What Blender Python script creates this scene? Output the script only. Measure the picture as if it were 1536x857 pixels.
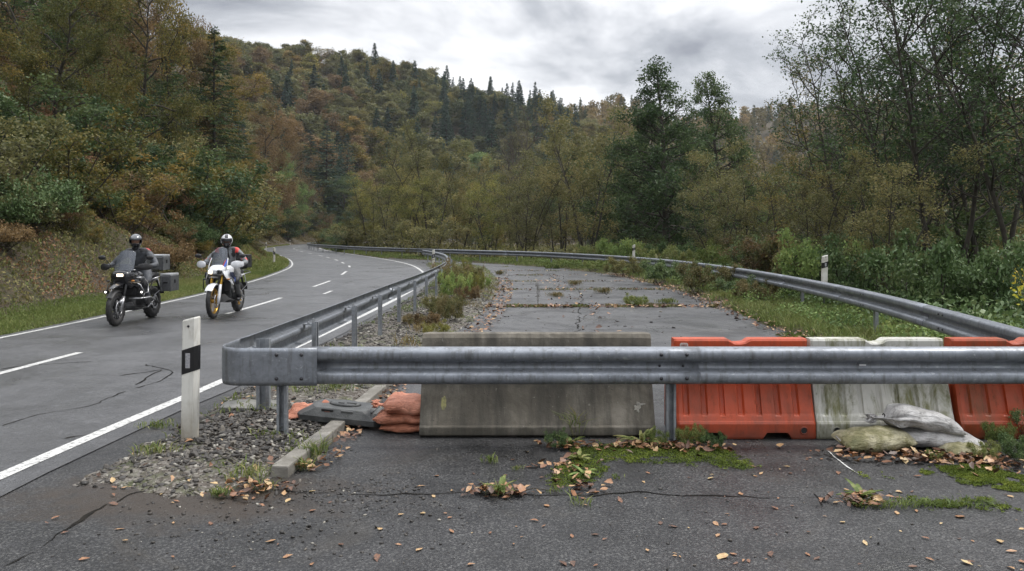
import bpy, bmesh, math, random
import numpy as np
from mathutils import Vector, Matrix, noise as mnoise

for o in list(bpy.data.objects):
    bpy.data.objects.remove(o, do_unlink=True)
S = bpy.context.scene
COL = S.collection
R = math.radians
F = 1150.0          # focal length of the photograph in its own pixels
CAMH = 1.70

# ------------------------------------------------------------------ camera
cam = bpy.data.objects.new('camera', bpy.data.cameras.new('camera'))
COL.objects.link(cam)
cam.location = (0, 0, CAMH)
cam.rotation_euler = (R(90), 0, 0)
cam.data.sensor_width = 36.0
cam.data.lens = F / 1536 * 36.0
cam.data.shift_y = -73.5 / 1536
cam.data.clip_start = 0.1
cam.data.clip_end = 3000
S.camera = cam

# ------------------------------------------------------------------ sky, sun, exposure
SUN_EL, SUN_AZ = 56.0, 68.0      # azimuth from +Y, towards +X
w = bpy.data.worlds.new('World')
S.world = w
w.use_nodes = True
nt = w.node_tree
N, L = nt.nodes, nt.links
N.clear()
wo = N.new('ShaderNodeOutputWorld')
sky = N.new('ShaderNodeTexSky')
sky.sky_type = 'NISHITA'
sky.sun_disc = False
sky.sun_elevation = R(SUN_EL)
sky.sun_rotation = R(SUN_AZ)
sky.dust_density = 2.0
bg1 = N.new('ShaderNodeBackground'); bg1.inputs['Strength'].default_value = 0.09
L.new(sky.outputs[0], bg1.inputs['Color'])
tc = N.new('ShaderNodeTexCoord')
sep = N.new('ShaderNodeSeparateXYZ'); L.new(tc.outputs['Generated'], sep.inputs[0])
def math_node(tree, op, a, b=None, clamp=False):
    n = tree.nodes.new('ShaderNodeMath'); n.operation = op; n.use_clamp = clamp
    for k, v in enumerate((a, b)):
        if v is None: continue
        if isinstance(v, (int, float)): n.inputs[k].default_value = v
        else: tree.links.new(v, n.inputs[k])
    return n.outputs[0]
n1 = N.new('ShaderNodeTexNoise'); n1.inputs['Scale'].default_value = 3.4; n1.inputs['Detail'].default_value = 8; n1.inputs['Roughness'].default_value = 0.56
n1.inputs['Distortion'].default_value = 0.35
mp = N.new('ShaderNodeMapping'); mp.inputs['Location'].default_value = (1.3, 0.4, 0.75); mp.inputs['Scale'].default_value = (1.0, 1.0, 2.3)
L.new(tc.outputs['Generated'], mp.inputs[0]); L.new(mp.outputs[0], n1.inputs['Vector'])
cr = N.new('ShaderNodeValToRGB'); L.new(n1.outputs[0], cr.inputs[0])
e = cr.color_ramp.elements
e[0].position = 0.34; e[0].color = (0.20, 0.21, 0.235, 1)
e[1].position = 0.66; e[1].color = (0.74, 0.74, 0.745, 1)
m_ = e.new(0.45); m_.color = (0.33, 0.342, 0.367, 1)
m_ = e.new(0.54); m_.color = (0.50, 0.508, 0.528, 1)
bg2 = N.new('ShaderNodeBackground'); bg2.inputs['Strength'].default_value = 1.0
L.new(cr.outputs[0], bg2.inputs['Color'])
# an overcast sky is about three times as bright overhead as near the horizon
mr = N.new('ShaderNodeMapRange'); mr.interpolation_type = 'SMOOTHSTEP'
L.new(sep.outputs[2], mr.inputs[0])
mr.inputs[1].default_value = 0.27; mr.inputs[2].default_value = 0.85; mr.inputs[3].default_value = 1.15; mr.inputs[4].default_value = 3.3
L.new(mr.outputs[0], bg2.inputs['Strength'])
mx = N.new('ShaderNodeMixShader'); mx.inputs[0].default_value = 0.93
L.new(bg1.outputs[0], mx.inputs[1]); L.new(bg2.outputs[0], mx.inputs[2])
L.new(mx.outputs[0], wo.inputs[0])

sun = bpy.data.objects.new('sun', bpy.data.lights.new('sun', 'SUN'))
COL.objects.link(sun)
sun.data.energy = 1.5
sun.data.angle = R(12)
sun.data.color = (1.0, 0.96, 0.9)
d = Vector((math.sin(R(SUN_AZ)) * math.cos(R(SUN_EL)), math.cos(R(SUN_AZ)) * math.cos(R(SUN_EL)), math.sin(R(SUN_EL))))
sun.rotation_euler = d.to_track_quat('Z', 'Y').to_euler()

S.view_settings.view_transform = 'Standard'
S.view_settings.look = 'None'
S.view_settings.exposure = 0.66
S.view_settings.gamma = 1.0
S.view_settings.use_curve_mapping = False
S.render.engine = 'CYCLES'
S.cycles.max_bounces = 5
S.cycles.diffuse_bounces = 3
S.cycles.glossy_bounces = 2
S.cycles.transparent_max_bounces = 8
S.cycles.use_denoising = True

# ------------------------------------------------------------------ helpers
rng = np.random.default_rng(7)
random.seed(7)

def tag(o, label=None, cat=None, group=None, kind=None):
    if label: o['label'] = label
    if cat: o['category'] = cat
    if group: o['group'] = group
    if kind: o['kind'] = kind
    return o

def empty(name, loc=(0, 0, 0), rz=0.0):
    o = bpy.data.objects.new(name, None)
    o.empty_display_size = 0.1
    COL.objects.link(o)
    o.location = loc
    o.rotation_euler = (0, 0, rz)
    return o

def link(name, me, parent=None):
    o = bpy.data.objects.new(name, me)
    COL.objects.link(o)
    if parent is not None: o.parent = parent
    return o

def copy_tree(o, parent=None):
    c = o.copy()
    COL.objects.link(c)
    c.parent = parent
    for ch in list(o.children):
        copy_tree(ch, c)
    return c

class MB:
    """collects shapes into one mesh"""
    def __init__(s):
        s.v, s.f, s.m, s.sm = [], [], [], []
    def add(s, vs, fs, mi=0, smooth=False, M=None):
        b = len(s.v)
        for p in vs:
            p = Vector(p)
            if M is not None: p = M @ p
            s.v.append(tuple(p))
        for f in fs:
            s.f.append(tuple(b + i for i in f)); s.m.append(mi); s.sm.append(smooth)
        return s
    def box(s, c, d, mi=0, M=None, bev=0.0):
        x, y, z = (k / 2 for k in d)
        if bev <= 0:
            vs = [(c[0] + i * x, c[1] + j * y, c[2] + k * z) for i in (-1, 1) for j in (-1, 1) for k in (-1, 1)]
            fs = [(0, 1, 3, 2), (4, 6, 7, 5), (0, 4, 5, 1), (2, 3, 7, 6), (0, 2, 6, 4), (1, 5, 7, 3)]
            return s.add(vs, fs, mi, False, M)
        bm = bmesh.new()
        bmesh.ops.create_cube(bm, size=1)
        for v in bm.verts:
            v.co = Vector((v.co.x * d[0] + c[0], v.co.y * d[1] + c[1], v.co.z * d[2] + c[2]))
        bmesh.ops.bevel(bm, geom=bm.edges[:], offset=bev, segments=2, profile=0.6, affect='EDGES')
        return s.bm(bm, mi, False, M)
    def bm(s, bm, mi=0, smooth=False, M=None):
        bm.verts.index_update()
        s.add([v.co.copy() for v in bm.verts], [[v.index for v in f.verts] for f in bm.faces], mi, smooth, M)
        bm.free()
        return s
    def tube(s, pts, rad, n=8, mi=0, M=None, cap=True, closed=False, flat=1.0):
        pts = [Vector(p) for p in pts]
        if isinstance(rad, (int, float)): rad = [rad] * len(pts)
        rings = []
        up = None
        k = len(pts)
        for i, p in enumerate(pts):
            if closed: t = pts[(i + 1) % k] - pts[i - 1]
            else: t = pts[min(i + 1, k - 1)] - pts[max(i - 1, 0)]
            if t.length < 1e-9: t = Vector((0, 0, 1))
            t.normalize()
            if up is None:
                up = Vector((0, 0, 1)) if abs(t.z) < 0.9 else Vector((1, 0, 0))
            a = t.cross(up)
            if a.length < 1e-4: a = t.orthogonal()
            a.normalize(); b = a.cross(t).normalized(); up = b
            rings.append([p + (a * math.cos(2 * math.pi * j / n) + b * math.sin(2 * math.pi * j / n) * flat) * rad[i] for j in range(n)])
        return s.rings(rings, mi, M, cap and not closed, closed)
    def rings(s, rings, mi=0, M=None, cap=True, closed=False, smooth=True):
        n = len(rings[0])
        vs = [p for r in rings for p in r]
        fs = []
        k = len(rings)
        for i in range(k if closed else k - 1):
            i2 = (i + 1) % k
            for j in range(n):
                fs.append((i * n + j, i * n + (j + 1) % n, i2 * n + (j + 1) % n, i2 * n + j))
        s.add(vs, fs, mi, smooth, M)
        if cap:
            b = len(s.v) - len(vs)
            s.f.append(tuple(b + j for j in reversed(range(n)))); s.m.append(mi); s.sm.append(False)
            s.f.append(tuple(b + (k - 1) * n + j for j in range(n))); s.m.append(mi); s.sm.append(False)
        return s
    def loft(s, secs, n=16, mi=0, M=None, axis='x', cap=True):
        """secs: (t, ca, cb, ha, hb, power) along axis; a, b are the two other axes"""
        rs = []
        for sc in secs:
            t, ca, cb, ha, hb = sc[:5]
            pw = sc[5] if len(sc) > 5 else 2.0
            r = []
            for j in range(n):
                th = 2 * math.pi * j / n
                c, q = math.cos(th), math.sin(th)
                a = ca + ha * math.copysign(abs(c) ** (2 / pw), c)
                b = cb + hb * math.copysign(abs(q) ** (2 / pw), q)
                r.append({'x': (t, a, b), 'y': (a, t, b), 'z': (a, b, t)}[axis])
            rs.append(r)
        return s.rings(rs, mi, M, cap)
    def prism(s, outline, lo, hi, axis='z', mi=0, M=None):
        def P(a, b, t): return {'x': (t, a, b), 'y': (a, t, b), 'z': (a, b, t)}[axis]
        n = len(outline)
        vs = [P(a, b, lo) for a, b in outline] + [P(a, b, hi) for a, b in outline]
        fs = [tuple(reversed(range(n))), tuple(range(n, 2 * n))]
        fs += [(i, (i + 1) % n, n + (i + 1) % n, n + i) for i in range(n)]
        return s.add(vs, fs, mi, False, M)
    def cyl(s, a, b, r, n=12, mi=0, M=None, r2=None):
        return s.tube([a, b], [r, r if r2 is None else r2], n, mi, M)
    def sphere(s, c, r, mi=0, M=None, seg=12):
        r = (r, r, r) if isinstance(r, (int, float)) else r
        bm = bmesh.new()
        bmesh.ops.create_uvsphere(bm, u_segments=seg, v_segments=max(6, seg * 2 // 3), radius=1)
        for v in bm.verts: v.co = Vector((v.co.x * r[0] + c[0], v.co.y * r[1] + c[1], v.co.z * r[2] + c[2]))
        return s.bm(bm, mi, True, M)
    def torus(s, c, rad, r, axis='y', n=28, k=8, mi=0, M=None, flat=1.0):
        rs = []
        for i in range(n):
            th = 2 * math.pi * i / n
            ring = []
            for j in range(k):
                ph = 2 * math.pi * j / k
                q = rad + r * math.cos(ph); hgt = r * flat * math.sin(ph)
                a, b = q * math.cos(th), q * math.sin(th)
                p = {'y': (a, hgt, b), 'x': (hgt, a, b), 'z': (a, b, hgt)}[axis]
                ring.append((c[0] + p[0], c[1] + p[1], c[2] + p[2]))
            rs.append(ring)
        return s.rings(rs, mi, M, False, True)
    def build(s, name, mats, parent=None, bevel=0.0, subsurf=0, recalc=True, auto=None):
        me = bpy.data.meshes.new(name)
        me.from_pydata(s.v, [], s.f)
        if not isinstance(mats, (list, tuple)): mats = [mats]
        for m in mats: me.materials.append(m)
        me.polygons.foreach_set('material_index', s.m)
        me.polygons.foreach_set('use_smooth', s.sm)
        if recalc:
            bm = bmesh.new(); bm.from_mesh(me)
            bmesh.ops.recalc_face_normals(bm, faces=bm.faces[:])
            bm.to_mesh(me); bm.free()
        me.update()
        o = link(name, me, parent)
        if bevel > 0:
            b = o.modifiers.new('bevel', 'BEVEL'); b.width = bevel; b.segments = 2; b.limit_method = 'ANGLE'; b.angle_limit = R(35)
        if subsurf:
            q = o.modifiers.new('sub', 'SUBSURF'); q.levels = subsurf; q.render_levels = subsurf
        return o

def np_mesh(name, verts, quads, mat, parent=None, attr=None, smooth=False, nside=4):
    """fast mesh from numpy: verts (N,3), quads (M,nside); attr: per-face float 'v'"""
    me = bpy.data.meshes.new(name)
    nv, nf = len(verts), len(quads)
    me.vertices.add(nv); me.vertices.foreach_set('co', np.asarray(verts, np.float32).ravel())
    me.loops.add(nf * nside); me.loops.foreach_set('vertex_index', np.asarray(quads, np.int32).ravel())
    me.polygons.add(nf); me.polygons.foreach_set('loop_start', np.arange(0, nf * nside, nside, dtype=np.int32))
    if smooth: me.polygons.foreach_set('use_smooth', np.ones(nf, dtype=bool))
    if attr is not None:
        a = me.attributes.new('v', 'FLOAT', 'FACE'); a.data.foreach_set('value', np.asarray(attr, np.float32))
    mats = mat if isinstance(mat, (list, tuple)) else [mat]
    for m in mats: me.materials.append(m)
    me.update(calc_edges=True)
    if name is None: return me
    return link(name, me, parent) if parent != 'mesh' else me

# ------------------------------------------------------------------ materials
def new_mat(name):
    m = bpy.data.materials.new(name); m.use_nodes = True
    t = m.node_tree
    return m, t, t.nodes['Principled BSDF'], t.nodes['Material Output']

def noise_node(t, scale, detail=4, rough=0.55, coord='Object', vec=None, dist=0.0, mapping=None):
    n = t.nodes.new('ShaderNodeTexNoise')
    n.inputs['Scale'].default_value = scale; n.inputs['Detail'].default_value = detail; n.inputs['Roughness'].default_value = rough
    n.inputs['Distortion'].default_value = dist
    if vec is None:
        c = t.nodes.new('ShaderNodeTexCoord'); vec = c.outputs[coord]
    if mapping is not None:
        mpn = t.nodes.new('ShaderNodeMapping'); mpn.inputs['Scale'].default_value = mapping
        t.links.new(vec, mpn.inputs[0]); vec = mpn.outputs[0]
    t.links.new(vec, n.inputs['Vector'])
    return n.outputs[0]

def ramp(t, src, stops):
    r = t.nodes.new('ShaderNodeValToRGB'); t.links.new(src, r.inputs[0])
    el = r.color_ramp.elements
    while len(el) < len(stops): el.new(0.5)
    for q, (p, c) in zip(el, stops):
        q.position = p
        q.color = (c, c, c, 1) if isinstance(c, (int, float)) else (c[0], c[1], c[2], 1)
    return r.outputs[0]

def mixc(t, fac, a, b, mode='MIX'):
    n = t.nodes.new('ShaderNodeMix'); n.data_type = 'RGBA'; n.blend_type = mode
    for sock, v in ((n.inputs[0], fac), (n.inputs[6], a), (n.inputs[7], b)):
        if isinstance(v, (int, float)): sock.default_value = v if sock is n.inputs[0] else (v, v, v, 1)
        elif isinstance(v, tuple): sock.default_value = (v[0], v[1], v[2], 1)
        else: t.links.new(v, sock)
    return n.outputs[2]

def bump(t, src, strength, dist=0.01, prev=None):
    b = t.nodes.new('ShaderNodeBump'); b.inputs['Strength'].default_value = strength; b.inputs['Distance'].default_value = dist
    t.links.new(src, b.inputs['Height'])
    if prev is not None: t.links.new(prev, b.inputs['Normal'])
    return b.outputs[0]

def pbr(name, base, rough=0.6, metal=0.0, base2=None, scale=6.0, amt=(0.4, 0.62), bmp=0.0, bscale=60.0, rvar=0.0, coord='Object', mapping=None, coat=0.0, spec=0.5):
    m, t, B, O = new_mat(name)
    B.inputs['Roughness'].default_value = rough
    B.inputs['Metallic'].default_value = metal
    B.inputs['Specular IOR Level'].default_value = spec
    B.inputs['Coat Weight'].default_value = coat
    if base2 is None: base2 = tuple(c * 0.8 for c in base)
    n = noise_node(t, scale, 6, 0.6, coord, mapping=mapping)
    c = mixc(t, ramp(t, n, [(amt[0], 0.0), (amt[1], 1.0)]), base, base2)
    t.links.new(c, B.inputs['Base Color'])
    if rvar:
        t.links.new(ramp(t, noise_node(t, scale * 2.3, 4, 0.6, coord), [(0.3, max(0.02, rough - rvar)), (0.7, min(1, rough + rvar))]), B.inputs['Roughness'])
    if bmp:
        t.links.new(bump(t, noise_node(t, bscale, 4, 0.6, coord), bmp, 0.01), B.inputs['Normal'])
    return m

def leaf_mat(name, cols, trans=0.35, rough=0.55, objvar=0.35):
    """leaf colour varies leaf by leaf and clump by clump (attribute v) and a little tree by tree"""
    m, t, B, O = new_mat(name)
    at = t.nodes.new('ShaderNodeAttribute'); at.attribute_name = 'v'
    oi = t.nodes.new('ShaderNodeObjectInfo')
    v = math_node(t, 'ADD', at.outputs['Fac'], math_node(t, 'MULTIPLY', math_node(t, 'SUBTRACT', oi.outputs['Random'], 0.5), objvar), True)
    cols = [(min(0.5, cc[0] * 2.4), min(0.5, cc[1] * 2.55), min(0.5, cc[2] * 2.7)) for cc in cols]
    k = len(cols)
    c = ramp(t, v, [(i / (k - 1), cols[i]) for i in range(k)])
    B.inputs['Roughness'].default_value = rough
    B.inputs['Specular IOR Level'].default_value = 0.22
    t.links.new(c, B.inputs['Base Color'])
    tr = t.nodes.new('ShaderNodeBsdfTranslucent'); t.links.new(c, tr.inputs[0])
    ms = t.nodes.new('ShaderNodeMixShader'); ms.inputs[0].default_value = trans
    t.links.new(B.outputs[0], ms.inputs[1]); t.links.new(tr.outputs[0], ms.inputs[2])
    t.links.new(ms.outputs[0], O.inputs[0])
    return m

def emis(name, col, s):
    m, t, B, O = new_mat(name)
    B.inputs['Base Color'].default_value = (0.8, 0.8, 0.8, 1)
    B.inputs['Emission Color'].default_value = (*col, 1); B.inputs['Emission Strength'].default_value = s
    return m

# ------------------------------------------------------------------ plan of the place (metres; camera at the origin looking +Y)
def catmull(pts, step=0.6):
    P = [np.array(p, float) for p in pts]
    P = [2 * P[0] - P[1]] + P + [2 * P[-1] - P[-2]]
    out = []
    for i in range(1, len(P) - 2):
        p0, p1, p2, p3 = P[i - 1:i + 3]
        L_ = np.linalg.norm(p2 - p1)
        n = max(2, int(L_ / step))
        t0 = 0; t1 = np.linalg.norm(p1 - p0) ** 0.5 + 1e-6; t2 = t1 + L_ ** 0.5 + 1e-6; t3 = t2 + np.linalg.norm(p3 - p2) ** 0.5 + 1e-6
        for k in range(n):
            t = t1 + (t2 - t1) * k / n
            A1 = (t1 - t) / (t1 - t0) * p0 + (t - t0) / (t1 - t0) * p1
            A2 = (t2 - t) / (t2 - t1) * p1 + (t - t1) / (t2 - t1) * p2
            A3 = (t3 - t) / (t3 - t2) * p2 + (t - t2) / (t3 - t2) * p3
            B1 = (t2 - t) / (t2 - t0) * A1 + (t - t0) / (t2 - t0) * A2
            B2 = (t3 - t) / (t3 - t1) * A2 + (t - t1) / (t3 - t1) * A3
            out.append((t2 - t) / (t2 - t1) * B1 + (t - t1) / (t2 - t1) * B2)
    out.append(P[-2])
    return np.array(out)

left_edge = catmull([(-8.55, -25), (-8.5, 0), (-8.55, 12.8), (-8.6, 15.5), (-8.87, 19.4), (-9.1, 22.7), (-9.75, 28.5), (-10.6, 34), (-12.4, 43), (-15.6, 54), (-19.8, 66), (-27.4, 86), (-35.2, 110), (-41.5, 140), (-46.5, 170), (-47.5, 203), (-41, 232), (-22, 258), (10, 275), (60, 285), (140, 290), (400, 285)])
right_edge = catmull([(-3.75, -25), (-3.7, 0), (-3.62, 5.4), (-3.39, 9.18), (-3.3, 12.1), (-3.24, 15.0), (-3.15, 20), (-3.2, 26), (-3.6, 32), (-4.5, 38), (-6.0, 45.5), (-8.6, 54.5), (-14.1, 69.8), (-22.8, 94), (-30.2, 120), (-36.5, 150), (-40.5, 178), (-41, 203), (-35.5, 226), (-18, 250), (10, 267), (60, 277), (140, 282), (400, 277)])
centre_line = catmull([(-6.45, -25), (-6.4, 0), (-6.34, 9.5), (-6.27, 14), (-6.28, 18.6), (-6.4, 21.5), (-6.71, 26), (-6.95, 29.2), (-7.6, 34.3), (-9.2, 43.4), (-10.9, 49.4), (-12.9, 56), (-17, 68), (-25, 90), (-32.7, 115), (-39, 145), (-43.3, 174), (-44.2, 203), (-38, 229), (-20, 254)])

def seg_dist(P, line):
    """distance of points P (N,2) to the polyline and sign (+ left of its direction)"""
    P = np.asarray(P, float)
    if len(line) > 260: line = np.vstack([line[:-1:4], line[-1:]])
    A, Bp = line[:-1], line[1:]
    D = Bp - A; LL = (D ** 2).sum(1) + 1e-12
    best = np.full(len(P), 1e18); sg = np.zeros(len(P))
    for c in range(0, len(P), 20000):
        Q = P[c:c + 20000]
        r = Q[:, None, :] - A[None]
        t = np.clip((r * D[None]).sum(2) / LL[None], 0, 1)
        e_ = r - t[..., None] * D[None]
        d2 = (e_ ** 2).sum(2)
        k = d2.argmin(1); i = np.arange(len(Q))
        best[c:c + 20000] = np.sqrt(d2[i, k])
        cr_ = D[k, 0] * r[i, k, 1] - D[k, 1] * r[i, k, 0]
        sg[c:c + 20000] = np.sign(cr_)
    return best * np.where(sg == 0, 1, sg)

def in_poly(P, poly):
    P = np.asarray(P, float); x, y = P[:, 0], P[:, 1]
    ins = np.zeros(len(P), bool)
    n = len(poly)
    for i in range(n):
        x1, y1 = poly[i]; x2, y2 = poly[(i + 1) % n]
        c = ((y1 > y) != (y2 > y)) & (x < (x2 - x1) * (y - y1) / (y2 - y1 + 1e-12) + x1)
        ins ^= c
    return ins

def poly_sd(P, poly):
    """signed distance to a polygon, positive inside"""
    pl = np.vstack([poly, poly[:1]])
    dd = np.abs(seg_dist(P, pl))
    return np.where(in_poly(P, poly), dd, -dd)

right_rail_path = catmull([(4.79, 6.33), (4.92, 6.9), (5.06, 7.58), (5.9, 12.1), (6.35, 16.15), (6.6, 20.6), (6.62, 25), (6.3, 30), (5.5, 34.7), (4.3, 39.2), (1.2, 46.7), (-3.1, 52.5), (-7.2, 58.8), (-12.2, 66.5), (-20, 83), (-26.5, 100), (-33.5, 128), (-38.2, 158), (-39.2, 185), (-38.5, 203), (-34, 224), (-17, 246)], 0.5)
old_right = [(9.5, 1.0), (8.0, 4.3), (5.6, 6.3), (5.05, 9.0), (4.84, 12.45), (5.0, 17), (5.25, 22), (5.2, 26), (4.75, 33), (2.9, 41.0), (-1.5, 48.8), (-6.5, 56), (-9.5, 60)]
old_road_poly = np.array([(-8, -20), (9.5, -20)] + old_right + [(-10.2, 57.5), (-8, 50), (-6, 42), (-5, 30), (-5, 10)], float)
kerb_line = catmull([(-1.64, 5.42), (-1.52, 7.0), (-1.42, 8.77), (-1.15, 11), (-0.82, 13.8), (-0.53, 18.6), (-0.42, 26), (-0.8, 34), (-1.7, 43), (-3.2, 48.5)], 0.3)
island_poly = np.array([(-3.02, 5.25), (-2.75, 5.05), (-2.2, 4.92), (-1.7, 5.3)] + [tuple(p) for p in kerb_line[::3]] + [(-4.6, 50.5), (-5.5, 50), (-5.2, 46), (-4.15, 39), (-3.4, 33), (-2.95, 27), (-2.85, 20), (-2.95, 15), (-3.05, 11), (-3.12, 8.3), (-3.05, 6.6), (-3.05, 5.55)], float)
road_poly = np.vstack([left_edge[::3], right_edge[::-3]])

def sstep(x, a, b):
    t = np.clip((x - a) / (b - a), 0, 1); return t * t * (3 - 2 * t)

def vnoise(X, Y, s, seed=0.0):
    """cheap smooth value noise, vectorised"""
    x, y = X / s + seed * 17.3, Y / s - seed * 9.1
    xi, yi = np.floor(x), np.floor(y); fx, fy = x - xi, y - yi
    fx = fx * fx * (3 - 2 * fx); fy = fy * fy * (3 - 2 * fy)
    def h(a, b):
        q = np.sin(a * 127.1 + b * 311.7 + seed * 74.7) * 43758.5453
        return q - np.floor(q)
    return (h(xi, yi) * (1 - fx) + h(xi + 1, yi) * fx) * (1 - fy) + (h(xi, yi + 1) * (1 - fx) + h(xi + 1, yi + 1) * fx) * fy

def terrain(X, Y):
    X = np.atleast_1d(np.asarray(X, float)); Y = np.atleast_1d(np.asarray(Y, float))
    P = np.stack([X, Y], 1)
    sl = seg_dist(P, left_edge)                       # >0 on the hill side of the road
    so = -poly_sd(P, old_road_poly); sr = -poly_sd(P, road_poly)
    out = np.minimum(so, sr)                          # >0 off the asphalt
    rr = -seg_dist(P, right_rail_path)                # >0 beyond the right guardrail
    z = -0.07 + 0.11 * sstep(out, 0.0, 0.55)
    # beyond the rail on the right: uneven valley floor, a little lower
    rr_ = np.where(sl > 0, -1, rr)
    z += np.where(rr_ > 0, (vnoise(X, Y, 3.0, 2) - 0.5) * 0.25 * sstep(rr_, 0, 3) - 0.5 * sstep(rr_, 3, 12), 0)
    # the hill to the left and ahead
    s = np.maximum(sl - 1.1, 0)
    px = 768 + F * X / np.maximum(Y, 20)
    cap = np.interp(px, [-2000, 200, 340, 480, 600, 700, 850, 930, 1000, 1300], [104, 102, 95, 91, 84, 73, 56, 34, 14, 8])
    k = np.interp(Y, [0, 60, 140, 230], [0.70, 0.70, 0.70, 0.62])
    k2 = np.interp(px, [-2000, 850, 1000], [1, 1, 0.5])
    hill = (s - np.minimum(s, 5) * 0.08) * k * k2 * sstep(s, 0.0, 2.2)
    hill = cap * (1 - np.exp(-(hill / cap) ** 1.0 * 1.05 - (hill / cap) ** 3))
    hill += sstep(s, 0.5, 4) * ((vnoise(X, Y, 4.0, 1) - 0.5) * 1.0 + (vnoise(X, Y, 1.3, 5) - 0.5) * 0.5) + sstep(s, 20, 60) * (vnoise(X, Y, 35, 3) - 0.5) * 9
    z += np.where(sl > 0, hill, 0)
    # second ridge far ahead on the right
    D = np.hypot(X, Y)
    far = np.clip((D - 430) * 0.42, 0, np.interp(px, [700, 850, 950, 1150, 1500, 2500], [15, 36, 62, 76, 70, 60]))
    z += far * sstep(px, 760, 960)
    return z

def T1(x, y): return float(terrain([x], [y])[0])

def at(px, Y, py=None):
    """a point at distance Y in the photograph's column px; ground height when py is None"""
    X = (px - 768) / F * Y
    return Vector((X, Y, T1(X, Y) if py is None else CAMH + (355 - py) / F * Y))
# ------------------------------------------------------------------ ground
def asphalt(name, c1, c2, rough, rvar, wetscale=0.35, speck=0.5, dirt=None, spec=0.42):
    m, t, B, O = new_mat(name)
    g = t.nodes.new('ShaderNodeNewGeometry'); P = g.outputs['Position']
    fine = noise_node(t, 130, 3, 0.7, vec=P)
    vor = t.nodes.new('ShaderNodeTexVoronoi'); vor.inputs['Scale'].default_value = 95; t.links.new(P, vor.inputs['Vector'])
    big = noise_node(t, wetscale, 5, 0.6, vec=P, dist=0.6)
    mid = noise_node(t, 2.6, 6, 0.65, vec=P)
    c = mixc(t, ramp(t, big, [(0.35, 0.0), (0.65, 1.0)]), c1, c2)
    grain = noise_node(t, 62, 3, 0.8, vec=P)
    c = mixc(t, ramp(t, grain, [(0.50, 0.0), (0.66, speck)]), c, (0.17, 0.168, 0.16))
    c = mixc(t, ramp(t, grain, [(0.34, 0.85), (0.47, 0.0)]), c, (0.008, 0.008, 0.009))
    c = mixc(t, ramp(t, vor.outputs['Color'], [(0.15, 0.5), (0.5, 0.0)]), c, (0.012, 0.012, 0.013))
    sq = noise_node(t, 16, 5, 0.75, vec=P, dist=2.2)
    c = mixc(t, ramp(t, sq, [(0.30, 0.8), (0.40, 0.0)]), c, (0.010, 0.010, 0.011))
    c = mixc(t, ramp(t, mid, [(0.42, 0.0), (0.66, 0.6)]), c, tuple(x * 0.45 for x in c1))
    c = mixc(t, ramp(t, noise_node(t, 7.5, 6, 0.75, vec=P, dist=1.5), [(0.54, 0.0), (0.68, 0.4)]), c, tuple(x * 1.9 for x in c2))
    if dirt is not None:
        # closed lane beyond the barriers: sky sheen painted in as paler colour, damp patches
        sy = t.nodes.new('ShaderNodeSeparateXYZ'); t.links.new(P, sy.inputs[0])
        pale = mixc(t, ramp(t, noise_node(t, 0.7, 6, 0.7, vec=P, dist=1.0), [(0.40, 0.0), (0.56, 1.0)]), (0.036, 0.036, 0.038), (0.105, 0.105, 0.108))
        mr_ = t.nodes.new('ShaderNodeMapRange'); t.links.new(sy.outputs[1], mr_.inputs[0]); mr_.inputs[1].default_value = 7.0; mr_.inputs[2].default_value = 9.5; mr_.inputs[3].default_value = 0.0; mr_.inputs[4].default_value = 0.6
        c = mixc(t, mr_.outputs[0], c, pale)
        # mud washed out of the gravel on to the paving
        vm = t.nodes.new('ShaderNodeVectorMath'); vm.operation = 'SUBTRACT'; vm.inputs[1].default_value = (-2.15, 5.05, 0); t.links.new(P, vm.inputs[0])
        vs_ = t.nodes.new('ShaderNodeVectorMath'); vs_.operation = 'MULTIPLY'; vs_.inputs[1].default_value = (0.75, 1.5, 0); t.links.new(vm.outputs[0], vs_.inputs[0])
        vl = t.nodes.new('ShaderNodeVectorMath'); vl.operation = 'LENGTH'; t.links.new(vs_.outputs[0], vl.inputs[0])
        dd_ = math_node(t, 'ADD', vl.outputs['Value'], math_node(t, 'MULTIPLY', math_node(t, 'SUBTRACT', noise_node(t, 3.5, 6, 0.7, vec=P), 0.5), 1.6))
        c = mixc(t, ramp(t, dd_, [(0.45, 0.9), (0.95, 0.0)]), c, (0.040, 0.030, 0.022))
        dn = noise_node(t, 0.9, 7, 0.7, vec=P, dist=1.0)
        c = mixc(t, ramp(t, dn, [(0.55, 0.0), (0.72, 0.55)]), c, dirt)
    t.links.new(c, B.inputs['Base Color'])
    r_ = ramp(t, noise_node(t, wetscale * 1.9, 5, 0.65, vec=P, dist=0.8), [(0.34, rough - rvar), (0.66, rough + rvar)])
    t.links.new(r_, B.inputs['Roughness'])
    b = bump(t, grain, 0.7, 0.008)
    b = bump(t, vor.outputs['Distance'], 0.6, 0.006, b)
    b = bump(t, noise_node(t, 28, 5, 0.7, vec=P), 0.5, 0.010, b)
    t.links.new(b, B.inputs['Normal'])
    B.inputs['Specular IOR Level'].default_value = spec
    return m

M_main = asphalt('wet_asphalt', (0.044, 0.045, 0.049), (0.074, 0.075, 0.080), 0.42, 0.15, 0.30, 0.40, spec=0.95)
M_old = asphalt('old_asphalt', (0.014, 0.0145, 0.016), (0.031, 0.031, 0.033), 0.44, 0.19, 0.5, 0.75, dirt=(0.05, 0.043, 0.034))

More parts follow.
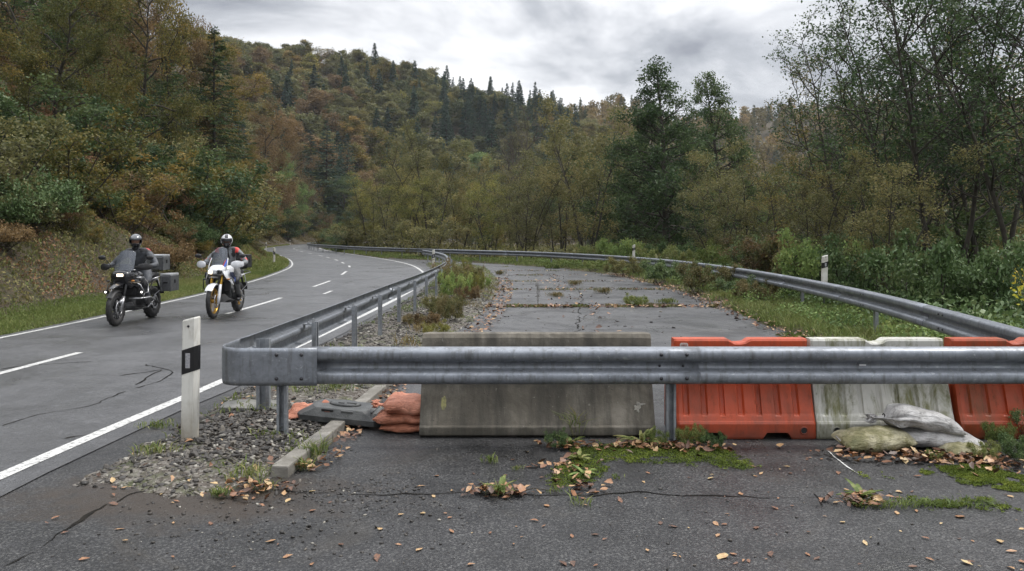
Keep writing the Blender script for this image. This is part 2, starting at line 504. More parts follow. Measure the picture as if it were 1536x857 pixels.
# forest floor, bank and verge
m, t, B, O = new_mat('ground_soil')
g = t.nodes.new('ShaderNodeNewGeometry'); P = g.outputs['Position']
a = noise_node(t, 0.55, 6, 0.65, vec=P, dist=0.7)
c = ramp(t, a, [(0.3, (0.035, 0.028, 0.016)), (0.45, (0.060, 0.042, 0.022)), (0.55, (0.045, 0.050, 0.018)), (0.7, (0.075, 0.048, 0.025))])
c = mixc(t, ramp(t, noise_node(t, 9, 5, 0.7, vec=P), [(0.42, 0.0), (0.68, 0.8)]), c, (0.10, 0.060, 0.032))
c = mixc(t, ramp(t, noise_node(t, 23, 4, 0.7, vec=P), [(0.45, 0.0), (0.6, 0.7)]), c, (0.018, 0.015, 0.010))
t.links.new(c, B.inputs['Base Color']); B.inputs['Roughness'].default_value = 0.9
t.links.new(bump(t, noise_node(t, 14, 6, 0.7, vec=P), 0.9, 0.06), B.inputs['Normal'])
M_soil = m

xs = np.unique(np.concatenate([np.arange(-420, -60, 7.0), np.arange(-60, -26, 2.0), np.arange(-26, 16, 0.45), np.arange(16, 60, 2.0), np.arange(60, 480, 9.0)]))
ys = np.unique(np.concatenate([np.arange(-25, 2, 3.0), np.arange(2, 62, 0.45), np.arange(62, 130, 1.6), np.arange(130, 420, 4.0), np.arange(420, 1200, 16.0)]))
GX, GY = np.meshgrid(xs, ys)
GZ = terrain(GX.ravel(), GY.ravel())
nx, ny = len(xs), len(ys)
ii = np.arange(nx * ny).reshape(ny, nx)
quads = np.stack([ii[:-1, :-1].ravel(), ii[:-1, 1:].ravel(), ii[1:, 1:].ravel(), ii[1:, :-1].ravel()], 1)
o = np_mesh('ground', np.stack([GX.ravel(), GY.ravel(), GZ], 1), quads, M_soil, smooth=True)
tag(o, kind='structure')

def strip(name, A, Bp, z, mat):
    n = len(A)
    v = [(*p, z) for p in A] + [(*p, z) for p in Bp]
    f = [(i, i + 1, n + i + 1, n + i) for i in range(n - 1)]
    mb = MB(); mb.add(v, f, 0, True)
    return mb.build(name, mat)

def offset(line, d):
    t_ = np.gradient(line, axis=0); t_ /= np.linalg.norm(t_, axis=1)[:, None] + 1e-9
    return line + np.stack([-t_[:, 1], t_[:, 0]], 1) * d

def resample(line, n):
    s = np.concatenate([[0], np.cumsum(np.linalg.norm(np.diff(line, axis=0), axis=1))])
    q = np.linspace(0, s[-1], n)
    return np.stack([np.interp(q, s, line[:, 0]), np.interp(q, s, line[:, 1])], 1)

def arc_at(line, q):
    s = np.concatenate([[0], np.cumsum(np.linalg.norm(np.diff(line, axis=0), axis=1))])
    q = np.atleast_1d(q)
    return np.stack([np.interp(q, s, line[:, 0]), np.interp(q, s, line[:, 1])], 1), s[-1]

# carriageway with a shoulder on both sides
jit = lambda ln, a: ln + (np.stack([vnoise(ln[:, 1], ln[:, 0], 0.5, 3), np.zeros(len(ln))], 1) - 0.5) * np.array([a, 0])
LE = offset(resample(left_edge, 700), 0.22)
RE_ = resample(right_edge, 700)
wd = np.full(len(RE_), 0.30)
tt = np.gradient(RE_, axis=0); tt /= np.linalg.norm(tt, axis=1)[:, None]
RE = RE_ - np.stack([-tt[:, 1], tt[:, 0]], 1) * (wd + (vnoise(RE_[:, 1], RE_[:, 0], 0.9, 4) - 0.5) * 0.14 + (vnoise(RE_[:, 1], RE_[:, 0], 0.35, 5) - 0.5) * 0.05)[:, None]
mb = MB()
cols = 5
pts = []
for k in range(cols): pts += [(*(LE[i] * (1 - k / (cols - 1)) + RE[i] * k / (cols - 1)), 0.004 * (1)) for i in range(700)]
fs = [(k * 700 + i, k * 700 + i + 1, (k + 1) * 700 + i + 1, (k + 1) * 700 + i) for k in range(cols - 1) for i in range(699)]
mb.add(pts, fs, 0, True)
tag(mb.build('main_road', M_main), kind='structure')

# old carriageway and lay-by entry: grid clipped to its outline
def clipped_grid(name, poly, x0, x1, y0, y1, st, zf, mat, smooth=True):
    xs_ = np.arange(x0, x1, st); ys_ = np.arange(y0, y1, st)
    X, Y = np.meshgrid(xs_, ys_); P_ = np.stack([X.ravel(), Y.ravel()], 1)
    sd = poly_sd(P_, poly)
    Z = zf(P_, sd)
    idx = np.arange(len(P_)).reshape(X.shape)
    q = np.stack([idx[:-1, :-1].ravel(), idx[:-1, 1:].ravel(), idx[1:, 1:].ravel(), idx[1:, :-1].ravel()], 1)
    q = q[(sd[q] > -st * 1.2).all(1)]
    used, inv = np.unique(q.ravel(), return_inverse=True)
    return np_mesh(name, np.column_stack([P_[used], Z[used]]), inv.reshape(-1, 4), mat, smooth=smooth)

def old_z(P_, sd):
    z = -0.004 * np.ones(len(P_))          # the broken edge drops under the verge
    z -= 0.05 * (1 - sstep(sd + (vnoise(P_[:, 0], P_[:, 1], 0.5, 6) - 0.5) * 0.5, -0.1, 0.22))
    return z
tag(clipped_grid('old_road', old_road_poly, -10.5, 10, -20, 61, 0.25, old_z, M_old), kind='structure')

# gravel island between the two roads
m, t, B, O = new_mat('gravel_soil')
g = t.nodes.new('ShaderNodeNewGeometry'); P = g.outputs['Position']
v1 = t.nodes.new('ShaderNodeTexVoronoi'); v1.inputs['Scale'].default_value = 30; t.links.new(P, v1.inputs['Vector'])
c = mixc(t, ramp(t, noise_node(t, 1.6, 5, 0.65, vec=P), [(0.4, 0.0), (0.62, 1.0)]), (0.048, 0.036, 0.026), (0.080, 0.068, 0.054))
sv = t.nodes.new('ShaderNodeSeparateColor'); t.links.new(v1.outputs['Color'], sv.inputs[0])
c = mixc(t, ramp(t, sv.outputs[0], [(0.3, 0.0), (0.9, 0.8)]), c, (0.20, 0.185, 0.165))
c = mixc(t, ramp(t, noise_node(t, 3.1, 5, 0.7, vec=P, dist=0.5), [(0.50, 0.0), (0.62, 0.8)]), c, (0.045, 0.056, 0.012))
t.links.new(c, B.inputs['Base Color']); B.inputs['Roughness'].default_value = 0.85
b = bump(t, v1.outputs['Distance'], 0.8, 0.02)
t.links.new(bump(t, noise_node(t, 40, 4, 0.6, vec=P), 0.5, 0.01, b), B.inputs['Normal'])
M_gravel = m
def isl_z(P_, sd):
    e_ = sd + (vnoise(P_[:, 0], P_[:, 1], 0.35, 6) - 0.5) * 0.22 + (vnoise(P_[:, 0], P_[:, 1], 0.12, 7) - 0.5) * 0.08
    z = -0.03 + 0.085 * sstep(e_, -0.08, 0.45) + (vnoise(P_[:, 0], P_[:, 1], 0.5, 1) - 0.5) * 0.03 * sstep(sd, 0, 0.3)
    return z
tag(clipped_grid('gravel_bed', island_poly, -6, 0.2, 4.7, 51, 0.07, isl_z, M_gravel), kind='structure')
def island_h(x, y):
    P_ = np.column_stack([np.atleast_1d(x), np.atleast_1d(y)]).astype(float)
    return isl_z(P_, poly_sd(P_, island_poly))

# painted lines
def paint_mat(name, c, wear):
    m, t, B, O = new_mat(name)
    g = t.nodes.new('ShaderNodeNewGeometry'); P = g.outputs['Position']
    n = noise_node(t, 26, 5, 0.75, vec=P); n2 = noise_node(t, 120, 3, 0.7, vec=P)
    cc = mixc(t, ramp(t, n, [(0.35, 1.0), (0.49, 0.0)]), c, (0.11, 0.11, 0.11))
    cc = mixc(t, ramp(t, n2, [(0.30, wear), (0.42, 0.0)]), cc, (0.06, 0.06, 0.06))
    t.links.new(cc, B.inputs['Base Color']); B.inputs['Roughness'].default_value = 0.4
    t.links.new(bump(t, n2, 0.3, 0.004), B.inputs['Normal'])
    return m
M_line = paint_mat('road_paint', (0.58, 0.58, 0.56), 0.9)
n_ = 900
strip('edge_line', offset(resample(left_edge, n_), -0.05), offset(resample(left_edge, n_), 0.05), 0.008, M_line)['kind'] = 'structure'
ro = resample(right_edge, n_)
strip('edge_line', offset(ro, -0.062), offset(ro, 0.062), 0.008, M_line)['kind'] = 'structure'
mb = MB()
dash = [(7.6, 11.2), (16.8, 21.2), (25.9, 29.3), (34.0, 37.4), (42.2, 44.5), (48.3, 50.5), (54, 56.5), (60.5, 63)] + [(66 + 9 * k, 69.5 + 9 * k) for k in range(16)]
cl_s = np.concatenate([[0], np.cumsum(np.linalg.norm(np.diff(centre_line, axis=0), axis=1))])
for (y0, y1) in dash:
    s0, s1 = np.interp(y0, centre_line[:, 1], cl_s), np.interp(y1, centre_line[:, 1], cl_s)
    pp, _ = arc_at(centre_line, np.linspace(s0, s1, 6))
    a_, b_ = offset(pp, 0.06), offset(pp, -0.06)
    mb.add([(*p, 0.008) for p in a_] + [(*p, 0.008) for p in b_], [(i, i + 1, 7 + i, 6 + i) for i in range(5)])
pp = np.array([(-5.55, 22.6), (-5.62, 23.9)])
a_, b_ = offset(pp, 0.05), offset(pp, -0.05)
mb.add([(*p, 0.008) for p in a_] + [(*p, 0.008) for p in b_], [(0, 1, 3, 2)])
tag(mb.build('centre_line', M_line), kind='structure')

# cracks and seams: thin irregular dark sheets lying just above the asphalt
def crack(mb, pts, wid, z, seed=0, rough=0.02):
    r_ = np.random.default_rng(seed)
    q = catmull(pts, 0.03)
    t_ = np.gradient(q, axis=0); t_ /= np.linalg.norm(t_, axis=1)[:, None] + 1e-9
    nn = np.stack([-t_[:, 1], t_[:, 0]], 1)
    ar = np.arange(len(q)) * 0.03; z0_ = np.zeros(len(q))
    off = (vnoise(ar, z0_, .35, seed) - .5) * .10 + (vnoise(ar, z0_, .11, seed + 1) - .5) * .04 + (vnoise(ar, z0_, .04, seed + 2) - .5) * .015
    q = q + nn * (off * min(1.0, rough / 0.02 + .3))[:, None]
    wv = wid * np.clip(-0.15 + vnoise(ar, z0_, 0.22, seed) * 1.5 + vnoise(ar, z0_, .05, seed + 4) * .6, 0.03, 2)
    wv[0] = wv[-1] = 0.001
    A_, B_ = q + nn * wv[:, None] / 2, q - nn * wv[:, None] / 2
    k = len(q)
    mb.add([(*p, z) for p in A_] + [(*p, z) for p in B_], [(i, i + 1, k + i + 1, k + i) for i in range(k - 1)])
M_crack = pbr('crack_filler', (0.008, 0.008, 0.008), 0.95, spec=0.1, base2=(0.02, 0.018, 0.015))
def gp(px, py):
    Y = 1955.0 / (py - 355); return ((px - 768) * Y / F, Y)
mb = MB()
for i, (pl, w_) in enumerate([
    ([(0, 640), (60, 622), (120, 612), (185, 588)], 0.02),
    ([(180, 565), (215, 560), (240, 556), (215, 570), (205, 578)], 0.018),
    ([(215, 548), (260, 560), (240, 572), (200, 583)], 0.016),
    ([(100, 660), (140, 650)], 0.02),
    ([(0, 555), (60, 548), (140, 543)], 0.02)]):
    crack(mb, [gp(*p) for p in pl], w_, 0.008, i + 1)
tag(mb.build('road_crack', M_crack), kind='structure')
mb = MB()
for i, (pl, w_) in enumerate([
    ([(0, 850), (60, 812), (110, 782), (165, 755)], 0.022),
    ([(420, 738), (600, 739), (800, 742), (900, 741), (1100, 744), (1235, 748)], 0.012),
    ([(1225, 740), (1240, 760)], 0.015),
    ([(165, 755), (190, 742), (230, 735)], 0.012)]):
    crack(mb, [gp(*p) for p in pl], w_, 0.0, i + 20, 0.016)
for k, yy in enumerate([18.6, 24.5, 29, 33.5, 38, 43]):
    crack(mb, [(-0.6 - 0.02 * yy, yy + 0.1), (1.5, yy - 0.15), (3.2, yy + 0.1), (5.0, yy)], 0.035, 0.0, 40 + k)
crack(mb, [(0.95, 9.5), (1.1, 13), (1.6, 18), (2.1, 24), (1.6, 33), (0, 44)], 0.02, 0.0004, 60, 0.03)
tag(mb.build('pavement_crack', M_crack), kind='structure')
mb = MB()
crack(mb, [gp(1242, 676), gp(1262, 692), gp(1288, 712)], 0.014, 0.0008, 71, 0.003)
tag(mb.build('paint_mark', M_line), kind='structure')

# kerb: worn stones end to end
M_kerb = pbr('kerb_concrete', (0.24, 0.225, 0.20), 0.85, base2=(0.14, 0.13, 0.11), scale=5, bmp=0.7, bscale=45)
mb = MB()
kl = resample(kerb_line, 400)
S_len = arc_at(kerb_line, 0)[1]
q = 0.0
kr = random.Random(3)
while q < 4.4:
    ln = 0.98
    a0, a1 = arc_at(kerb_line, [q, q + ln])[0]
    v = Vector((a1[0] - a0[0], a1[1] - a0[1], 0)); ang = math.atan2(v.y, v.x)
    M = Matrix.Translation(((a0[0] + a1[0]) / 2, (a0[1] + a1[1]) / 2, 0.0)) @ Matrix.Rotation(ang + kr.uniform(-0.02, 0.02), 4, 'Z') @ Matrix.Rotation(kr.uniform(-0.02, 0.02), 4, 'X')
    mb.box((0, 0, 0.0 + kr.uniform(-0.008, 0.008)), (ln, 0.13, 0.16), 0, M, 0.012)
    q += 1.0
tag(mb.build('kerb', M_kerb), kind='structure')

# ------------------------------------------------------------------ guardrails
def galv(name, base=(0.25, 0.268, 0.295), rough=0.42):
    m, t, B, O = new_mat(name)
    g = t.nodes.new('ShaderNodeNewGeometry'); P = g.outputs['Position']
    v1 = t.nodes.new('ShaderNodeTexVoronoi'); v1.inputs['Scale'].default_value = 38; t.links.new(P, v1.inputs['Vector'])
    sv = t.nodes.new('ShaderNodeSeparateColor'); t.links.new(v1.outputs['Color'], sv.inputs[0])
    n = noise_node(t, 3.0, 6, 0.7, vec=P)
    c = mixc(t, ramp(t, n, [(0.35, 0.0), (0.65, 1.0)]), base, tuple(x * 0.62 for x in base))
    c = mixc(t, math_node(t, 'MULTIPLY', sv.outputs[0], 0.25), c, tuple(min(1, x * 1.5) for x in base))
    sc = noise_node(t, 9, 5, 0.75, vec=P, dist=2.5, mapping=(1, 1, 2))
    c = mixc(t, ramp(t, sc, [(0.60, 0.0), (0.65, 0.7)]), c, (0.44, 0.46, 0.47))
    c = mixc(t, ramp(t, noise_node(t, 5.5, 6, 0.75, vec=P, mapping=(1, 1, .6)), [(0.66, 0.0), (0.74, 0.55)]), c, (0.12, 0.075, 0.045))
    dr = noise_node(t, 22, 4, 0.6, vec=P, mapping=(1, 1, 0.12))
    c = mixc(t, ramp(t, dr, [(0.52, 0.0), (0.72, 0.6)]), c, (0.075, 0.07, 0.062))
    t.links.new(c, B.inputs['Base Color'])
    B.inputs['Metallic'].default_value = 0.55
    t.links.new(ramp(t, n, [(0.3, rough - 0.08), (0.7, rough + 0.16)]), B.inputs['Roughness'])
    t.links.new(bump(t, noise_node(t, 18, 4, 0.6, vec=P), 0.15, 0.005), B.inputs['Normal'])
    return m
M_galv = galv('galvanised_steel')
M_galv2 = galv('galvanised_post', (0.32, 0.34, 0.365), 0.5)
M_bolt = pbr('dark_bolt', (0.06, 0.06, 0.065), 0.5, 0.7)
TOP = 0.785
W = [(0.002, 0.0), (0.030, -0.006), (0.062, -0.016), (0.078, -0.030), (0.083, -0.048), (0.083, -0.082), (0.074, -0.100), (0.030, -0.121), (0.012, -0.132), (0.006, -0.150),
     (0.006, -0.166), (0.012, -0.180), (0.030, -0.190), (0.074, -0.211), (0.083, -0.228), (0.083, -0.262), (0.078, -0.282), (0.062, -0.298), (0.030, -0.306), (0.002, -0.310)]
FLAT = [(0.078, 0.0)] + [(0.084, -0.310 * k / 9) for k in range(1, 9)] + [(0.078, -0.310)]
def sweep_profile(mb, path, prof, side, top=TOP, th=0.004, u0=0.0, mi=0, zs=None):
    """side=+1: profile bulges to the left of the path direction"""
    path = np.asarray(path, float)
    t_ = np.gradient(path, axis=0); t_ /= np.linalg.norm(t_, axis=1)[:, None] + 1e-9
    nn = np.stack([-t_[:, 1], t_[:, 0]], 1) * side
    rs = []
    for i, p in enumerate(path):
        ring = [(p[0] + nn[i, 0] * (u + u0), p[1] + nn[i, 1] * (u + u0), top + z) for u, z in prof]
        ring += [(p[0] + nn[i, 0] * (u + u0 - th), p[1] + nn[i, 1] * (u + u0 - th), top + z) for u, z in reversed(prof)]
        rs.append(ring)
    mb.rings(rs, mi, None, True, False, True)
    return mb

def post_mb(h=0.72, wx=0.10, wy=0.055):
    b = MB()
    b.box((0, wy / 2 - 0.003, h / 2 - 0.2), (wx, 0.006, h + 0.4), 0)
    b.box((-wx / 2 + 0.003, 0, h / 2 - 0.2), (0.006, wy - 0.0125, h + 0.4), 0)
    b.box((wx / 2 - 0.003, 0, h / 2 - 0.2), (0.006, wy - 0.0125, h + 0.4), 0)
    b.box((-wx / 2 + 0.013, -wy / 2 + 0.003, h / 2 - 0.2), (0.026, 0.0058, h + 0.4), 0)
    b.box((wx / 2 - 0.013, -wy / 2 + 0.003, h / 2 - 0.2), (0.026, 0.0058, h + 0.4), 0)
    return b
post_proto = post_mb().build('post', M_galv2); post_mesh = post_proto.data; bpy.data.objects.remove(post_proto)
sp = MB(); sp.box((0, 0, 0), (0.09, 0.11, 0.012)); sp.box((0, -0.052, 0.035), (0.088, 0.006, 0.055)); sp.box((0, 0.052, -0.035), (0.088, 0.006, 0.055)); sp.sphere((0, 0.0, 0.012), 0.014, 0, seg=8)
spo = sp.build('spacer', M_galv2); spacer_mesh = spo.data; bpy.data.objects.remove(spo)
bo = MB(); bo.loft([(0.0, 0, 0, 0.015, 0.015), (0.004, 0, 0, 0.015, 0.015), (0.009, 0, 0, 0.009, 0.009), (0.011, 0, 0, 0.002, 0.002)], 10, axis='y')
boo = bo.build('bolt', M_bolt); bolt_mesh = boo.data; bpy.data.objects.remove(boo)

def rail(label, path, side, s_posts, seg=4.0, hmax=None, post_gap=0.14, end_seg=None, bolts_until=0, group=None, post_h=0.72, zfun=None, s0=0.0):
    """a run of W-beam; beam sections overlap; posts stand behind it (opposite of side)"""
    pts0, total = arc_at(path, 0)
    root = empty('guardrail', (*pts0[0], 0))
    tag(root, label, 'guardrail', group)
    end = total if end_seg is None else min(total, end_seg)
    def loc(pth): return pth - pts0[0]
    q, i = s0, 0
    while q < end - 0.05:
        e_ = min(q + seg + 0.16, end)
        n = max(2, int((e_ - q) / 0.4) + 1)
        pp = arc_at(path, np.linspace(q, e_, n))[0]
        b = MB(); sweep_profile(b, loc(pp), W, side, u0=0.0045 * (i % 2))
        b.build('beam', M_galv, root, recalc=True)
        q += seg; i += 1
    for s_ in s_posts:
        if s_ > end: continue
        p, p2 = arc_at(path, [s_, min(s_ + 0.05, total)])[0]
        if np.allclose(p, p2): p2 = p; p = arc_at(path, [s_ - 0.05])[0][0]
        tg = Vector((p2[0] - p[0], p2[1] - p[1], 0)).normalized()
        nrm = Vector((-tg.y, tg.x, 0)) * side
        o = link('post', post_mesh, root)
        lp = Vector((p[0] - pts0[0][0], p[1] - pts0[0][1], 0)) - nrm * post_gap
        o.location = lp; o.rotation_euler = (0, 0, math.atan2(tg.y, tg.x) + (0 if side > 0 else math.pi))
        o.scale = (1, 1, post_h / 0.72)
        so = link('spacer', spacer_mesh, root)
        so.location = lp + nrm * 0.075 + Vector((0, 0, 0.70)); so.rotation_euler = o.rotation_euler
        if s_ < bolts_until:
            for du in (-0.07, 0.07):
                for (uu, zz_) in ((0.083, -0.065), (0.083, -0.245)):
                    bq = link('bolt', bolt_mesh, root)
                    bq.location = Vector((p[0] - pts0[0][0], p[1] - pts0[0][1], 0)) + tg * du + nrm * (uu + 0.004) + Vector((0, 0, TOP + zz_))
                    bq.rotation_euler = (0, 0, math.atan2(nrm.y, nrm.x) - math.pi / 2)
    return root

# front rail, closing the old road; its plane faces the camera
FY = 6.375
root = empty('guardrail', (-1.92, FY, 0))
tag(root, 'long grey steel guardrail across the foreground in front of the barriers, with flat rounded end', 'guardrail')
def fl(x): return x + 1.92
for i, (xa, xb) in enumerate([(-1.66, 1.55), (1.33, 4.66)]):
    b = MB(); pth = [(fl(x), 0) for x in np.linspace(xa, xb, 12)]
    sweep_profile(b, pth, W, -1, u0=0.0045 * (1 - i)); b.build('beam', M_galv, root)
b = MB()
arc = [(-1.60, 0), (-1.9, 0), (-2.22, 0.0)] + [(-2.22 - 0.14 * math.sin(a_), 0.14 - 0.14 * math.cos(a_)) for a_ in np.linspace(0.15, math.pi / 2, 9)] + [(-2.362, 0.5), (-2.365, 0.9)]
sweep_profile(b, [(fl(x), y) for x, y in arc], [(u - 0.0, z) for u, z in FLAT], 1, u0=0.006, th=0.005)
b.build('end_plate', M_galv, root)
for (x, wx, dy) in ((-2.345, 0.12, 0.86), (-1.92, 0.085, 0.04), (1.33, 0.08, 0.05), (4.58, 0.08, 0.05)):
    o = link('post', post_mesh, root); o.location = (fl(x), dy, 0); o.scale = (wx / 0.1, 1, 1.02)
for x, zz_ in [(x, z) for x in (-1.93, -1.725) for z in (-0.055, -0.25)] + [(x, z) for x in (1.225, 1.435) for z in (-0.055, -0.25)]:
    bq = link('bolt', bolt_mesh, root); bq.location = (fl(x), -0.094 if x < 0 else -0.0875, TOP + zz_); bq.rotation_euler = (0, 0, math.pi)
for x in (1.225, 1.42):
    bq = link('bolt', bolt_mesh, root); bq.location = (fl(x), -0.012, TOP - 0.158); bq.rotation_euler = (0, 0, math.pi); bq.scale = (0.7, 1, 0.7)
b = MB(); b.box((0, 0, 0), (0.055, 0.004, 0.012)); rs_ = b.build('reflector', pbr('white_reflector', (0.8, 0.8, 0.8), 0.3), root); rs_.location = (fl(2.91), -0.012, TOP - 0.152)

left_rail_path = catmull([(-2.42, 6.9), (-2.41, 7.4), (-2.36, 10.7), (-2.32, 14.9), (-2.25, 18.7), (-2.28, 24.3), (-2.5, 30), (-2.95, 35.2), (-3.6, 40.5), (-4.5, 45.5), (-5.6, 50.5), (-7.2, 56)], 0.4)
# posts: distances along the path
sp_ = [y - 6.9 for y in (8.76, 10.8, 12.8, 14.8, 16.9, 18.9, 21.3, 23.1, 25.1, 27.1, 29.2)] + list(np.arange(24.4, 46, 2.0))
rail('grey guardrail along the main road with close-set posts, curving away between the two roads', left_rail_path, 1, sp_, end_seg=45.5)
rr_s = np.concatenate([[0], np.cumsum(np.linalg.norm(np.diff(right_rail_path, axis=0), axis=1))])
def s_of_y(y): return float(np.interp(y, right_rail_path[:, 1], rr_s))
posts = [s_of_y(y) for y in (6.7, 9.6, 13.0, 17.4)] + list(s_of_y(21.4) + np.arange(0, 190, 4.0))
rail('long guardrail sweeping round the right side of the old road to the far bend', right_rail_path, 1, posts, bolts_until=30, seg=4.0, s0=0.0)
# ------------------------------------------------------------------ concrete barrier
m, t, B, O = new_mat('stained_concrete')
co = t.nodes.new('ShaderNodeTexCoord').outputs['Object']
n = noise_node(t, 2.2, 7, 0.7, vec=co, dist=0.4)
c = ramp(t, n, [(0.30, (0.075, 0.066, 0.050)), (0.5, (0.135, 0.120, 0.094)), (0.68, (0.22, 0.20, 0.165))])
dr = noise_node(t, 7, 5, 0.7, vec=co, mapping=(1, 0.3, 0.10))
c = mixc(t, ramp(t, dr, [(0.42, 0.0), (0.66, 0.8)]), c, (0.045, 0.041, 0.033))
sp3 = t.nodes.new('ShaderNodeSeparateXYZ'); t.links.new(co, sp3.inputs[0])
zb = math_node(t, 'ADD', sp3.outputs[2], math_node(t, 'MULTIPLY', noise_node(t, 6, 5, 0.7, vec=co, mapping=(1, 1, 0.4)), 0.30))
band = ramp(t, zb, [(0.52, 0.0), (0.60, 1.0), (0.84, 1.0), (0.93, 0.0)])
c = mixc(t, math_node(t, 'MULTIPLY', band, 0.82), c, (0.040, 0.037, 0.030))   # damp algae band on the steep upper face
foot = ramp(t, zb, [(0.12, 1.0), (0.24, 0.0)])
c = mixc(t, math_node(t, 'MULTIPLY', foot, 0.85), c, (0.028, 0.027, 0.02))
c = mixc(t, ramp(t, noise_node(t, 30, 3, 0.6, vec=co), [(0.68, 0.0), (0.74, 0.7)]), c, (0.27, 0.26, 0.22))
vv = t.nodes.new('ShaderNodeTexVoronoi'); vv.inputs['Scale'].default_value = 14; t.links.new(co, vv.inputs['Vector'])
c = mixc(t, ramp(t, vv.outputs['Distance'], [(0.03, 0.8), (0.07, 0.0)]), c, (0.02, 0.02, 0.018))
t.links.new(c, B.inputs['Base Color']); B.inputs['Roughness'].default_value = 0.82
b_ = bump(t, noise_node(t, 35, 5, 0.7, vec=co), 0.45, 0.01)
t.links.new(bump(t, ramp(t, vv.outputs['Distance'], [(0.03, 0.0), (0.08, 1.0)]), 0.5, 0.008, b_), B.inputs['Normal'])
M_conc = m
prof = [(-.30, 0.02), (-.27, 0.0), (.27, 0.0), (.30, .02), (.30, .085), (.285, .10), (.145, .42), (.135, .45), (.085, .815), (.06, .85), (-.06, .85), (-.085, .815), (-.135, .45), (-.145, .42), (-.285, .10), (-.30, .085)]
bar = MB()
NXB = 41
rs = []
r_ = np.random.default_rng(5)
for i in range(NXB):
    x = -1.0 + 2.0 * i / (NXB - 1)
    sc_ = 0.985 if i in (0, NXB - 1) else 1.0
    rs.append([(x, y * sc_ + r_.normal(0, 0.0012), z * (0.995 if sc_ < 1 else 1) + (r_.normal(0, 0.0012) if z > 0.03 else 0)) for y, z in prof])
bar.rings(rs, 0, None, True, False, False)
o = bar.build('concrete_barrier', M_conc, bevel=0.006)
o.location = (0.215, 6.78, 0)
tag(o, 'stained grey concrete barrier block with sloped sides standing behind the front rail', 'barrier')
o.rotation_euler = (0, 0, 0)
# chipped patches on its face are scars in the concrete: a pale lichen oval and a white scrape
M_lich = pbr('lichen', (0.32, 0.30, 0.13), 0.9, base2=(0.20, 0.19, 0.10), scale=40)
M_scr = pbr('bare_chip', (0.38, 0.36, 0.32), 0.9, base2=(0.25, 0.24, 0.2), scale=50, bmp=.5)
def blob_on_slope(name, cx, cz, rx, rz, mat, seed, irregular):
    rr = random.Random(seed); mb = MB(); pts = []
    slope = (0.285 - 0.145) / (0.42 - 0.10)
    for k in range(18):
        a_ = 2 * math.pi * k / 18; q = 1 + irregular * (rr.random() - 0.5)
        x, z = cx + rx * q * math.cos(a_), cz + rz * q * math.sin(a_)
        pts.append((x, -(0.285 - (z - 0.10) * slope) - 0.004, z))
    mb.add(pts + [(p[0], p[1] + 0.012, p[2]) for p in pts], [tuple(range(18))] + [(i, (i + 1) % 18, 18 + (i + 1) % 18, 18 + i) for i in range(18)])
    return mb.build(name, mat, o)
blob_on_slope('lichen_spot', -0.80, 0.275, 0.022, 0.055, M_lich, 3, 0.3)
blob_on_slope('chipped_patch', 0.86, 0.235, 0.022, 0.035, M_scr, 5, 1.1)
blob_on_slope('chipped_patch', 0.885, 0.265, 0.035, 0.008, M_scr, 6, 0.9)

# ------------------------------------------------------------------ plastic barriers
def plastic(name, base, streak, streak_amt, rough=0.42):
    m, t, B, O = new_mat(name)
    co = t.nodes.new('ShaderNodeTexCoord').outputs['Object']
    n = noise_node(t, 3.0, 5, 0.65, vec=co)
    c = mixc(t, ramp(t, n, [(0.35, 0.0), (0.7, 1.0)]), base, tuple(x * 0.78 for x in base))
    st = noise_node(t, 6.5, 6, 0.72, vec=co, dist=0.6, mapping=(1, 0.4, 0.22))
    st2 = noise_node(t, 17, 5, 0.7, vec=co, mapping=(1, 0.6, 0.45))
    c = mixc(t, ramp(t, st, [(0.47, 0.0), (0.64, streak_amt)]), c, streak)
    c = mixc(t, ramp(t, st2, [(0.56, 0.0), (0.70, streak_amt * 0.8)]), c, tuple(x * 0.5 for x in streak))
    sz = t.nodes.new('ShaderNodeSeparateXYZ'); t.links.new(co, sz.inputs[0])
    zb = math_node(t, 'ADD', sz.outputs[2], math_node(t, 'MULTIPLY', st2, 0.25))
    c = mixc(t, ramp(t, zb, [(0.14, 0.75), (0.30, 0.0)]), c, tuple(x * 0.4 for x in streak))
    t.links.new(c, B.inputs['Base Color'])
    t.links.new(ramp(t, st2, [(0.3, rough - .1), (0.7, rough + 0.25)]), B.inputs['Roughness'])
    t.links.new(bump(t, noise_node(t, 120, 3, 0.6, vec=co), 0.12, 0.003), B.inputs['Normal'])
    return m
M_orange = plastic('orange_plastic', (0.52, 0.075, 0.022), (0.16, 0.045, 0.022), 0.55)
M_orange2 = plastic('dirty_orange_plastic', (0.40, 0.062, 0.018), (0.13, 0.055, 0.02), 0.75)
M_white = plastic('mossy_white_plastic', (0.56, 0.55, 0.50), (0.14, 0.14, 0.045), 0.95)
M_black = pbr('hole_shade_black', (0.01, 0.01, 0.01), 0.7)  # painted black in place of the shade inside holes and slots
M_tag = pbr('grey_label', (0.55, 0.50, 0.46), 0.5)

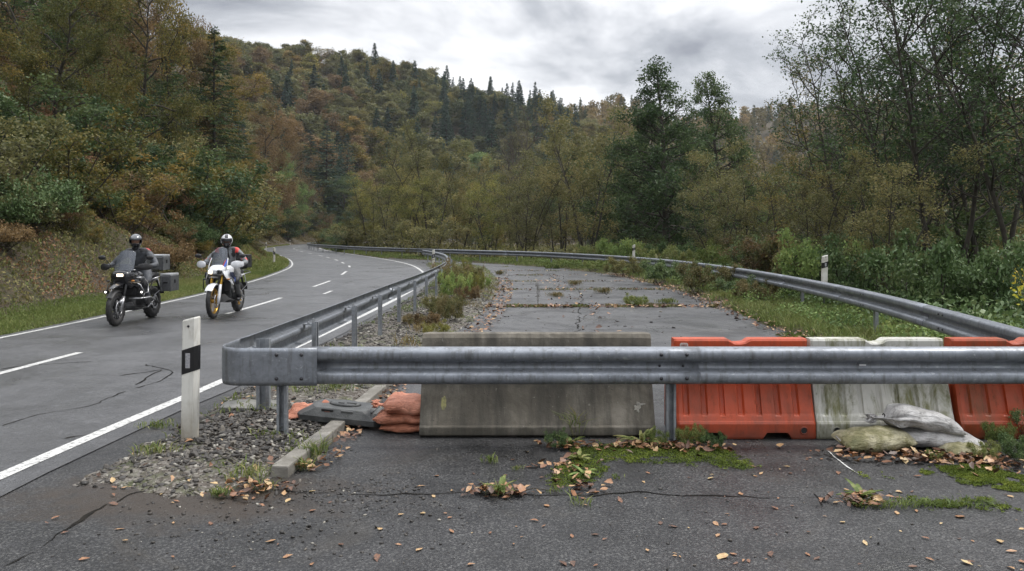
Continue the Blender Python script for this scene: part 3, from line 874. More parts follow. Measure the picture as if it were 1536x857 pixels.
def plastic_barrier(label, mat, loc, rz, hole_x, Lb=1.17, sticker=False, lug=True, ribs=True, group=None):
    root = empty('plastic_barrier', loc, rz)
    tag(root, label, 'barrier', group)
    b = MB()
    # rows of the front face, bottom to top: (half depth, z)
    rows = [(.235, 0.0), (.24, .015), (.24, .125), (.232, .142), (.225, .150), (.212, .185), (.203, .205), (.085, .640), (.076, .665), (.068, .700), (.068, .745), (.072, .80), (.060, .818)]
    rib = [(.055 + .156 * k, .055 + .156 * k + .058) for k in range(7)]
    tr = 0.012
    xs_ = sorted(set([0.0, Lb] + [v for a_, c_ in rib for v in (a_, a_ + tr, c_ - tr, c_)] + [.20, .235, .38, .415, .72, .755, .93, .965] + [.47, .50, .56, .585, .63, .66] + list(np.linspace(0.02, Lb - 0.02, 9))))
    xs_ = [x for x in xs_ if 0 <= x <= Lb]
    def notch(x): return 0.052 * float(np.interp(x, [.20, .235, .38, .415], [0, 1, 1, 0]) + np.interp(x, [.72, .755, .93, .965], [0, 1, 1, 0]))
    def dip(x): return 0.035 * float(np.interp(x, [.48, .53, .62, .67], [0, 1, 1, 0]))
    def inrib(x):
        for a_, c_ in rib:
            if a_ + tr - 1e-6 <= x <= c_ - tr + 1e-6: return 1
        return 0
    rings = []
    ends = [0.012, 0.004]
    for x in xs_:
        tap = 1.0
        ring = []
        inset = 0.0 if 0.001 < x < Lb - 0.001 else 0.012
        def P(y, z, sgn):
            lean = 0.012 * (z / 0.8) * (1 if x < Lb / 2 else -1) * (2 * abs(x - Lb / 2) / Lb)
            return (x - Lb / 2 + lean, sgn * (y - inset), z)
        F_ = []
        for (y, z) in rows:
            zz_ = z
            if z < 0.13: zz_ = max(z, notch(x) + (0.0 if z < .01 else (z / 0.13) * 0.02))
            if z > 0.69: zz_ = z - dip(x) * (z - 0.69) / 0.128
            yy = y
            if inrib(x) and 0.20 < z < 0.65 and ribs: yy = y - 0.022
            F_.append((yy, zz_))
        ring = [P(y, z, -1) for y, z in F_] + [P(y, z, 1) for y, z in reversed(F_)]
        rings.append(ring)
    b.rings(rings, 0, None, True, False, False)
    o = b.build('shell', mat, root, bevel=0.006)
    for p in o.data.polygons: p.use_smooth = False
    # water port and coupling hole
    h = MB(); h.cyl((0, 0, 0), (0, 0.012, 0), 0.026, 20)
    ho = h.build('drain_hole', M_black, root); ho.location = (hole_x, -0.2425, 0.072)
    h = MB(); h.torus((0, 0, 0), 0.029, 0.005, 'y'); hr = h.build('ring', mat, ho)
    if lug:
        h = MB()
        h.loft([(-0.02, 0, 0.05, 0.05, 0.02, 4), (0, 0, 0.08, 0.06, 0.06, 4), (0.03, 0, 0.2, 0.06, 0.2, 6)], 16)
        h = MB(); h.box((-Lb / 2 - 0.018, 0.0, 0.235), (0.060, 0.14, 0.39), 0, None, 0.014)
        h.build('coupling_lug', mat, root)
    if sticker:
        h = MB(); oc = [(-.036, -.010), (.036, -.010), (.036, .008), (.026, .020), (-.026, .020), (-.036, .008)]
        h.prism(oc, 0, 0.003, 'y'); s_ = h.build('label_plate', M_tag, root); s_.location = (-0.49, -0.0745, 0.765)
        h = MB()
        for k in range(4): h.box((-0.018 + 0.012 * k, 0, 0.0), (0.004, 0.003, 0.016 + 0.004 * (k % 2)), 0)
        h.box((0, 0, -0.006), (0.05, 0.003, 0.003), 0)
        k_ = h.build('raised_mark', pbr('mark_red', (0.35, 0.08, 0.05), 0.5), s_); k_.location = (0, -0.001, 0.004)
    return root
BY = 6.67
plastic_barrier('orange ribbed plastic road barrier beside the concrete block, with small pale plate', M_orange, (1.97, BY, 0), 0, 0.478, sticker=True)
plastic_barrier('white plastic road barrier streaked with green algae between two orange ones', M_white, (3.145, BY, 0), 0, -0.42)
plastic_barrier('darker stained orange plastic road barrier at the right edge of the frame', M_orange2, (4.36, BY, 0), 0, 0.478)

# ------------------------------------------------------------------ sandbags
def fabric(name, c1, c2, c3, scale=5, weave=260):
    m, t, B, O = new_mat(name)
    co = t.nodes.new('ShaderNodeTexCoord').outputs['Object']
    n = noise_node(t, scale, 6, 0.7, vec=co, dist=0.5)
    c = ramp(t, n, [(0.30, c3), (0.45, c2), (0.60, c1)])
    c = mixc(t, ramp(t, noise_node(t, scale * 5, 5, 0.75, vec=co), [(0.5, 0.0), (0.7, 0.6)]), c, tuple(x * 0.55 for x in c3))
    t.links.new(c, B.inputs['Base Color']); B.inputs['Roughness'].default_value = 0.62
    b = bump(t, noise_node(t, 14, 6, 0.65, vec=co, dist=1.2, mapping=(0.6, 2.0, 1.6)), 0.8, 0.04)
    wv = t.nodes.new('ShaderNodeTexVoronoi'); wv.inputs['Scale'].default_value = weave; t.links.new(co, wv.inputs['Vector'])
    t.links.new(bump(t, wv.outputs['Distance'], 0.25, 0.002, b), B.inputs['Normal'])
    return m
M_bagw = fabric('white_woven_bag', (0.50, 0.49, 0.48), (0.36, 0.35, 0.34), (0.16, 0.155, 0.145))
M_bagm = fabric('mossy_woven_bag', (0.36, 0.33, 0.22), (0.19, 0.175, 0.08), (0.075, 0.08, 0.025), 6)
M_bago = fabric('orange_bag', (0.60, 0.26, 0.17), (0.52, 0.20, 0.12), (0.34, 0.12, 0.07), 3)
M_bago2 = fabric('orange_bag_worn', (0.44, 0.17, 0.10), (0.36, 0.13, 0.07), (0.22, 0.08, 0.045), 3)

def bag(name, mat, Lx, Wy, Hz, seed, tied=0, sag=0.0, famp=0.16, flat_ends=True, squash=1.0):
    """pillow-shaped filled sack; tied=-1/1 gathers that end into a neck with a ruffle"""
    r_ = np.random.default_rng(seed)
    nu, nv_ = 54, 44
    rings = []
    ph = r_.uniform(0, 6.28, 8)
    for i in range(nu):
        u = -1 + 2 * i / (nu - 1)
        rings_r = []
        e1 = (1 - abs(u) ** 3.2) ** 0.55 if abs(u) < 1 else 0.0
        hh = max(0.06, e1); ww = 0.80 + 0.2 * e1
        if tied and u * tied > 0.45:
            k = (u * tied - 0.45) / 0.55
            neck = 1 - 0.86 * sstep(np.array([k]), 0.0, 0.55)[0] + (0.42 * sstep(np.array([k]), 0.68, 1.0)[0])
            ww = ww * neck; hh = max(hh, 0.3) * neck if k < 0.7 else neck * 0.75
        xc = u * Lx / 2
        for j in range(nv_):
            a_ = 2 * math.pi * j / nv_
            c_, s_ = math.cos(a_), math.sin(a_)
            y = math.copysign(abs(c_) ** 0.75, c_) * Wy / 2 * ww
            z = math.copysign(abs(s_) ** 0.85, s_) * Hz / 2 * hh
            fold = 0.0
            if tied:
                kk = max(0.0, (u * tied - (-0.25)) / 0.85)
                amp = famp * min(1, kk) ** 1.3
                fold = amp * (math.sin(9 * a_ + ph[0] + u * 2) * 0.6 + math.sin(15 * a_ + ph[1]) * 0.4)
            fold += 0.035 * math.sin(5 * u + 3 * a_ + ph[2]) + 0.022 * math.sin(17 * u + 4 * a_ + ph[5]) * (0.4 + 0.6 * abs(u)) + 0.02 * math.sin(11 * u - 2 * a_ + ph[3]) * e1
            y *= 1 + fold; z *= 1 + fold
            if z < 0: z *= 0.75 * squash
            lump = float(mnoise.noise(Vector((u * 2.1 + seed, c_ * 1.2, s_ * 1.2)))) * 0.10 * Hz
            z += lump * e1 - sag * (u * u) * Hz
            xw = xc + float(mnoise.noise(Vector((c_ * 1.5 + seed, s_ * 1.5, u)))) * 0.03 * Lx * abs(u) + (0.02 * math.sin(7 * a_ + ph[4]) if tied and u * tied > 0.9 else 0)
            rings_r.append((xw, y, z))
        rings.append(rings_r)
    mb = MB(); mb.rings(rings, 0, None, True)
    return mb.build(name, mat, None, subsurf=0)

def place(o, x, y, z, rz=0, rx=0, ry=0, s=1):
    o.location = (x, y, z); o.rotation_euler = (R(rx), R(ry), R(rz)); o.scale = (s, s, s) if not isinstance(s, tuple) else s
    return o
GS = 'sandbags against the plastic barriers'
o = place(bag('sandbag', M_bagm, 0.57, 0.34, 0.175, 11), 2.90, 6.14, 0.075, 4, 6, -3)
tag(o, 'mossy yellow-green sandbag lying flat in front of the white barrier', 'sandbag', GS)
sm = MB(); sm.tube([(-0.262, -0.155, -0.065), (-0.268, -0.09, -0.02), (-0.28, 0.0, 0.012), (-0.275, 0.08, 0.018)], 0.004, 6)
sm.build('seam_cord', M_bagw, o)
o = place(bag('sandbag', M_bagw, 0.74, 0.38, 0.17, 12, tied=0), 3.39, 6.22, 0.072, -7, 0, 4)
tag(o, 'grey white sandbag at the bottom under the tied one', 'sandbag', GS)
o = place(bag('sandbag', M_bagw, 0.70, 0.34, 0.20, 13, tied=-1, sag=0.25), 3.26, 6.22, 0.222, -5, -4, 7)
tag(o, 'white sandbag with tied ruffled neck lying on top of the other bags', 'sandbag', GS)
tie = MB(); tie.torus((-0.236, 0, -0.02), 0.026, 0.005, 'x'); tie.build('tie_cord', M_crack, o)
o = place(bag('sandbag', M_bagm, 0.30, 0.26, 0.10, 14), 3.52, 5.98, 0.035, 5, 0, 0)
tag(o, 'small flat greenish sandbag half buried in weeds at the right end of the pile', 'sandbag', GS)
GO = 'orange sandbags stacked beside the concrete barrier'
for k, (h_, m_, w_, lb) in enumerate([(0.065, M_bago2, 0.50, 'orange sandbag flattened at the bottom of the stack beside the concrete block'), (0.095, M_bago2, 0.50, 'orange sandbag in the middle of the stack beside the concrete block'), (0.135, M_bago, 0.54, 'plump pale orange sandbag on top of the stack beside the concrete block')]):
    o = place(bag('sandbag', m_, w_, 0.40, h_ + 0.035, 21 + k, tied=-1 if k == 2 else 0, famp=0.06), [-0.90, -0.95, -0.95][k], 6.80, [0.035, 0.108, 0.205][k], [1, -3, -2][k], 0, [0, 0, 2][k])
    tag(o, lb, 'sandbag', GO)

# ------------------------------------------------------------------ black rubber sign foot with an empty orange bag, grey slab
M_rub = pbr('recycled_rubber', (0.045, 0.048, 0.048), 0.55, base2=(0.085, 0.088, 0.086), scale=8, bmp=0.5, bscale=90)
root = empty('sign_foot', (-1.53, 6.98, 0.05), R(-6)); tag(root, 'black rubber sign foot with slots lying across the kerb', 'sign foot')
root.rotation_euler = (R(2), R(4), R(-7))
b = MB()
def oct_ring(lx, ly, z, ch=0.07): return [(-lx, -ly + ch, z), (-lx + ch, -ly, z), (lx - ch, -ly, z), (lx, -ly + ch, z), (lx, ly - ch, z), (lx - ch, ly, z), (-lx + ch, ly, z), (-lx, ly - ch, z)]
b.rings([oct_ring(.41, .20, 0), oct_ring(.41, .20, .05), oct_ring(.27, .155, .115, .05), oct_ring(.262, .148, .12, .05)], 0, None, True, False, False)
b.build('base', M_rub, root, bevel=0.006)
b = MB(); b.loft([(.118, 0, 0.02, .15, .09), (.135, 0, 0.02, .14, .082), (.142, 0, 0.02, .12, .07)], 20, axis='z'); b.build('raised_hub', M_rub, root)
for (x, y, lx, ly) in ((-.02, -.03, .028, .012), (.07, -.01, .045, .012)):
    b = MB(); b.box((x, y + 0.0, .143), (lx * 2, ly * 2, .006), 0, None, 0.002); b.build('slot', M_black, root)
for x in (-.10, .08):
    b = MB(); b.box((x, -.152, .09), (.11, .04, .045), 0, None, 0.006); b.build('grip_slot', M_black if x < 0 else M_rub, root)
for k in range(3):
    b = MB(); b.box((0, 0, 0), (.014, .26 - .02 * k, .012), 0, None, .003); o = b.build('ridge', M_rub, root); o.location = (.29 + .035 * k, 0, .108 - .017 * k); o.rotation_euler = (0, R(25), 0)
b = MB(); b.box((-.10, -.168, .085), (.05, .012, .02), 0, None, .003); b.build('reflector_block', pbr('rusty_red', (.16, .06, .04), .6), root)

def cloth(name, mat, Lx, Ly, seed, amp):
    n_, m_ = 36, 18
    vs, fs = [], []
    for i in range(n_):
        for j in range(m_):
            u, v = i / (n_ - 1), j / (m_ - 1)
            q = Vector((u * 3 + seed, v * 2.2, seed))
            z = amp * (0.75 + mnoise.noise(q) * 1.3 + 0.5 * mnoise.noise(q * 2.7)) * (math.sin(math.pi * min(1, max(0, v))) ** 0.5)
            edge = 0.02 * mnoise.noise(Vector((u * 6, 0, seed)))
            vs.append(((u - .5) * Lx + 0.03 * mnoise.noise(q * 2), (v - .5) * Ly * (1 + 0.25 * mnoise.noise(Vector((u * 2, 5, seed)))) + edge, max(0.003, z)))
    fs = [(i * m_ + j, (i + 1) * m_ + j, (i + 1) * m_ + j + 1, i * m_ + j + 1) for i in range(n_ - 1) for j in range(m_ - 1)]
    mb = MB(); mb.add(vs, fs, 0, True); o = mb.build(name, mat)
    s_ = o.modifiers.new('solid', 'SOLIDIFY'); s_.thickness = 0.006
    return o
o = place(cloth('empty_sandbag', M_bago, 0.52, 0.22, 3.3, 0.075), -1.86, 6.98, 0.085, 16, 0, -6)
tag(o, 'crumpled empty orange bag draped over the black rubber foot', 'sandbag')
M_slab = pbr('old_slab', (0.20, 0.195, 0.18), 0.85, base2=(0.12, 0.12, 0.105), scale=6, bmp=0.5)
b = MB(); b.prism([(-.30, -.14), (.27, -.16), (.30, .10), (.22, .17), (-.22, .16), (-.31, .05)], 0, .045, 'z')
o = place(b.build('paving_slab', M_slab, bevel=0.008), -2.47, 7.38, 0.045, 4, 3, 2)
tag(o, 'grey broken paving slab lying by the corner post', 'slab')

# ------------------------------------------------------------------ roadside delineators
M_dw = pbr('delineator_white', (0.62, 0.61, 0.56), 0.45, base2=(0.46, 0.44, 0.38), scale=7, bmp=0.15)
M_dwd = None
m, t, B, O = new_mat('delineator_white_dirty')
co = t.nodes.new('ShaderNodeTexCoord').outputs['Object']
c = mixc(t, ramp(t, noise_node(t, 5, 6, 0.7, vec=co, dist=.6, mapping=(1.4, 1, 0.35)), [(0.47, 0.0), (0.68, 0.8)]), (0.66, 0.65, 0.60), (0.27, 0.24, 0.18))
sz = t.nodes.new('ShaderNodeSeparateXYZ'); t.links.new(co, sz.inputs[0])
zb = math_node(t, 'ADD', sz.outputs[2], math_node(t, 'MULTIPLY', noise_node(t, 12, 5, 0.7, vec=co), 0.3))
c = mixc(t, ramp(t, zb, [(0.2, 0.75), (0.55, 0.0)]), c, (0.22, 0.19, 0.14))
t.links.new(c, B.inputs['Base Color']); B.inputs['Roughness'].default_value = 0.45
M_dwd = m
M_db = pbr('delineator_black', (0.012, 0.012, 0.013), 0.4)
M_refl = pbr('grey_reflector', (0.42, 0.42, 0.43), 0.25, 0.2, base2=(0.3, 0.3, 0.32), scale=80)
def delineator(label, x, y, z, h=1.05, wx=0.13, rz=0, tilt=0, mat=None, group=None, vis=True, flip=1):
    root = empty('delineator_post', (x, y, z), R(rz)); tag(root, label, 'roadside post', group)
    root.rotation_euler = (0, R(tilt), R(rz))
    b = MB()
    w2, dp = wx / 2, 0.05
    sec = [(-w2, -dp * .35), (-w2 * .7, -dp), (w2 * .7, -dp), (w2, -dp * .35), (w2, dp * .4), (0, dp), (-w2, dp * .4)]
    n_ = len(sec)
    def top(xx): return h - (0.034 * (1 - (xx * flip / w2)) / 2 if True else 0)
    def ring(zf): return [(a_, c_, zf(a_)) for a_, c_ in sec]
    b.rings([ring(lambda a_: -0.12), ring(lambda a_: h * .5), ring(lambda a_: top(a_) - .012), [(a_ * .93, c_ * .9, top(a_)) for a_, c_ in sec]], 0, None, True, False, False)
    b.build('post_body', mat or M_dw, root, bevel=0.003)
    b = MB()
    e = 0.0022
    z0, z1, sl = h * .755, h * .565, 0.045 * (wx / .13)
    def R2(zc, s_): return [(a_ * (1 + e / w2) + 0, c_ + math.copysign(e, c_), zc + flip * a_ / w2 * s_) for a_, c_ in sec]
    b.rings([R2(z1, sl * .5), R2(z0, sl * .5)], 0, None, True, False, False)
    b.build('black_band', M_db, root)
    b = MB(); b.box((0.0, -dp - e - 0.002, (z0 + z1) / 2), (wx * .28, .006, h * .115), 0, None, .0015); b.build('reflector', M_refl, root)
    b = MB(); b.cyl((0, -dp - .004, h * .925), (0, -dp, h * .925), .010, 10); b.build('rivet', M_bolt, root)
    return root
delineator('large dirty white roadside post with black band, nearest the camera', -2.635, 6.27, 0.0, 1.05, 0.135, -4, 0.8, M_dwd)
for (px, py, lb, ww, fl_) in [(650, 404, 'white roadside post with black band just in front of the curve of the left guardrail', .13, 1), (628, 387, 'white roadside post standing in front of the far guardrail, right one of two', .13, 1),
                       (565, 379.5, 'white roadside post half hidden behind the far guardrail', .13, 1), (411, 396, 'white roadside post with black band on the inner grass bend, nearest on the left side', .13, -1),
                       (399, 376, 'slim white roadside post behind the nearest one on the left grass verge', .13, -1), (435, 368, 'tiny white roadside post on the far left verge near the forest', .13, -1),
                       (502, 368, 'tiny white roadside post at the start of the far guardrail', .13, 1)]:
    x, y = gp(px, py)
    delineator(lb, x, y, 0.0, 1.03, ww, 0, 0.5, None, flip=fl_)
def rail_mount(y, zb, lb, px):
    x = (px - 768) / F * y
    r_ = delineator(lb, x, y, zb, 0.60, 0.12, 0, 1.0, None)
    b = MB(); b.cyl((0, 0, -0.4), (0, 0, 0.02), 0.02, 8); b.build('bracket', M_galv2, r_)
rail_mount(15.9, 0.72, 'short white roadside post fixed behind the right guardrail, beside the undergrowth', 1236.5)
rail_mount(34.6, 0.74, 'short white roadside post on the guardrail at the far side of the old road', 950.5)

# small distant road sign
root = empty('road_sign', (*gp(524.5, 368.5)[:2], 0)); root.location = ((524.5 - 768) / F * 150, 150, T1((524.5 - 768) / F * 150, 150)); tag(root, 'tiny white triangular sign with red edge at the far bend', 'road sign')
b = MB(); b.cyl((0, 0, 0), (0, 0, 2.9), 0.04, 8); b.build('post', M_galv2, root)
b = MB(); b.prism([(-.62, 1.75), (.62, 1.75), (0, 2.85)], -.07, -.045, 'y'); b.build('red_rim', pbr('sign_red', (.45, .02, .02), .4), root)
b = MB(); b.prism([(-.42, 1.87), (.42, 1.87), (0, 2.62)], -.08, -.071, 'y'); b.build('white_face', pbr('sign_white', (.75, .75, .75), .4), root)
b = MB(); b.prism([(-.3, 1.35), (.3, 1.35), (.3, 1.65), (-.3, 1.65)], -.07, -.05, 'y'); b.build('plate', pbr('sign_plate', (.75, .75, .75), .4), root)
# ------------------------------------------------------------------ vegetation tools
def unit(v): return v / (np.linalg.norm(v, axis=-1, keepdims=True) + 1e-9)

def leaf_quads(C, size, r_, aspect=0.55, up=0.25, hang=0.0, dirs=None, fold=0.0):
    """one rhombic leaf per centre"""
    n = len(C)
    d_ = unit(r_.normal(size=(n, 3))) if dirs is None else unit(dirs + r_.normal(size=(n, 3)) * 0.45)
    d_[:, 2] -= hang; d_ = unit(d_)
    nrm = unit(r_.normal(size=(n, 3)) + np.array([0, 0, up * 3]))
    sd = unit(np.cross(d_, nrm))
    L_ = (size * r_.uniform(0.6, 1.35, n))[:, None]
    a_ = C - d_ * L_ * 0.5; b_ = C + sd * L_ * aspect * 0.5 + d_ * L_ * 0.05; c_ = C + d_ * L_ * 0.5; e_ = C - sd * L_ * aspect * 0.5 + d_ * L_ * 0.05
    V = np.stack([a_, b_, c_, e_], 1).reshape(-1, 3)
    return V, np.arange(n * 4).reshape(n, 4)

def tubes(P, Rd, k):
    """P (B,K,3), Rd (B,K) -> open tapered tubes with k sides"""
    B_, K, _ = P.shape
    t_ = unit(np.gradient(P, axis=1))
    ref = np.where(np.abs(t_[..., 2:3]) > 0.9, np.array([1.0, 0, 0]), np.array([0, 0, 1.0]))
    a_ = unit(np.cross(t_, ref)); b_ = np.cross(t_, a_)
    th = np.arange(k) * 2 * np.pi / k
    ring = P[:, :, None, :] + (a_[:, :, None, :] * np.cos(th)[None, None, :, None] + b_[:, :, None, :] * np.sin(th)[None, None, :, None]) * Rd[:, :, None, None]
    V = ring.reshape(-1, 3)
    base = (np.arange(B_) * K * k)[:, None, None]
    i = np.arange(K - 1)[None, :, None] * k; j = np.arange(k)[None, None, :]
    j2 = (j + 1) % k
    Q = np.stack([base + i + j, base + i + j2, base + i + k + j2, base + i + k + j], -1).reshape(-1, 4)
    return V, Q

def merge(parts):
    V, Q, o = [], [], 0
    for v, q in parts:
        V.append(v); Q.append(q + o); o += len(v)
    return np.concatenate(V), np.concatenate(Q)

def polylines(start, dirs, length, K, r_, wander=0.18, grav=0.0, curl=None):
    """B branches from start (B,3) along dirs; returns (B,K,3)"""
    B_ = len(start); P = np.zeros((B_, K, 3)); P[:, 0] = start
    d_ = unit(dirs); st = (length / (K - 1))[:, None]
    for i in range(1, K):
        d_ = unit(d_ + r_.normal(size=(B_, 3)) * wander + np.array([0, 0, grav]))
        P[:, i] = P[:, i - 1] + d_ * st
    return P

def sub_branches(P, n, t0, r_, ang, len_ratio, L, prof=None):
    """children of the branches P"""
    B_, K, _ = P.shape
    par = np.repeat(np.arange(B_), n)
    t = r_.uniform(t0, 0.98, B_ * n)
    f = t * (K - 1); i = np.minimum(f.astype(int), K - 2); w_ = (f - i)[:, None]
    st = P[par, i] * (1 - w_) + P[par, i + 1] * w_
    tan = unit(P[par, i + 1] - P[par, i])
    side = unit(np.cross(tan, r_.normal(size=tan.shape)))
    an = ang * r_.uniform(0.6, 1.3, len(par))[:, None]
    d_ = tan * np.cos(an) + side * np.sin(an)
    ln = L[par] * len_ratio * (1.15 - 0.75 * t) * r_.uniform(0.6, 1.25, len(par))
    return st, d_, ln, par, t

def broadleaf(seed, H=12, stems=1, lean=0.08, crown0=0.25, n1=16, spread=0.32, elev=(0.2, 1.0), n2=7, n3=4, leaves=14, lsize=0.16, csz=0.28,
              shape='round', grav1=0.03, r0=None, wander=0.16, up=0.25, sides=6, dens_top=1.0, twig=True, trunk_wander=0.05, lit=0.0):
    r_ = np.random.default_rng(seed)
    if r0 is None: r0 = 0.013 * H + 0.03
    out, tips, cid = [], [], []
    az = r_.uniform(0, 6.28) + np.arange(stems) * 2.4
    st = np.stack([np.cos(az), np.sin(az), np.zeros(stems)], 1) * (0.25 if stems > 1 else 0)
    dr = np.stack([np.cos(az) * lean, np.sin(az) * lean, np.ones(stems)], 1)
    Hs = H * (1 if stems == 1 else r_.uniform(0.75, 1.0, stems)) * np.ones(stems)
    Hs[0] = H
    TP = polylines(st - np.array([0, 0, 0.3]), dr, Hs * 0.97, 12, r_, trunk_wander, 0.02)
    rr = r0 / math.sqrt(stems) * 1.1 * (1 - np.linspace(0, 1, 12) ** 1.1 * 0.93)[None, :] * np.ones((stems, 1))
    rr[:, 0] *= 1.35
    out.append(tubes(TP, rr, 8))
    B1 = max(3, n1 // stems)
    par = np.repeat(np.arange(stems), B1)
    t = np.tile(np.linspace(crown0, 0.97, B1), stems) + r_.uniform(-0.02, 0.02, stems * B1)
    t = np.clip(t, 0.05, 0.985)
    f = t * 11; i = np.minimum(f.astype(int), 10); w_ = (f - i)[:, None]
    s1 = TP[par, i] * (1 - w_) + TP[par, i + 1] * w_
    a1 = np.arange(len(par)) * 2.399 + r_.uniform(-0.5, 0.5, len(par))
    el = elev[0] + (elev[1] - elev[0]) * t + r_.uniform(-0.15, 0.15, len(par))
    if shape == 'round': pf = np.sqrt(np.clip(1 - ((t - 0.45) / 0.62) ** 2, 0.05, 1))
    elif shape == 'cone': pf = np.clip(1.06 - t, 0.06, 1) ** 0.72 * np.clip(0.4 + t * 3, 0, 1)
    else: pf = np.clip(0.45 + 0.7 * t, 0, 1) * np.clip((1.12 - t) * 2.5, 0.2, 1)
    L1 = H * spread * pf * r_.uniform(0.75, 1.2, len(par))
    d1 = np.stack([np.cos(a1) * np.cos(el), np.sin(a1) * np.cos(el), np.sin(el)], 1)
    P1 = polylines(s1, d1, L1, 8, r_, wander, grav1)
    r1 = np.clip(r0 * 0.42 * (L1 / (H * spread)) / math.sqrt(stems), 0.012, 1)[:, None] * (1 - np.linspace(0, 1, 8) * 0.85)[None]
    out.append(tubes(P1, r1, 5))
    s2, d2, L2, p2, t2 = sub_branches(P1, n2, 0.22, r_, 0.8, 0.5, L1)
    d2[:, 2] += 0.12
    P2 = polylines(s2, d2, L2, 5, r_, 0.2, 0.02)
    r2 = np.clip(r0 * 0.12 * (L2 / L2.mean()), 0.006, 0.05)[:, None] * (1 - np.linspace(0, 1, 5) * 0.8)[None]
    out.append(tubes(P2, r2, 4))
    s3, d3, L3, p3, t3 = sub_branches(P2, n3, 0.25, r_, 0.8, 0.6, L2)
    P3 = polylines(s3, d3, L3, 4, r_, 0.25, 0.0)
    if twig:
        r3 = np.full((len(P3), 4), 0.004) * np.array([1.3, 1, .8, .5]) * (H / 10)
        out.append(tubes(P3, r3, 3))
    WV, WQ = merge(out)
    # leaves round the outer twigs
    if leaves <= 0: return (WV, WQ), None
    n_ = leaves
    pw = np.clip(L3, 0.02, None) ** 0.9; kk = r_.choice(len(P3), int(len(P3) * n_), p=pw / pw.sum())
    ti = r_.uniform(0.2, 1.0, len(kk)) * 3; i = np.minimum(ti.astype(int), 2); w_ = (ti - i)[:, None]
    C = P3[kk, i] * (1 - w_) + P3[kk, i + 1] * w_ + r_.normal(size=(len(kk), 3)) * csz * np.array([1, 1, 0.75])
    cl = r_.uniform(0, 1, len(P1))[p2][p3][kk]
    c2 = r_.uniform(0, 1, len(P2))[p3][kk]
    v = np.clip(0.35 * cl + 0.30 * c2 + 0.35 * r_.uniform(0, 1, len(kk)), 0, 1)
    keep = C[:, 2] > 0.15
    C, v = C[keep], v[keep]
    LV, LQ = leaf_quads(C, lsize, r_, up=up)
    return (WV, WQ), (LV, LQ, v)

def conifer(seed, H=18, R0=3.0, whorls=34, nb=7, per=26, lsize=0.30, start=0.08, droop=-0.06):
    r_ = np.random.default_rng(seed)
    TP = polylines(np.zeros((1, 3)) - np.array([0, 0, .3]), np.array([[0, 0, 1.0]]), np.array([H]), 8, r_, 0.008)
    out = [tubes(TP, (0.011 * H * (1 - np.linspace(0, 1, 8) * 0.95))[None], 7)]
    t = np.repeat(np.linspace(start, 0.985, whorls), nb) + r_.uniform(-0.01, 0.01, whorls * nb)
    a1 = r_.uniform(0, 6.28, len(t))
    L1 = R0 * np.clip(1 - t, 0, 1) ** 0.85 * r_.uniform(0.65, 1.15, len(t)) + 0.15
    s1 = np.stack([np.zeros_like(t), np.zeros_like(t), t * H], 1)
    el = 0.15 - 0.35 * (1 - t) + 0.7 * np.clip(t - 0.85, 0, 1) * 4
    d1 = np.stack([np.cos(a1) * np.cos(el), np.sin(a1) * np.cos(el), np.sin(el)], 1)
    P1 = polylines(s1, d1, L1, 5, r_, 0.06, droop * 0.5)
    P1[:, -1, 2] += 0.06 * L1
    out.append(tubes(P1, (0.02 + 0.008 * L1)[:, None] * np.array([1, .8, .6, .4, .2]), 3))
    kk = np.repeat(np.arange(len(P1)), np.maximum(3, (per * L1 / R0).astype(int)))
    ti = np.sqrt(r_.uniform(0.02, 1.0, len(kk))) * 4; i = np.minimum(ti.astype(int), 3); w_ = (ti - i)[:, None]
    C = P1[kk, i] * (1 - w_) + P1[kk, i + 1] * w_
    side = np.stack([-np.sin(a1), np.cos(a1), np.zeros_like(a1)], 1)[kk]
    off = r_.normal(size=len(kk)) * 0.10 * L1[kk] * (1.2 - ti / 4)
    C = C + side * off[:, None]; C[:, 2] -= r_.uniform(0, 0.28, len(kk)) * (0.5 + 0.4 * np.sin(kk * 3.3)) * lsize * 2.5
    dirs = d1[kk] + side * np.sign(off)[:, None] * 0.7 + np.array([0, 0, -0.55])
    LV, LQ = leaf_quads(C, lsize, r_, aspect=0.34, up=0.5, dirs=dirs)
    v = np.clip(0.5 * r_.uniform(0, 1, len(P1))[kk] + 0.5 * r_.uniform(0, 1, len(kk)), 0, 1)
    return merge(out), (LV, LQ, v)

def thin(LV, LQ, v, kmax, seed):
    return LV, LQ, v

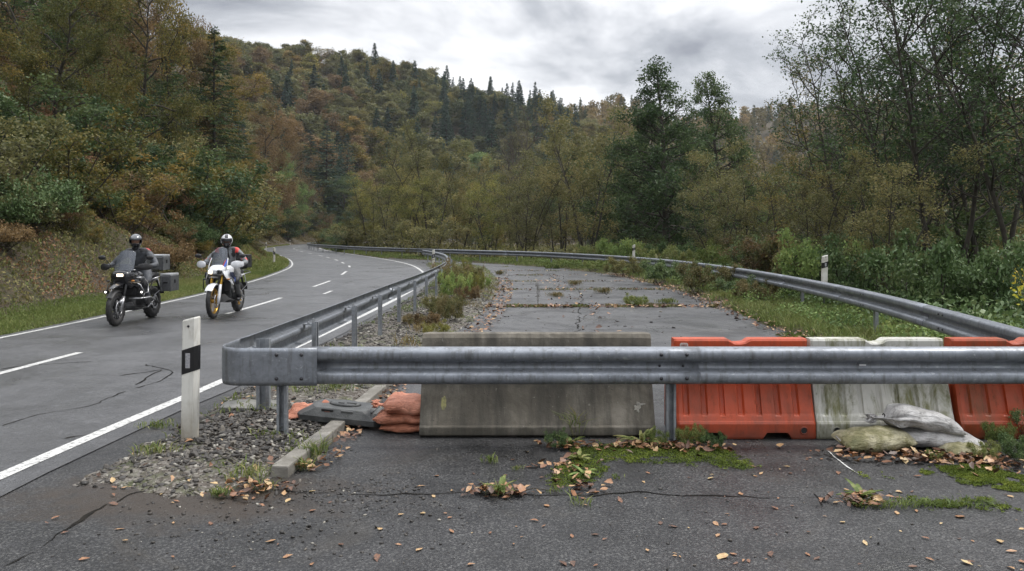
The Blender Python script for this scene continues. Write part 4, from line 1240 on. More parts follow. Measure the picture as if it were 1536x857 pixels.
M_bark = pbr('dark_bark', (0.030, 0.025, 0.019), 0.9, base2=(0.055, 0.048, 0.036), scale=3, bmp=0.8, bscale=20)
M_barkp = pbr('pale_bark', (0.10, 0.088, 0.066), 0.9, base2=(0.06, 0.052, 0.04), scale=3, bmp=0.6, bscale=20)
LM = {
 'oak':    leaf_mat('leaf_oak', [(0.017, 0.021, 0.006), (0.040, 0.040, 0.010), (0.082, 0.062, 0.016), (0.145, 0.086, 0.022)]),
 'green':  leaf_mat('leaf_dark_green', [(0.010, 0.018, 0.008), (0.020, 0.032, 0.012), (0.034, 0.048, 0.017), (0.062, 0.070, 0.024)]),
 'russet': leaf_mat('leaf_russet', [(0.030, 0.022, 0.011), (0.058, 0.038, 0.018), (0.090, 0.056, 0.024), (0.125, 0.078, 0.032)]),
 'yellow': leaf_mat('leaf_yellow_green', [(0.036, 0.042, 0.011), (0.068, 0.068, 0.018), (0.108, 0.094, 0.025), (0.170, 0.125, 0.030)]),
 'olive':  leaf_mat('leaf_olive', [(0.028, 0.028, 0.011), (0.052, 0.050, 0.019), (0.082, 0.072, 0.026), (0.120, 0.092, 0.034)]),
 'pale':   leaf_mat('leaf_pale_green', [(0.040, 0.060, 0.020), (0.066, 0.092, 0.028), (0.10, 0.125, 0.036), (0.15, 0.15, 0.046)]),
 'spruce': leaf_mat('leaf_spruce', [(0.006, 0.014, 0.009), (0.011, 0.023, 0.014), (0.018, 0.033, 0.019), (0.030, 0.046, 0.026)], trans=0.1),
 'gold':   leaf_mat('leaf_gold', [(0.10, 0.075, 0.012), (0.20, 0.14, 0.018), (0.34, 0.22, 0.022), (0.46, 0.28, 0.03)]),
 'bramble': leaf_mat('leaf_bramble', [(0.014, 0.024, 0.009), (0.026, 0.042, 0.014), (0.044, 0.062, 0.022), (0.078, 0.090, 0.036)], trans=0.2, rough=0.42),
 'brown':  leaf_mat('leaf_brown', [(0.045, 0.028, 0.016), (0.080, 0.046, 0.024), (0.12, 0.062, 0.03), (0.16, 0.085, 0.04)], trans=0.2),
 'grass':  leaf_mat('grass_green', [(0.032, 0.045, 0.012), (0.055, 0.070, 0.018), (0.085, 0.092, 0.028), (0.12, 0.105, 0.042)], trans=0.3),
 'dry':    leaf_mat('grass_dry', [(0.030, 0.034, 0.012), (0.052, 0.048, 0.018), (0.080, 0.060, 0.026), (0.115, 0.080, 0.038)], trans=0.25),
 'moss':   leaf_mat('moss_green', [(0.012, 0.017, 0.003), (0.024, 0.033, 0.004), (0.042, 0.053, 0.006), (0.068, 0.074, 0.010)], trans=0.1, rough=0.8),
}
class Proto:
    """trunk and crown meshes; each placed tree is an Empty with a trunk and a crown"""
    def __init__(s, wood, leaf, name):
        s.w = np_mesh('trunk', wood[0], wood[1], M_bark, 'mesh', smooth=True)
        s.wp = None
        s.leaf = {}
        s.src = leaf; s.name = name
        s.h = wood[0][:, 2].max()
    def crown(s, kind):
        if kind not in s.leaf:
            if not s.leaf:
                s.leaf[kind] = np_mesh('crown', s.src[0], s.src[1], LM[kind], 'mesh', attr=s.src[2])
            else:
                c = next(iter(s.leaf.values())).copy(); c.materials.clear(); c.materials.append(LM[kind]); s.leaf[kind] = c
        return s.leaf[kind]
    def place(s, name, label, cat, kind, loc, H, width=1.0, rz=0.0, group=None, bark=None, names=('trunk', 'crown'), lean=(0, 0)):
        r = empty(name, loc, rz); tag(r, label, cat, group)
        k = H / s.h
        r.scale = (k * width, k * width, k)
        r.rotation_euler = (lean[0], lean[1], rz)
        me = s.w
        if bark is not None:
            if s.wp is None: s.wp = s.w.copy(); s.wp.materials.clear(); s.wp.materials.append(bark)
            me = s.wp
        link(names[0], me, r)
        if s.src is not None: link(names[1], s.crown(kind), r)
        return r

import time; _t0 = time.time()
print('protos...')
# near trees (fine leaves)
OAK = [Proto(*broadleaf(100 + i, H=15, n1=22, spread=0.42, elev=(0.0, 0.9), n2=9, n3=6, leaves=26, lsize=0.17, csz=0.26, shape='round', crown0=0.14, trunk_wander=0.10, wander=0.22), 'oak') for i in range(3)]
ALD = [Proto(*broadleaf(120 + i, H=12, n1=70, spread=0.31, elev=(-0.05, 0.65), n2=6, n3=4, leaves=14, lsize=0.14, csz=0.17, shape='cone', crown0=0.10, trunk_wander=0.02, wander=0.13), 'alder') for i in range(2)]
MUL = [Proto(*broadleaf(140 + i, H=12, stems=4, lean=0.22, n1=40, spread=0.23, elev=(0.45, 1.15), n2=6, n3=5, leaves=9, lsize=0.14, csz=0.22, shape='vase', crown0=0.16, wander=0.14, r0=0.13), 'multi') for i in range(3)]
SLE = [Proto(*broadleaf(160 + i, H=13, stems=3, lean=0.16, n1=42, spread=0.24, elev=(0.35, 1.0), n2=6, n3=5, leaves=6.5, lsize=0.12, csz=0.20, shape='round', crown0=0.28, wander=0.15, r0=0.14, trunk_wander=0.07), 'slender') for i in range(4)]
BARE = [Proto(*broadleaf(180 + i, H=12, stems=1 + i, lean=0.15, n1=30, spread=0.30, elev=(0.5, 1.15), n2=9, n3=6, leaves=0.5, lsize=0.12, csz=0.15, shape='vase', crown0=0.2, wander=0.14), 'bare') for i in range(2)]
SHR = [Proto(*broadleaf(200 + i, H=3.0, stems=6, lean=0.55, n1=36, spread=0.34, elev=(0.3, 1.0), n2=5, n3=4, leaves=8, lsize=0.10, csz=0.13, shape='vase', crown0=0.12, wander=0.18, r0=0.07), 'shrub') for i in range(3)]
SPR = [Proto(*conifer(220 + i, H=16, R0=3.1, whorls=42, nb=8, per=80, lsize=0.22), 'spruce') for i in range(2)]
# hill trees (coarser clumps, seen from 100 m and more)
def hill_tree(seed, **k):
    d_ = dict(H=14, n1=18, spread=0.36, elev=(0.05, 1.0), n2=6, n3=3, leaves=30, lsize=0.52, csz=0.55, shape='round', crown0=0.18, twig=False, trunk_wander=0.04, wander=0.2)
    d_.update(k); return Proto(*broadleaf(seed, **d_), 'hill')
HILL = [hill_tree(300 + i) for i in range(3)] + [hill_tree(310, spread=0.30, shape='vase'), hill_tree(311, spread=0.28, shape='cone', elev=(0.2, 1.0)), hill_tree(312, spread=0.40, leaves=8)]
HSPR = [Proto(*conifer(320 + i, H=18, R0=2.7, whorls=34, nb=8, per=26, lsize=0.62), 'spruce') for i in range(3)]
HBARE = [hill_tree(330, leaves=1.2, lsize=0.3, twig=True, n2=8, n3=5, elev=(0.5, 1.2), shape='vase')]

vr = random.Random(11)
def topH(px, Y, top, gz): return CAMH + (355 - top) / F * Y - gz
HERO = []
def hero(protos, kind, px, Y, top, label, cat='tree', name='broadleaf_tree', width=1.0, bark=None, k=None, lean=(0, 0), rz=None, group=None):
    while px < 545 and float(seg_dist([((px - 768) / F * Y, Y)], left_edge)[0]) < 3.5: Y += 2
    p = at(px, Y)
    H = topH(px, Y, top, p.z)
    pr = protos[(k if k is not None else len(HERO)) % len(protos)]
    HERO.append((p.x, p.y))
    return pr.place(name, label, cat, kind, p, H, width, vr.uniform(0, 6.28) if rz is None else rz, group, bark, lean=lean)

# left hillside, nearest first
hero(OAK, 'oak', -60, 24, -150, 'big olive-brown oak leaning in at the top left corner', width=0.95, name='oak_tree')
hero(OAK, 'oak', 75, 31, -60, 'broad oak with dark limbs and yellow-brown leaves on the left bank', width=1.0, name='oak_tree')
hero(OAK, 'oak', 190, 42, -40, 'tall oak behind the black motorcyclist with brownish crown', name='oak_tree', width=0.85)
hero(OAK, 'russet', 262, 58, -15, 'thin russet tree against the sky right of the oaks', width=0.7, name='beech_tree')
hero(SPR, 'green', 255, 47, 60, 'dark green conifer between the oaks and the white motorcyclist', name='spruce_tree', width=1.3)
hero(SPR, 'green', 322, 60, 40, 'tallest dark green conifer above the white motorcyclist', name='spruce_tree', width=1.35)
hero(SPR, 'green', 200, 56, 10, 'dark conifer mostly hidden behind the oak crowns', name='spruce_tree', width=1.3)
hero(OAK, 'russet', 385, 92, 150, 'reddish brown tree right of the tall dark conifer', width=0.9, name='beech_tree')
hero(OAK, 'russet', 352, 84, 120, 'brown beech behind the dark conifer', width=0.9, name='beech_tree')
hero(OAK, 'pale', 425, 88, 228, 'pale green rounded tree over the left roadside', width=0.85, name='hornbeam_tree')
hero(OAK, 'russet', 455, 118, 175, 'tall brown tree left of the far road bend', width=0.9, name='beech_tree')
hero(OAK, 'oak', 395, 72, 262, 'small yellowish tree at the foot of the left slope', width=1.0)
hero(SPR, 'spruce', 490, 215, 180, 'dark drooping spruce above the far road bend', name='spruce_tree', width=1.3)
hero(SPR, 'spruce', 520, 222, 200, 'dark spruce right behind the small road sign', name='spruce_tree', width=1.3)
hero(SPR, 'spruce', 465, 215, 195, 'short dark spruce near the far left verge', name='spruce_tree', width=1.5)
hero(OAK, 'green', 505, 210, 262, 'low dark tree overhanging the end of the visible road', width=1.3)
# middle
hero(MUL, 'yellow', 556, 84, 262, 'short yellow-green tree where the far guardrail begins', width=1.3)
hero(MUL, 'olive', 583, 78, 238, 'olive tree with dark double trunk behind the far guardrail', width=1.0)
hero(MUL, 'olive', 648, 70, 182, 'sparse tall multi-stemmed tree behind the left guardrail curve', width=0.9)
hero(MUL, 'olive', 625, 80, 200, 'sparse pale-twigged tree left of the tall multi-stemmed one', width=0.9)
hero(MUL, 'yellow', 612, 67, 268, 'bright yellow-green bushy tree by the far guardrail', width=1.35)
hero(MUL, 'olive', 690, 74, 232, 'olive tree between two sparse ones behind the old road end', width=1.1)
hero(MUL, 'yellow', 735, 62, 258, 'yellow-green spreading tree at the far end of the old road', width=1.3)
hero(BARE, 'olive', 782, 105, 160, 'pale leafless tree rising against the dark spruces', bark=M_barkp, width=0.9, name='bare_tree')
hero(BARE, 'olive', 752, 110, 190, 'smaller leafless tree left of the pale bare one', bark=M_barkp, width=0.9, name='bare_tree')
hero(MUL, 'olive', 790, 58, 240, 'olive bushy tree in the middle of the picture', width=1.3)
hero(MUL, 'olive', 838, 60, 195, 'yellowish olive tree left of the tall thin-topped one', width=1.1)
hero(MUL, 'olive', 880, 50, 140, 'tall multi-stemmed tree with thin top left of the dark alder', width=1.05)
hero(MUL, 'green', 925, 57, 175, 'green tree filling the gap left of the dark alder', width=1.1)
hero(ALD, 'green', 1004, 44, 82, 'tall dark green conical alder, highest tree in the centre', name='alder_tree', width=1.12)
hero(ALD, 'green', 1095, 52, 108, 'slimmer dark alder right of the tallest one', name='alder_tree', width=0.95)
hero(ALD, 'green', 955, 54, 172, 'lower dark alder left of the tallest one', name='alder_tree', width=1.3)
hero(ALD, 'green', 1050, 58, 180, 'low dark alder between the two tall alders', name='alder_tree', width=1.3)
# right
hero(MUL, 'olive', 1130, 38, 215, 'spreading olive tree with reddish twigs right of the alders', width=1.2)
hero(MUL, 'olive', 1075, 34, 250, 'bushy olive tree behind the right guardrail in front of the alders', width=1.4)
hero(SLE, 'oak', 1185, 33, 205, 'thin tree with a few orange leaves behind the orange bush', width=1.2)
hero(SLE, 'oak', 1235, 30, 95, 'slender tree with open crown, first of the tall right-hand group', width=1.15)
hero(SLE, 'green', 1290, 26, 5, 'tall slender tree rising out of the top right, left of centre', width=1.15)
hero(SLE, 'green', 1352, 23, -55, 'tall dark-stemmed tree above the mounted white post', width=1.1)
hero(SLE, 'green', 1418, 19.5, -120, 'thick dark-stemmed tree with leafy crown near the right edge', width=1.05)
hero(SLE, 'green', 1475, 22, -130, 'tall tree near the right edge behind the brambles', width=1.1)
hero(SLE, 'green', 1545, 18, -190, 'dark tree cut by the right edge of the frame', width=1.1)
hero(MUL, 'olive', 1325, 17, 215, 'low twisted tree under the tall right-hand trees', width=1.2)
hero(MUL, 'olive', 1230, 22, 235, 'low spreading tree beside the mounted white post', width=1.3)
hero(SLE, 'green', 1380, 30, -10, 'distant slender tree between the tall right-hand ones', width=1.2)
hero(SLE, 'oak', 1500, 30, -60, 'brownish slender tree behind the right-hand group', width=1.2)

# fillers: woods behind, one thing per tree, thinned by distance
taken = list(HERO)
def free(x, y, dmin):
    for (a_, b_) in taken:
        if (a_ - x) ** 2 + (b_ - y) ** 2 < dmin * dmin: return False
    return True
G_HILL = 'broadleaf trees on the wooded hill'
G_CON = 'spruces on the wooded hill'
col_name = {'oak': 'olive-brown', 'russet': 'russet', 'yellow': 'yellowish', 'olive': 'olive', 'pale': 'pale green', 'green': 'dark green', 'spruce': 'dark'}
cnt = dict(b=0, c=0)
# stand of spruces on the right shoulder of the hill, as in the photograph
def sample_hill(n, pxr, Yr, dmin, fn):
    k = 0; tries = 0
    while k < n and tries < n * 60:
        tries += 1
        Y = math.sqrt(vr.uniform(Yr[0] ** 2, Yr[1] ** 2)); px = vr.uniform(*pxr)
        X = (px - 768) / F * Y
        s_ = float(seg_dist([(X, Y)], left_edge)[0])
        if s_ < 4.5: continue
        dm = dmin * (1 + Y / 900)
        if not free(X, Y, dm): continue
        taken.append((X, Y)); k += 1
        fn(px, X, Y, s_)
    return k
def hill_row(Y, px=None):
    a_ = 'near the foot' if Y < 150 else ('low on' if Y < 230 else ('halfway up' if Y < 310 else ('high on' if Y < 370 else 'near the crest of')))
    a_ = a_ if not a_.endswith('foot') else 'near the foot of'
    b_ = '' if px is None else ('far left' if px < 400 else ('left' if px < 520 else ('middle' if px < 640 else ('right' if px < 760 else 'far right'))))
    return a_ + ' the ' + b_ + ' part'
def put_con(px, X, Y, s_):
    cnt['c'] += 1
    z = T1(X, Y)
    HSPR[vr.randrange(3)].place('spruce_tree', f'dark spruce {hill_row(Y, px)} of the wooded hill', 'tree', 'spruce', (X, Y, z), vr.uniform(16, 23), vr.uniform(1.15, 1.5), vr.uniform(0, 6.28), G_CON)
def put_broad(px, X, Y, s_):
    cnt['b'] += 1
    z = T1(X, Y)
    nn = vnoise(np.array([X]), np.array([Y]), 38.0, 9)[0] + vr.uniform(-0.30, 0.30)
    kind = 'russet' if nn > 0.78 else ('oak' if nn > 0.52 else ('olive' if nn > 0.30 else ('yellow' if nn > 0.14 else 'pale')))
    if Y < 140 and vr.random() < 0.3: kind = 'green'
    bare = vr.random() < 0.05
    if Y < 150: bare = False
    pr = HBARE[0] if bare else (HILL[vr.randrange(len(HILL))] if Y > 150 else (OAK + MUL)[vr.randrange(6)])
    H = vr.uniform(11, 17) if Y > 130 else vr.uniform(10, 16)
    if s_ < 10: H *= 0.65
    pr.place('bare_tree' if bare else 'broadleaf_tree', (f'thin leafless tree {hill_row(Y, px)} of the wooded hill' if bare else f'{col_name[kind]} broadleaf tree {hill_row(Y, px)} of the wooded hill'), 'tree', kind, (X, Y, z), H, vr.uniform(1.2, 1.7), vr.uniform(0, 6.28), G_HILL)
sample_hill(80, (650, 870), (255, 440), 5.0, put_con)
sample_hill(10, (400, 520), (200, 380), 9, put_con)
sample_hill(14, (540, 700), (270, 400), 9, put_con)
sample_hill(9, (330, 500), (110, 200), 8, put_con)
sample_hill(40, (40, 330), (40, 110), 5.0, put_broad)
sample_hill(30, (330, 520), (80, 160), 5.0, put_broad)
sample_hill(165, (330, 930), (150, 450), 6.6, put_broad)
print('T hill', cnt, time.time() - _t0)

# valley woods to the right of the far bend, behind the hero trees
G_VAL = 'trees of the valley wood behind the guardrail'
def valley(n, pxr, Yr, tops, kinds, protos, dmin):
    k = 0; tries = 0
    while k < n and tries < n * 50:
        tries += 1
        Y = math.sqrt(vr.uniform(Yr[0] ** 2, Yr[1] ** 2)); px = vr.uniform(*pxr)
        X = (px - 768) / F * Y
        if float(seg_dist([(X, Y)], right_rail_path)[0]) > -3.0 or float(seg_dist([(X, Y)], left_edge)[0]) > -3: continue
        if not free(X, Y, dmin): continue
        taken.append((X, Y)); k += 1
        z = T1(X, Y); kind = vr.choice(kinds)
        H = topH(px, Y, np.interp(px, *tops) + vr.uniform(0, 60), z)
        H = min(max(H, 4.5), 17)
        vr.choice(protos).place('broadleaf_tree', f'{col_name[kind]} tree in the valley wood behind ' + ('the far guardrail' if px < 640 else ('the bright yellow-green trees' if px < 760 else ('the middle trees' if px < 900 else ('the dark alders' if px < 1120 else ('the mounted white post' if px < 1290 else 'the tall right-hand trees'))))) + (', farther back' if Y > 85 else ''), 'tree', kind, (X, Y, z), H, vr.uniform(0.9, 1.3), vr.uniform(0, 6.28), G_VAL)
    return k
TP = ([520, 600, 700, 800, 900, 1000, 1100, 1180, 1250, 1350, 1500, 1700], [260, 225, 235, 215, 190, 190, 210, 235, 215, 190, 170, 150])
valley(42, (535, 1060), (70, 150), TP, ['olive', 'yellow', 'oak', 'olive', 'green'], MUL + OAK + SLE[:2], 4.5)
valley(26, (1040, 1300), (38, 120), TP, ['olive', 'green', 'olive', 'oak'], MUL + SLE[:2], 3.5)
valley(30, (1280, 1700), (30, 90), TP, ['green', 'olive', 'oak', 'olive'], SLE + MUL, 3.2)

# the far ridge's wood, too far to count: one mass
hv, hq, hvv = HILL[0].src
sv_, sq_, svv_ = HSPR[0].src
sub = np.random.default_rng(4)
Vs, Qs, As, o_ = [], [], [], 0
kk = 0
for i in range(2600):
    Y = sub.uniform(440, 680); px = sub.uniform(820, 1600); X = (px - 768) / F * Y
    con = sub.random() < 0.35
    src, base = ((sv_, sq_, svv_), 18) if con else ((hv, hq, hvv), 14)
    if len(Vs) >= 900: break
    z = T1(X, Y)
    if z < 5: continue
    n_ = len(src[1]); pick = sub.choice(n_, 360, replace=False)
    V = src[0].reshape(-1, 4, 3)[pick]
    c0 = V.mean(1, keepdims=True); V = c0 + (V - c0) * 2.9
    a_ = sub.uniform(0, 6.28); sc = sub.uniform(0.8, 1.2)
    Rm = np.array([[math.cos(a_), -math.sin(a_), 0], [math.sin(a_), math.cos(a_), 0], [0, 0, 1]]) * sc
    V = V @ Rm.T + np.array([X, Y, z])
    Vs.append(V.reshape(-1, 3)); As.append(np.clip(src[2][pick] * 0.4 + (0.0 if con else sub.uniform(0.2, 0.8)), 0, 1))
V = np.concatenate(Vs); A_ = np.concatenate(As)
LM['fill'] = leaf_mat('leaf_fill_wood', [(0.014, 0.021, 0.010), (0.034, 0.038, 0.015), (0.060, 0.058, 0.022), (0.090, 0.080, 0.030)], objvar=0)
Vh, Ah = [], []
tries = 0
while len(Vh) < 290 and tries < 20000:
    tries += 1
    Y = math.sqrt(vr.uniform(130 ** 2, 470 ** 2)); px = vr.uniform(300, 960); X = (px - 768) / F * Y
    if not free(X, Y, 3.6) or float(seg_dist([(X, Y)], left_edge)[0]) < 6: continue
    taken.append((X, Y)); z = T1(X, Y); src = HILL[tries % 3].src
    pick = sub.choice(len(src[1]), 2200, replace=False); U = src[0].reshape(-1, 4, 3)[pick]; c0 = U.mean(1, keepdims=True); U = c0 + (U - c0) * 1.75
    a_ = sub.uniform(0, 6.28); sc = np.array([1.3, 1.3, 1.0]) * sub.uniform(0.7, 1.0)
    Rm = np.array([[math.cos(a_), -math.sin(a_), 0], [math.sin(a_), math.cos(a_), 0], [0, 0, 1]])
    Vh.append(((U @ Rm.T) * sc + np.array([X, Y, z])).reshape(-1, 3)); Ah.append(np.clip(src[2][pick] * 0.5 + sub.uniform(0.0, 0.7), 0, 1))
V2 = np.concatenate(Vh)
tag(np_mesh('hill_wood', V2, np.arange(len(V2)).reshape(-1, 4), LM['fill'], attr=np.concatenate(Ah)), 'mixed olive and brown wood filling the hillside between the larger trees', 'wood', kind='stuff')
LM['far'] = leaf_mat('leaf_far_wood', [(0.012, 0.022, 0.013), (0.045, 0.042, 0.018), (0.085, 0.062, 0.024), (0.13, 0.085, 0.032)], objvar=0)
o = np_mesh('far_wood', V, np.arange(len(V)).reshape(-1, 4), LM['far'], attr=A_)
tag(o, 'hazy brown and green wood on the far ridge seen between the trees', 'wood', kind='stuff')

print('T shrubs', time.time() - _t0)
# ---- shrubs
def shrub(kind, x, y, H, w_, label, protos=SHR, name='shrub', group=None, cat='shrub', bark=None):
    return vr.choice(protos).place(name, label, cat, kind, (x, y, T1(x, y) if not in_poly([(x, y)], island_poly)[0] else 0.0), H, w_, vr.uniform(0, 6.28), group, names=('stems', 'foliage'), bark=bark)
FERN = [Proto(*broadleaf(240 + i, H=1.2, stems=9, lean=0.8, n1=45, spread=0.30, elev=(0.2, 0.9), n2=4, n3=4, leaves=13, lsize=0.055, csz=0.07, shape='vase', crown0=0.2, wander=0.15, r0=0.03), 'fern') for i in range(2)]
BRAM = [Proto(*broadleaf(250 + i, H=1.3, stems=10, lean=1.0, n1=50, spread=0.42, elev=(0.1, 0.7), n2=5, n3=4, leaves=13, lsize=0.075, csz=0.12, shape='round', crown0=0.1, wander=0.2, r0=0.03, up=0.6), 'bramble') for i in range(2)]
# bank on the left
BANK = [(285, 40, 2.6, 'pale', 'green bush beside the white motorcyclist on the left slope'), (335, 52, 4.0, 'oak', 'yellow-brown bush above the second rider'), (395, 66, 4.2, 'pale', 'green bush right above the left verge'),
        (120, 24, 2.6, 'oak', 'brownish bush above the black motorcyclist'), (40, 20, 2.6, 'olive', 'olive bush at the left edge on the bank'), (215, 34, 3.0, 'oak', 'yellow-brown sapling on the left bank'),
        (20, 17, 1.7, 'oak', 'olive-brown bush low at the left frame edge'), (90, 21, 1.3, 'bramble', 'grey-green bramble on the bank left of the riders'), (150, 19.5, 1.1, 'bramble', 'grey-green trailing bramble behind the black motorcyclist'),
        (180, 28, 2.6, 'oak', 'brown leafy sapling halfway up the left bank'), (255, 30, 2.3, 'russet', 'rusty bush on the bank between the riders'), (60, 26, 3.0, 'green', 'dark green bush under the big oak'),
        (310, 44, 3.0, 'green', 'dark bush at the foot of the tall conifer'), (355, 58, 3.6, 'olive', 'olive bush over the far left verge'), (420, 84, 4.0, 'green', 'dark bush near the nearest left roadside post'),
        (445, 110, 4.6, 'olive', 'brownish bush near the far left verge'), (0, 14.5, 1.6, 'oak', 'brown bush cut by the left frame edge'), (135, 33, 3.6, 'green', 'dark green bush in the shade under the oaks'),
        (240, 38, 3.2, 'olive', 'olive thicket behind the gap between the riders'), (425, 150, 5.0, 'green', 'dark bush beside the far road bend')]
for (px, Y, H, kd, lb) in BANK:
    x = (px - 768) / F * Y
    pr = BRAM if kd == 'bramble' else SHR
    # push it up the bank if it would stand too near the road
    while float(seg_dist([(x, Y)], left_edge)[0]) < 3.4 + H * 0.45: x -= 0.4; Y *= 1.0
    shrub(kd, x, Y, H, 0.85 if kd == 'bramble' else 1.2, lb, pr, 'bush')
GBK = 'low bushes on the left bank'
for i in range(190):
    Y = 11 + 60 * vr.random() ** 1.8; off = vr.uniform(2.4, 11)
    k_ = int(np.argmin(np.abs(left_edge[:, 1] - Y))); x = left_edge[k_, 0] - off
    kd = vr.choice(['oak', 'brown', 'olive', 'bramble', 'dry', 'green', 'russet'])
    LM.setdefault(kd, LM['olive'])
    cn = {'oak': 'olive-brown', 'brown': 'brown', 'olive': 'olive', 'bramble': 'grey-green', 'dry': 'straw-coloured', 'green': 'dark green', 'russet': 'russet'}[kd]
    shrub(kd, x, Y, vr.uniform(0.35, 0.8) + off * 0.07, 1.0, f'low {cn} bush among others on the left bank', BRAM + SHR, 'bush', GBK)

GLR = 'bushes along the foot of the left slope'
for i in range(64):
    Y = vr.uniform(34, 215); k_ = int(np.argmin(np.abs(left_edge[:700, 1] - Y))); off = vr.uniform(3.2, 7.5)
    t_ = left_edge[k_ + 1] - left_edge[k_]; t_ /= np.linalg.norm(t_); x = left_edge[k_, 0] - t_[1] * off; y = left_edge[k_, 1] + t_[0] * off
    kd = vr.choice(['olive', 'oak', 'green', 'pale', 'oak', 'green', 'russet'])
    shrub(kd, x, y, vr.uniform(1.8, 3.2) + Y * .014, 1.35, f'{col_name[kd]} bush in the row at the foot of the left slope', SHR, 'bush', GLR)

# undergrowth behind the right guardrail
GUR = 'brambles and ferns behind the right guardrail'
def rail_pt(y, off):
    s_ = s_of_y(y); p, q = arc_at(right_rail_path, [s_, s_ + 0.1])[0]
    t_ = (q - p) / np.linalg.norm(q - p); nrm = np.array([t_[1], -t_[0]])
    return p + nrm * off
for i in range(30):
    y = vr.uniform(5.0, 20); p = rail_pt(y, vr.uniform(2.3, 6.0))
    shrub('bramble', p[0], p[1], vr.uniform(0.8, 1.25), 0.75, 'dark green bramble thicket behind the right guardrail, ' + ('below the mounted white post' if y > 14 else 'under the tall right-hand trees' if y > 9 else 'near the right frame edge'), BRAM, 'bramble', GUR, 'bramble')
for i in range(26):
    y = vr.uniform(14, 46); p = rail_pt(y, vr.uniform(2.0, 5.0))
    kd = vr.choice(['pale', 'bramble', 'grass', 'olive'])
    if y < 30 and kd in ('pale', 'grass'): kd = 'bramble'
    shrub(kd, p[0], p[1], vr.uniform(0.9, 1.6), 0.7, ('pale green' if kd == 'pale' else 'dark green' if kd == 'bramble' else 'grass-green' if kd == 'grass' else 'olive') + ' leafy clump behind the ' + ('near' if y < 24 else 'middle' if y < 35 else 'far') + ' stretch of the right guardrail', FERN, 'fern_clump', GUR, 'fern')
for i in range(22):
    y = vr.uniform(40, 150); p = rail_pt(y, vr.uniform(1.6, 5))
    kd = vr.choice(['olive', 'oak', 'olive', 'green'])
    shrub(kd, p[0], p[1], vr.uniform(1.6, 3.4), 1.4, f'low {col_name[kd]} bush in the row behind the ' + ('near part of the' if y < 75 else 'distant') + ' far guardrail', SHR, 'bush', 'bushes behind the far guardrail')
x_, y_ = rail_pt(26.5, 2.0)
shrub('russet', x_, y_, 1.7, 1.3, 'orange-brown bush behind the right guardrail', SHR, 'bush')
x_, y_ = rail_pt(20.5, 1.9)
shrub('pale', x_, y_, 1.7, 0.7, 'tall pale green fern clump left of the mounted white post', FERN, 'fern_clump')
x_, y_ = rail_pt(17.5, 2.2)
shrub('bramble', x_, y_, 1.7, 0.7, 'bright fern clump just left of the mounted white post', FERN, 'fern_clump')

# weeds along the old road edge and on the gravel island
def plant(px, Y, H, w_, kd, label, protos=FERN, name='weed_clump', cat='weed', bark=None, z=None):
    x = (px - 768) / F * Y
    return vr.choice(protos).place(name, label, cat, kd, (x, Y, T1(x, Y) if z is None else z), H, w_, vr.uniform(0, 6.28), None, names=('stems', 'foliage'), bark=bark)
plant(940, 33, 0.85, 0.8, 'olive', 'round grey-green weed clump in front of the far mounted post')
plant(1006, 27.5, 0.8, 1.0, 'bramble', 'green weed clump hugging the guardrail, middle one of three')
plant(1060, 23.0, 0.85, 0.8, 'dry', 'brownish tall weed clump beside the moss strip')
plant(1078, 25.0, 0.7, 0.9, 'pale', 'leafy green clump in front of the right guardrail')
plant(895, 37.5, 0.5, 1.1, 'grass', 'low green clump at the far right corner of the old road')
plant(1135, 19.3, 0.55, 0.8, 'dry', 'brown dead weed clump on the verge by the old road')
plant(1120, 21, 0.6, 1.1, 'bramble', 'dark green clump on the right verge')
plant(830, 41, 0.4, 1.2, 'grass', 'small green clump at the far edge of the old road')
plant(807, 18.8, 0.62, 0.55, 'dry', 'bare twiggy sapling growing from the pavement crack', BARE, 'dead_sapling', 'sapling', M_barkp, 0)
plant(955, 18.9, 0.34, 0.8, 'grass', 'green grass clump in the pavement crack', FERN)
for (px, Y, H, w_, kd, lb, pr) in [
    (675, 24.5, 1.15, 0.9, 'dry', 'tall straw-coloured weed at the tip of the gravel island', FERN), (690, 22.5, 1.1, 0.8, 'olive', 'olive weed clump beside the guardrail curve', FERN),
    (712, 22.5, 0.8, 0.6, 'yellow', 'yellow flowering weed clump beside the old road', FERN), (700, 26.5, 1.15, 0.7, 'yellow', 'tall yellowish weed behind the flowering clump', SHR),
    (688, 18.5, 0.75, 0.9, 'dry', 'brown branching weed on the gravel island', BARE), (662, 16.2, 0.55, 1.2, 'olive', 'grey olive cushion weed among the gravel', FERN),
    (676, 15.0, 0.62, 0.8, 'dry', 'dry brown plant nearest the concrete block on the gravel island', FERN), (700, 19.8, 0.5, 1.0, 'russet', 'dark red creeping weed by the old road', FERN),
    (725, 25, 0.5, 0.9, 'pale', 'pale green weed at the old road edge', FERN), (640, 14.0, 0.35, 1.3, 'russet', 'reddish low weed behind the guardrail posts', FERN),
    (620, 14.5, 0.25, 1.5, 'dry', 'flat brownish weed mat between two posts', FERN), (655, 12.6, 0.35, 1.2, 'yellow', 'yellow-green weed behind the concrete block', FERN),
    (712, 29, 0.8, 0.8, 'dry', 'brown seed-head weed at the far tip of the island', FERN), (684, 20.3, 0.9, 0.8, 'pale', 'leafy green stem in the middle of the island weeds', FERN)]:
    plant(px, Y, H * 0.8, w_ * 0.62, kd, lb, pr, z=0.02)
# branch with yellow leaves reaching in at the right edge
plant(1590, 8.8, 2.3, 0.7, 'gold', 'small bush with yellow leaves cut by the right frame edge', [Proto(*broadleaf(270, H=2.6, stems=3, lean=0.35, n1=18, spread=0.32, elev=(0.1, 0.8), n2=4, n3=3, leaves=2.2, lsize=0.055, csz=0.05, shape='vase', crown0=0.3, wander=0.15, r0=0.045), 'x')], 'bush', 'bush')

print('T grass', time.time() - _t0)
